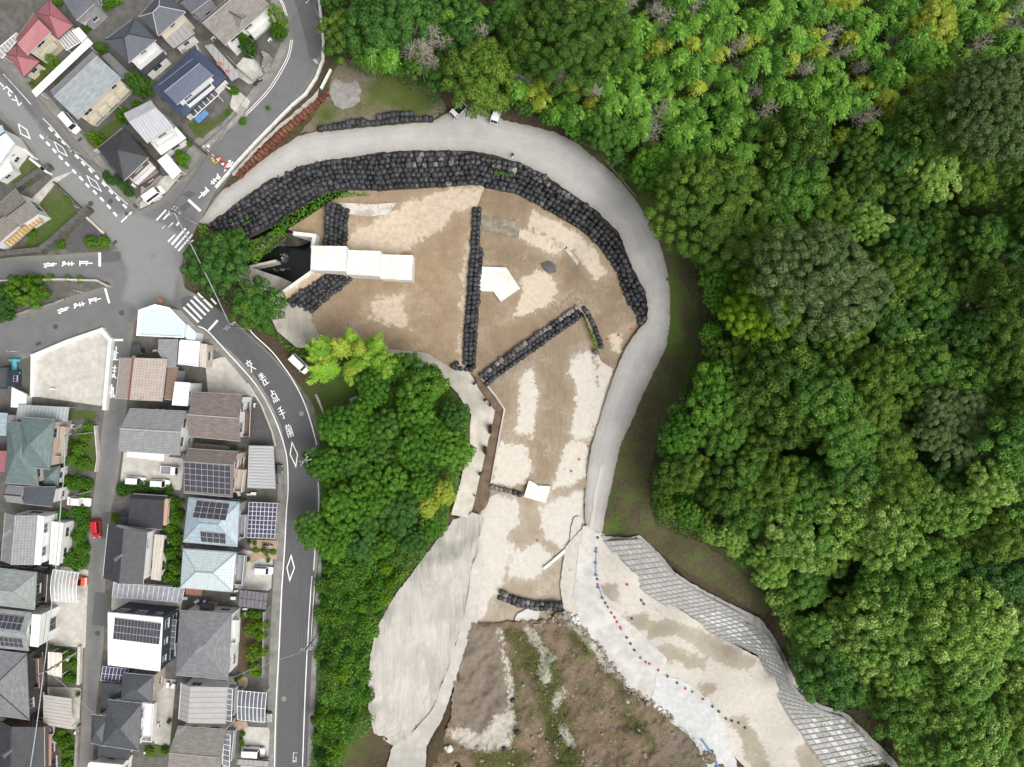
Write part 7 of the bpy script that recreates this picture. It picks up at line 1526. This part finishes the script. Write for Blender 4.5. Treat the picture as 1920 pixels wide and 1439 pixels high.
def motorbike(px, py, head, label, seatm):
    c = P(px, py, .4); h = Vector((head[0], -head[1])).normalized(); root = empty('motorbike', (c.x, c.y, .1), label, 'motorbike', None, math.atan2(h.y, h.x))
    def pt(n_, mb, m): link(n_, mb.mesh(n_, m, smooth=False), root)
    for x in (.62, -.6):
        m = MB(); m.tube([(x, -.05, .28), (x, .05, .28)], .28, 14); pt('wheel', m, BLACK)
    m = MB(); m.tube([(.55, 0, .35), (.42, 0, .95)], .05, 6); m.tube([(.55, .0, .5), (0, 0, .45), (-.6, 0, .42)], .11, 7); pt('frame', m, CP_K)
    m = MB(); m.box((.1, 0, .6), (.5, .26, .26)); pt('fuel_tank', m, CP_K)
    m = MB(); m.box((-.32, 0, .72), (.62, .26, .12)); pt('seat', m, BLACK); m = MB(); m.box((-.7, 0, .82), (.42, .42, .34)); pt('luggage_box', m, seatm)
    m = MB(); m.tube([(.4, -.36, 1.0), (.45, 0, .96), (.4, .36, 1.0)], .025, 6); pt('handlebar', m, STEEL); m = MB(); m.lathe([(.02, -.1), (.1, 0), (.1, .06)], 10, (.58, 0, .78)); pt('headlight', m, LAMP)
motorbike(398, 271, (.68,-.72), 'black scooter with white luggage box beside the barrier', CP_W)
motorbike(485, 155, (.75,-.66), 'black motorbike parked below the terrace railing', CP_K); motorbike(503, 1022, (1,.1), 'dark motorbike on the tan paved strip beside the violet carport', CP_K)

# ------------------------------------------------------------------ poles, wires, small street things
POLEM = mat('pole_concrete', (.3,.295,.285), (.2,.195,.19), 1, .85, .1); WIREM = mat('wire_black', (.03,.03,.032), (.05,.05,.05), 1, .5, 0); WIREL = mat('wire_grey', (.38,.42,.43), (.3,.33,.34), 1, .5, 0)
TOPS = {}
def pole(key, px, py, h, label, arms=((0, 9.2),), az=0.5, trans=True, r=.17):
    c = P(px, py, 0); root = empty('utility_pole', (c.x, c.y, 0), label, 'utility pole', None)
    m = MB(); m.tube([c-Vector((0, 0, .4)), c+Vector((0, 0, h))], r, 10, r*.62); m.build('shaft', POLEM, root, True)
    pts = []
    for da, z in arms:
        d = Vector((math.cos(az+da), math.sin(az+da), 0)); m = MB(); R = Matrix.Rotation(az+da, 3, 'Z'); m.box(c+Vector((0, 0, z)), (2.2, .1, .1), R); m.build('crossarm', STEEL, root)
        for k in (-.95, -.35, .35, .95):
            i = MB(); i.lathe([(.03, .05), (.08, .1), (.05, .17), (.08, .22), (.03, .28)], 8, c+d*k+Vector((0, 0, z))); i.build('insulator', LAMP, root); pts.append(c+d*k+Vector((0, 0, z+.26)))
    if trans:
        m = MB(); m.lathe([(.3, 0), (.32, .1), (.32, .75), (.26, .85), (.1, .9)], 12, c+Vector((.42, .1, h-3.2))); m.build('transformer', STEEL, root)
        m = MB(); m.box(c+Vector((0, 0, h-2.6)), (.9, .12, .12)); m.build('bracket', STEEL, root)
    TOPS[key] = (c+Vector((0, 0, h)), pts); return root
pole('a', 371, 421, 10.5, 'utility pole with transformer leaning into view beside the upper crosswalk', ((0, 9.2), (0, 10.2)), .8)
pole('b', 470, 619, 10.5, 'utility pole with white crossarms beside the round green tree', ((0, 9.8), (.1, 8.9)), .6, False)
pole('c', 602, 853, 10.5, 'utility pole head crowded with fittings among the leafy roadside trees', ((0, 9.8), (1.5, 9.0), (.7, 10.3)), .2)
pole('d', 603, 1180, 10.5, 'utility pole rising from the creeper below the mid road diamond', ((0, 9.8), (0, 9.0)), .1, False)
pole('e', 597, 1500, 10.5, 'utility pole beyond the bottom edge', ((0, 9.8),), .1, False)
pole('f', 143, 1224, 9, 'utility pole leaning over the cream terrace roof', ((0, 8.6),), .35)
pole('g', 176, 811, 8.5, 'slim pole beside the garden of the dark green house', ((0, 8.1),), .3, False, .12); pole('h', 171, 921, 8.5, 'slim pole above the white saloon car', ((0, 8.1),), .3, False, .12)
pole('i', 148, 288, 8.5, 'utility pole beside the dashed street below the grey apartment house', ((0, 8.1), (0, 7.4)), -.6, False); pole('j', 603, 40, 8.5, 'utility pole with angled crossarms at the top road edge', ((0, 8.1), (.4, 7.4)), .5, False)
pole('k', -20, 60, 8.5, 'utility pole beyond the top edge of the dashed street', ((0, 8.1),), -.6, False); pole('l', 98, 1500, 8.5, 'utility pole beyond the bottom end of the narrow street', ((0, 8.1),), .3, False); pole('m', 120, 660, 8.5, 'pole beyond the walled lot', ((0, 8.1),), .3, False, .1) if False else None
def wire(a, b, sag, r, m, label, group):
    n = 14; pts = [a.lerp(b, i/n)-Vector((0, 0, sag*4*(i/n)*(1-i/n))) for i in range(n+1)]; tubething('power_line', pts, r, m, label, 'power line', group, 4)
for u, v, lb in [('a', 'b', 'dark wires strung between the crosswalk pole and the round tree pole'), ('b', 'c', 'dark wires strung over the curved street lettering'), ('c', 'd', 'dark wires running over the street edge beside the trees'), ('d', 'e', 'dark wires running down the lower street edge'), ('i', 'a', 'dark wires crossing the wide junction'), ('k', 'i', 'dark wires along the dashed street')]:
    A, B = TOPS[u][1], TOPS[v][1]
    for k in range(min(len(A), len(B), 4)): wire(A[k], B[k], .5, .022, WIREM, lb, lb.replace('dark wires', 'wires'))
for k, (u, v) in enumerate([('g', 'h'), ('h', 'f'), ('f', 'l')]): wire(TOPS[u][0], TOPS[v][0], .4, .09, WIREL, ['thick pale cable over the dark green house garden', 'thick pale cable over the curved clear carport', 'thick pale cable over the beige seamed carport'][k], None); wire(TOPS[u][1][0], TOPS[v][1][0], .5, .03, WIREM, 'thin wire beside the thick pale cable', 'thin wires beside the pale cable')
wire(TOPS['a'][0]-Vector((0, 0, 1.5)), TOPS['b'][0]-Vector((0, 0, 1.2)), .5, .1, WIREL, 'thick pale cable crossing the dark domed tree', None)
wire(P(429, 1273, 6), TOPS['d'][0], .4, .04, WIREL, 'pale service wire from the dark slate hip house across the street', None)
wire(P(270, 745, 6), TOPS['g'][0], .4, .03, WIREM, 'thin service wire from the weathered tile house', None); wire(TOPS['j'][0], TOPS['a'][0], .8, .03, WIREM, 'thin wire along the bend of the top road', None); wire(P(175,1340,5), TOPS['f'][0]-Vector((0,0,1)), .3, .03, WIREL, 'thin pale wire from the pole to the charcoal slate house', None)
def sign(px, py, h, cm, label, az, round_=True, cat='road sign'):
    c = P(px, py, 0); root = empty('road_sign', (c.x, c.y, 0), label, cat); m = MB(); m.tube([c, c+Vector((0, 0, h))], .04, 6); m.build('post', WHITE, root)
    m = MB(); d = Vector((math.cos(az), math.sin(az), -.25)).normalized(); s = c+Vector((0, 0, h-.35))+d*.06; m.tube([s, s+d*.03], .36, 18 if round_ else 3); m.build('plate', cm, root)
REDP = mat('sign_red', (.5,.05,.06), (.42,.04,.05), 3, .5, 0); VIO = mat('sign_violet', (.45,.4,.6), (.4,.35,.5), 3, .5, 0); ORA = mat('mirror_orange', (.62,.22,.06), (.5,.18,.05), 3, .5, 0)
sign(159, 395, 3.0, VIO, 'violet backed road sign at the corner of the weed lot', .6); sign(157, 549, 3.0, REDP, 'red triangular stop sign between the two side roads', .1, False); sign(34, 660, 3.0, VIO, 'violet backed road sign on the walled lot verge', .5)
def mirror(px, py, label):
    c = P(px, py, 0); root = empty('traffic_mirror', (c.x, c.y, 0), label, 'traffic mirror'); m = MB(); m.tube([c, c+Vector((0, 0, 3.0))], .05, 8); m.build('post', ORA if px < 350 else WHITE, root)
    d = Vector((-.75, -.45, -.3)).normalized(); s = c+Vector((0, 0, 2.7))+d*.25; m = MB(); m.tube([s, s+d*.06], .5, 20); m.build('rim', ORA if px < 350 else WHITE, root); m = MB(); m.tube([s+d*.062, s+d*.07], .44, 20); m.build('mirror_glass', mat('mirror_face', (.6,.62,.64), (.5,.52,.55), 2, .08, 0, metal=.9), root)
mirror(601, 126, 'round traffic mirror on the top road kerb'); mirror(316, 565, 'orange traffic mirror beside the corner building with sky blue roof')
# red and white barrier closing the haul road side of the junction
def barrier():
    A, B = P(380, 273, .9), P(424, 315, .9); root = empty('barrier', ((A.x+B.x)/2, (A.y+B.y)/2, 0), 'red and white striped barrier bars across the top road lettering', 'barrier')
    N = 10
    for i in range(N):
        m = MB(); m.tube([A.lerp(B, i/N), A.lerp(B, (i+1)/N)], .07 if i < 6 else .13, 7); m.build('bar_segment', REDP if i % 2 else WHITE, root)
    for t in (.02, .6, .98):
        p = A.lerp(B, t); m = MB(); m.tube([(p.x, p.y, .1), (p.x, p.y, .88)], .05, 6); m.build('post', WHITE, root); m = MB(); m.box((p.x, p.y, .14), (.7, .35, .08)); m.build('foot', BLACK, root)
barrier()
cone(419, 308, 'r', 'red cone at the thick end of the striped barrier', None, 1.2); cone(412, 298, 'r', 'red cone beside the yellow rope and barrier', None, 1.2)
ROPE = mat('yellow_rope', (.6,.55,.04), (.5,.45,.03), 5, .8, 0)
tubething('rope', [P(a, b, .2) for a, b in smoothl([(396,295),(399,303),(402,301),(398,296),(401,304),(404,306),(407,303),(409,300)], 4)], .08, ROPE, 'yellow rope lying in loops by the striped barrier', 'rope')
for q, lb in [([(429,316),(432,321),(436,324)], 'blue pipe lying by the kerb beside the barrier'), ([(541,193),(545,198),(549,203)], 'blue pipe lying by the kerb of the upper road')]: tubething('pipe', [P(a, b, .25) for a, b in q], .1, HOSE, lb, 'pipe')
m_ = mat('turquoise_pipe', (.1,.42,.47), (.07,.34,.4), 2, .5, 0)
mb = MB(); mb.tube([P(27, 674, .6), P(27, 690, .6), P(26, 715, .6)], .45, 10); mb.tube([P(18, 676, .7), P(38, 676, .7)], .3, 10); mb.tube([P(24, 700, .65), P(37, 699, .65)], .25, 8); mb.thing('pipe_fitting', m_, 'turquoise pipework standing between the navy building and the walled lot', 'pipe')
RAILM = mat('green_rail', (.3,.42,.38), (.25,.36,.32), 2, .5, 0)
def railing(pts, z0, h, m, label):
    q = [P(a, b, z0) for a, b in pts]; c = q[0]; root = empty('railing', (c.x, c.y, z0), label, 'railing')
    for a, b in zip(q, q[1:]):
        for hh in (h, h*.5): mb = MB(); mb.tube([a+Vector((0, 0, hh)), b+Vector((0, 0, hh))], .045, 6); mb.build('rail', m, root)
        k = max(1, int((b-a).length/1.5))
        for i in range(k): p = a.lerp(b, i/k); mb = MB(); mb.tube([p, p+Vector((0, 0, h))], .04, 6); mb.build('post', m, root)
railing([(475,110),(487,122),(490,134),(472,150),(455,136),(430,110)], 1.2, 1.0, RAILM, 'green railing round the raised terrace of the white house')
mb = MB(); mb.prism([P(a, b, 1.2)[:2] for a, b in [(476,112),(487,124),(489,134),(471,149),(442,124),(456,108)]], 0, 1.2); mb.thing('terrace', PALEC, 'raised concrete terrace beside the white house and motorbike', 'terrace')
def steps():
    c = P(505, 125, 0); root = empty('stairs', (c.x, c.y, 0), 'dark curved stairs between terrace and road bend', 'stairs')
    for i in range(9):
        a = at_t([(496,104),(500,112),(495,125),(503,138)], i/8); mb = MB(); mb.box(P(a.x+4, a.y, .7-.075*i), (1.6, .5, 1.4-.15*i), Matrix.Rotation(-.5+.1*i, 3, 'Z')); mb.build('step', CONC, root)
steps()
mb = MB(); q = [(384,85),(402,100),(452,142),(435,152),(385,110)]; mb.prism([P(a, b, 2.4)[:2] for a, b in [(383,86),(398,82),(452,142),(434,152)]], 2.2, 2.3); mb.thing('carport', R_LINED, 'grey carport slab with faded red patches beside the navy house', 'carport')
mb = MB()
for cx, cy, r in ((412,120,6.5),(426,134,5.5)):
    mb.face([P(cx+math.cos(a)*r*RND.uniform(.75,1.1), cy-math.sin(a)*r*.7*RND.uniform(.75,1.1), 2.306) for a in [6.283*k/11 for k in range(11)]])
mb.thing('red_patch', mat('faded_red', (.42,.13,.13), (.3,.16,.15), 2, .8, 0), 'two faded red patches on the grey carport slab', 'paint patch')
# air conditioners, antennas
ACM = mat('appliance_white', (.72,.72,.7), (.62,.62,.6), 3, .5, 0)
def ac(px, py, az, z=0.0):
    c = P(px, py, z+.35); root = empty('air_conditioner', (c.x, c.y, z), 'white air conditioner unit standing against a house wall', 'air conditioner', 'air conditioner units at the houses', az)
    a = MB(); a.box((0, 0, .36), (.82, .32, .62)); b = MB(); b.tube([(-.1, -.165, .36), (-.1, -.175, .36)], .24, 14); f = MB(); f.box((0, 0, .03), (.6, .3, .06))
    link('casing', a.mesh('casing', ACM), root); link('fan_grille', b.mesh('fan_grille', BLACK), root); link('foot', f.mesh('foot', BLACK), root)
for px, py, az in [(476,841,.1),(478,760,1.5),(444,1108,.2),(447,1167,1.5),(430,1256,1.5),(468,927,0),(136,800,1.6),(123,878,1.6),(460,1142,0),(275,1410,.4),(506,76,.9),(400,73,.9),(240,150,.8),(358,210,.8),(96,1385,1.5),(298,1360,1.5),(386,668,1.5),(292,658,.2),(100,730,0),(40,748,0)]: ac(px, py, az)
def antenna(px, py, z):
    c = P(px, py, z); root = empty('antenna', c, 'thin aerial standing on a roof ridge', 'antenna', 'aerials on the roofs'); m = MB(); m.tube([c-Vector((0, 0, .3)), c+Vector((0, 0, 2.2))], .03, 5); m.build('mast', ALU, root)
    m = MB(); d = Vector((.75, .6, 0)); m.tube([c+d*-.9+Vector((0, 0, 2.1)), c+d*.9+Vector((0, 0, 2.1))], .025, 4)
    for k in range(8): p = c+d*(-.85+k*.24)+Vector((0, 0, 2.12)); s = Vector((-.6, .75, 0))*(.45-.03*k); m.tube([p-s, p+s], .02, 4)
    m.build('elements', ALU, root)
for px, py, z in [(282,809,6.8),(235,1040,6.8),(384,1210,7.0),(30,995,6.8),(160,800,5),(352,1358,6.3),(30,1402,5.9),(283,208,6.4)]: antenna(px, py, z)
# garden planting
def bushes(lst, kind, label, group, name='shrub'):
    for px, py, r in lst: shrub(px, py, r, kind, label, group, name=name)
bushes([(474,1178,13),(486,1170,8),(496,1172,8),(490,1192,11),(477,1222,14),(494,1222,10),(476,1255,12),(484,1263,8)], 'lime', 'clipped round green bush in the topiary garden', 'clipped bushes in the topiary garden')
bushes([(448+27,1152,9),(486,1152,8),(460,1151,8)], 'garden', 'trimmed hedge piece at the head of the topiary garden', 'hedge pieces of the topiary garden')
shrub(524, 40, 15, 'lime', 'bright green columnar bush at the corner of the white house balcony', h=3.2); shrub(524, 62, 13, 'garden', 'green bush below the columnar bush at the road bend', h=3); shrub(468, 92, 14, 'dark', 'dark green shrub in front of the white house wall', h=3.4); shrub(461, 80, 10, 'garden', 'narrow green shrub against the white house wall', h=3.4)
shrub(265, 162, 20, 'mid', 'round green tree between the apartment house and the blue slate house', h=4, name='garden_tree', cat='tree'); shrub(192, 92, 11, 'mid', 'small green bush at the head of the grey lower roof', h=2.5); shrub(178, 260, 14, 'lime', 'yellow green bush beside the dashed street', h=2.5); shrub(232, 217, 13, 'garden', 'green bush beside the apartment house lawn', h=2)
shrub(257, 197, 8, 'garden', 'little palm like shrub beside the silver ribbed roof', h=1.6); shrub(105, 118, 9, 'lime', 'banana like plant in the yard of the red roofed house', h=2); shrub(52, 546, 30, 'garden', 'large round bright green bush between the two side roads', h=4.5); shrub(12, 560, 26, 'dark', 'dark green bush at the frame edge between the side roads', h=4); shrub(8, 590, 18, 'dark', 'dark bush below the large round bush', h=3)
bushes([(96,522,7),(76,523,7),(128,523,6),(152,524,6)], 'lime', 'low weed tuft on the parapet between the side roads', 'weed tufts on the parapet')
bushes([(208,325+15,9),(220,336,10),(232,348,10),(243,362,9),(200,330,8)], 'dark', 'dark green shrub along the street wall of the black tiled house', 'shrubs along the black tiled house')
bushes([(344,298,12),(336,290,8),(356,270,6)], 'garden', 'green plant in the planter behind the corner carport', 'plants behind the corner carport')
bushes([(232,917,13),(248,915,12),(264,914,12),(282,914,11),(300,917,12),(316,920,10)], 'dark', 'dark hedge shrub between the parking yard and the ribbed black roof', 'hedge shrubs of the parking yard')
bushes([(322,945,14),(330,968,14),(320,990,12),(331,1010,14),(322,1035,14),(330,1060,14),(318,1080,13),(332,1090,10),(314,1060,9)], 'garden', 'leafy shrub in the green strip between the middle houses', 'shrubs in the strip between the middle houses')
bushes([(150,906,14),(136,912,10),(165,908,11),(128,900,9),(158,925,9),(140,860,12),(150,840,13),(160,820,9),(168,800,9),(158,870,12)], 'garden', 'overgrown shrub in the garden of the dark green house', 'overgrown shrubs of the dark green house')
bushes([(150,962,16),(158,985,15),(148,1010,13),(155,1030,14),(130,1050,15),(146,1058,14),(115,965,10),(158,1050,10)], 'mixed', 'tall leafy shrub beside the white annex and the red car', 'tall shrubs beside the white annex')
bushes([(218,972,8),(213,968,5)], 'lime', 'small lime bush beside the red car', 'lime bushes beside the red car'); bushes([(128,1228,9),(136,1245,8),(128,1270,9),(140,1275,7)], 'garden', 'garden plant beside the cream terrace', 'plants beside the cream terrace'); bushes([(108,1380,10),(122,1392,12),(128,1410,10),(126,1432,10),(116,1372,8),(95,1365,6)], 'garden', 'green shrub in the strip garden beside the pink lean-to', 'shrubs beside the pink lean-to')
bushes([(165,40,9),(178,30,10),(192,20,9),(205,8,10),(220,0,9),(162,55,7),(108,5,9)], 'garden', 'garden shrub in the narrow green garden at the top edge', 'shrubs of the narrow top garden'); bushes([(512,1036,6),(497,1032,5),(500,1040,4),(480,1032,5)], 'lime', 'small bright bush beside the tan paved strip', 'bushes beside the tan strip'); bushes([(455,228,7),(440,172,8),(430,165,6),(75,162,7),(170,452,12),(195,452,10),(130,375,7),(115,460,8),(60,440,8)], 'garden', 'low garden bush at a yard edge', 'low bushes at the yard edges')
bushes([(1228,312,18),(1215,318,12)], 'yellow', 'yellow green bush at the forest edge above the wide olive tree', 'yellow bushes at the forest edge'); bushes([(310,1405,8),(280,1408,7)], 'garden', 'grass clump below the charcoal slate house', 'grass clumps below the charcoal house')
# yard clutter
POT = mat('terracotta', (.32,.14,.08), (.24,.1,.06), 3, .8, .1); BIN = mat('bin_grey', (.3,.31,.3), (.22,.23,.22), 3, .6, 0)
PM = {}
pm_ = MB(); pm_.lathe([(.14, 0), (.2, .32), (.22, .34)], 9); PM['pot'] = pm_.mesh('pot', POT, smooth=False)
gm_ = MB(); gm_.lathe([(.17, 0), (.18, .05), (.18, .9), (.12, 1.02), (.05, 1.1)], 10); PM['cyl'] = gm_.mesh('cylinder_body', ALU, smooth=False)
bm_ = MB(); bm_.box((0, 0, .35), (.9, .5, .68)); PM['bin'] = bm_.mesh('bin_body', BIN); lm_ = MB(); lm_.box((0, 0, .73), (.96, .56, .07)); PM['lid'] = lm_.mesh('lid', WHITE)
def clutter(kind, pts):
    for px, py in pts:
        c = P(px, py, .12); rz = RND.uniform(0, 6.28)
        if kind == 'pot':
            r = empty('potted_plant', c, 'potted plant standing in a house yard', 'potted plant', 'potted plants in the yards', rz); link('pot', PM['pot'], r); k = link('foliage', RND.choice(CROWNS['garden']), r); k.scale = (.085, .085, .12); k.location = (0, 0, .2)
        elif kind == 'gas':
            r = empty('gas_cylinder', c, 'grey gas cylinder standing by a house wall', 'gas cylinder', 'gas cylinders by the houses', rz); link('cylinder_body', PM['cyl'], r)
        else:
            r = empty('storage_bin', c, 'grey storage bin with pale lid in a yard', 'storage bin', 'storage bins in the yards', round(rz)*.52); link('bin_body', PM['bin'], r); link('lid', PM['lid'], r)
clutter('pot', [(131,812),(133,822),(134,835),(132,846),(130,858),(128,868),(136,828),(445,840),(460,846),(497,1032),(505,1050),(468,1048),(444,1272),(452,1268),(458,1374),(455,1385),(456,1392),(320,1350),(297,318),(345,310),(352,316),(505,205),(430,215),(120,170),(112,160),(84,140),(62,160),(285,235),(340,245),(278,285),(60,345),(28,440),(60,432),(150,1300),(86,1300),(100,1210),(92,1140),(232,925),(345,940),(470,1016),(480,1018)])
clutter('gas', [(349,852),(348,856),(346,1022),(346,1026),(333,1140),(336,1140),(281,1262),(113,1062),(113,1066),(254,215),(230,205),(345,98),(350,96),(308,768),(321,770)])
clutter('bin', [(350,1120),(372,1126),(385,1128),(222,1090),(300,1140),(318,1282),(328,1284),(265,662),(256,668),(330,712),(300,770),(240,258),(322,250),(255,350),(132,1232),(148,1370),(292,1280),(440,1120),(462,1150),(450,925),(478,925)])
# tan paving beside the violet carport
TILE = mat('tan_paving', (.42,.3,.22), (.32,.23,.17), 1.5, .85, .2)
for q in [[(468,1012),(522,1014),(520,1030),(468,1028)], [(467,1040),(490,1034),(520,1040),(519,1050),(490,1046),(470,1058)], [(430,1352),(465,1353),(463,1366),(442,1372),(434,1362)], [(444,1268),(465,1270),(464,1288),(446,1286)]]: sheet('tan_paving', q, 0.0, .14, TILE, step=6)
# ------------------------------------------------------------------ the walker on the haul road
def person():
    px, py = 961.3, 293; z = hz(px, py)+.1; c = P(px, py, z)
    J = {'hip': (0,0,.95), 'waist': (0,0,1.12), 'chest': (0,.02,1.38), 'neck': (0,.04,1.52), 'head': (0,.06,1.64), 'top': (0,.06,1.74), 'hl': (.1,0,.9), 'kl': (.12,.16,.5), 'al': (.12,.1,.09), 'tl': (.12,.27,.05), 'hr': (-.1,0,.9), 'kr': (-.11,-.02,.49), 'ar': (-.11,-.22,.12), 'tr': (-.11,-.08,.05),
         'sl': (.19,.02,1.43), 'el': (.27,-.1,1.15), 'wl': (.27,.02,.92), 'fl': (.27,.06,.83), 'sr': (-.19,.02,1.43), 'er': (-.27,.12,1.17), 'wr': (-.24,.3,1.06), 'fr': (-.22,.37,1.03)}
    E = [('hip','waist'),('waist','chest'),('chest','neck'),('neck','head'),('head','top'),('hip','hl'),('hl','kl'),('kl','al'),('al','tl'),('hip','hr'),('hr','kr'),('kr','ar'),('ar','tr'),('chest','sl'),('sl','el'),('el','wl'),('wl','fl'),('chest','sr'),('sr','er'),('er','wr'),('wr','fr')]
    Rr = {'hip': .15, 'waist': .14, 'chest': .17, 'neck': .065, 'head': .1, 'top': .075, 'hl': .1, 'hr': .1, 'kl': .07, 'kr': .07, 'al': .05, 'ar': .05, 'tl': .045, 'tr': .045, 'sl': .08, 'sr': .08, 'el': .055, 'er': .055, 'wl': .04, 'wr': .04, 'fl': .035, 'fr': .035}
    ks = list(J); me = bpy.data.meshes.new('body'); me.from_pydata([J[k] for k in ks], [(ks.index(a), ks.index(b)) for a, b in E], [])
    root = empty('person', c, 'person in dark clothes walking on the pale haul road', 'person', None, 2.6); o = link('body', me, root)
    sk = o.modifiers.new('skin', 'SKIN'); ss = o.modifiers.new('sub', 'SUBSURF'); ss.levels = ss.render_levels = 2; me.skin_vertices or None
    for i, k in enumerate(ks):
        me.skin_vertices[0].data[i].radius = (Rr[k], Rr[k]); me.skin_vertices[0].data[i].use_root = (k == 'hip')
    dg = bpy.context.evaluated_depsgraph_get(); m2 = bpy.data.meshes.new_from_object(o.evaluated_get(dg)); o.modifiers.clear(); o.data = m2
    m2.materials.clear()
    for m in (mat('dark_cloth', (.018,.018,.02), (.03,.03,.033), 6, .9, .1, world=False), mat('skin', (.45,.28,.2), (.4,.25,.18), 6, .6, 0, world=False), mat('dark_trousers', (.03,.028,.026), (.045,.042,.04), 6, .9, .1, world=False)): m2.materials.append(m)
    for p in m2.polygons:
        p.use_smooth = True; z_ = p.center.z; p.material_index = 1 if z_ > 1.5 or (z_ < .9 and abs(p.center.x) > .22) or (p.center.y > .31 and z_ > .9) else (2 if z_ < .95 else 0)
    h = MB(); h.lathe([(.115, 1.62), (.12, 1.68), (.1, 1.75), (.05, 1.79)], 12, (0, .045, 0)); link('hair', h.mesh('hair', mat('black_hair', (.01,.01,.01), (.02,.02,.02), 8, .6, 0), smooth=True), root)
    for s in (-.04, .04): e = MB(); e.lathe([(.012, 0), (.012, .02)], 6, (s, .155, 1.64)); link('eye', e.mesh('eye', BLACK), root)
    n_ = MB(); n_.lathe([(.018, -.03), (.01, .02)], 5, (0, .165, 1.61)); link('nose', n_.mesh('nose', _M['skin']), root)
    b = MB(); b.box((-.22, .42, .78), (.14, .34, .3)); link('bag', b.mesh('bag', WHITE), None, c).rotation_euler.z = 2.6
    tag(bpy.data.objects['bag'], 'pale bag held by the walker on the haul road', 'bag')
person()
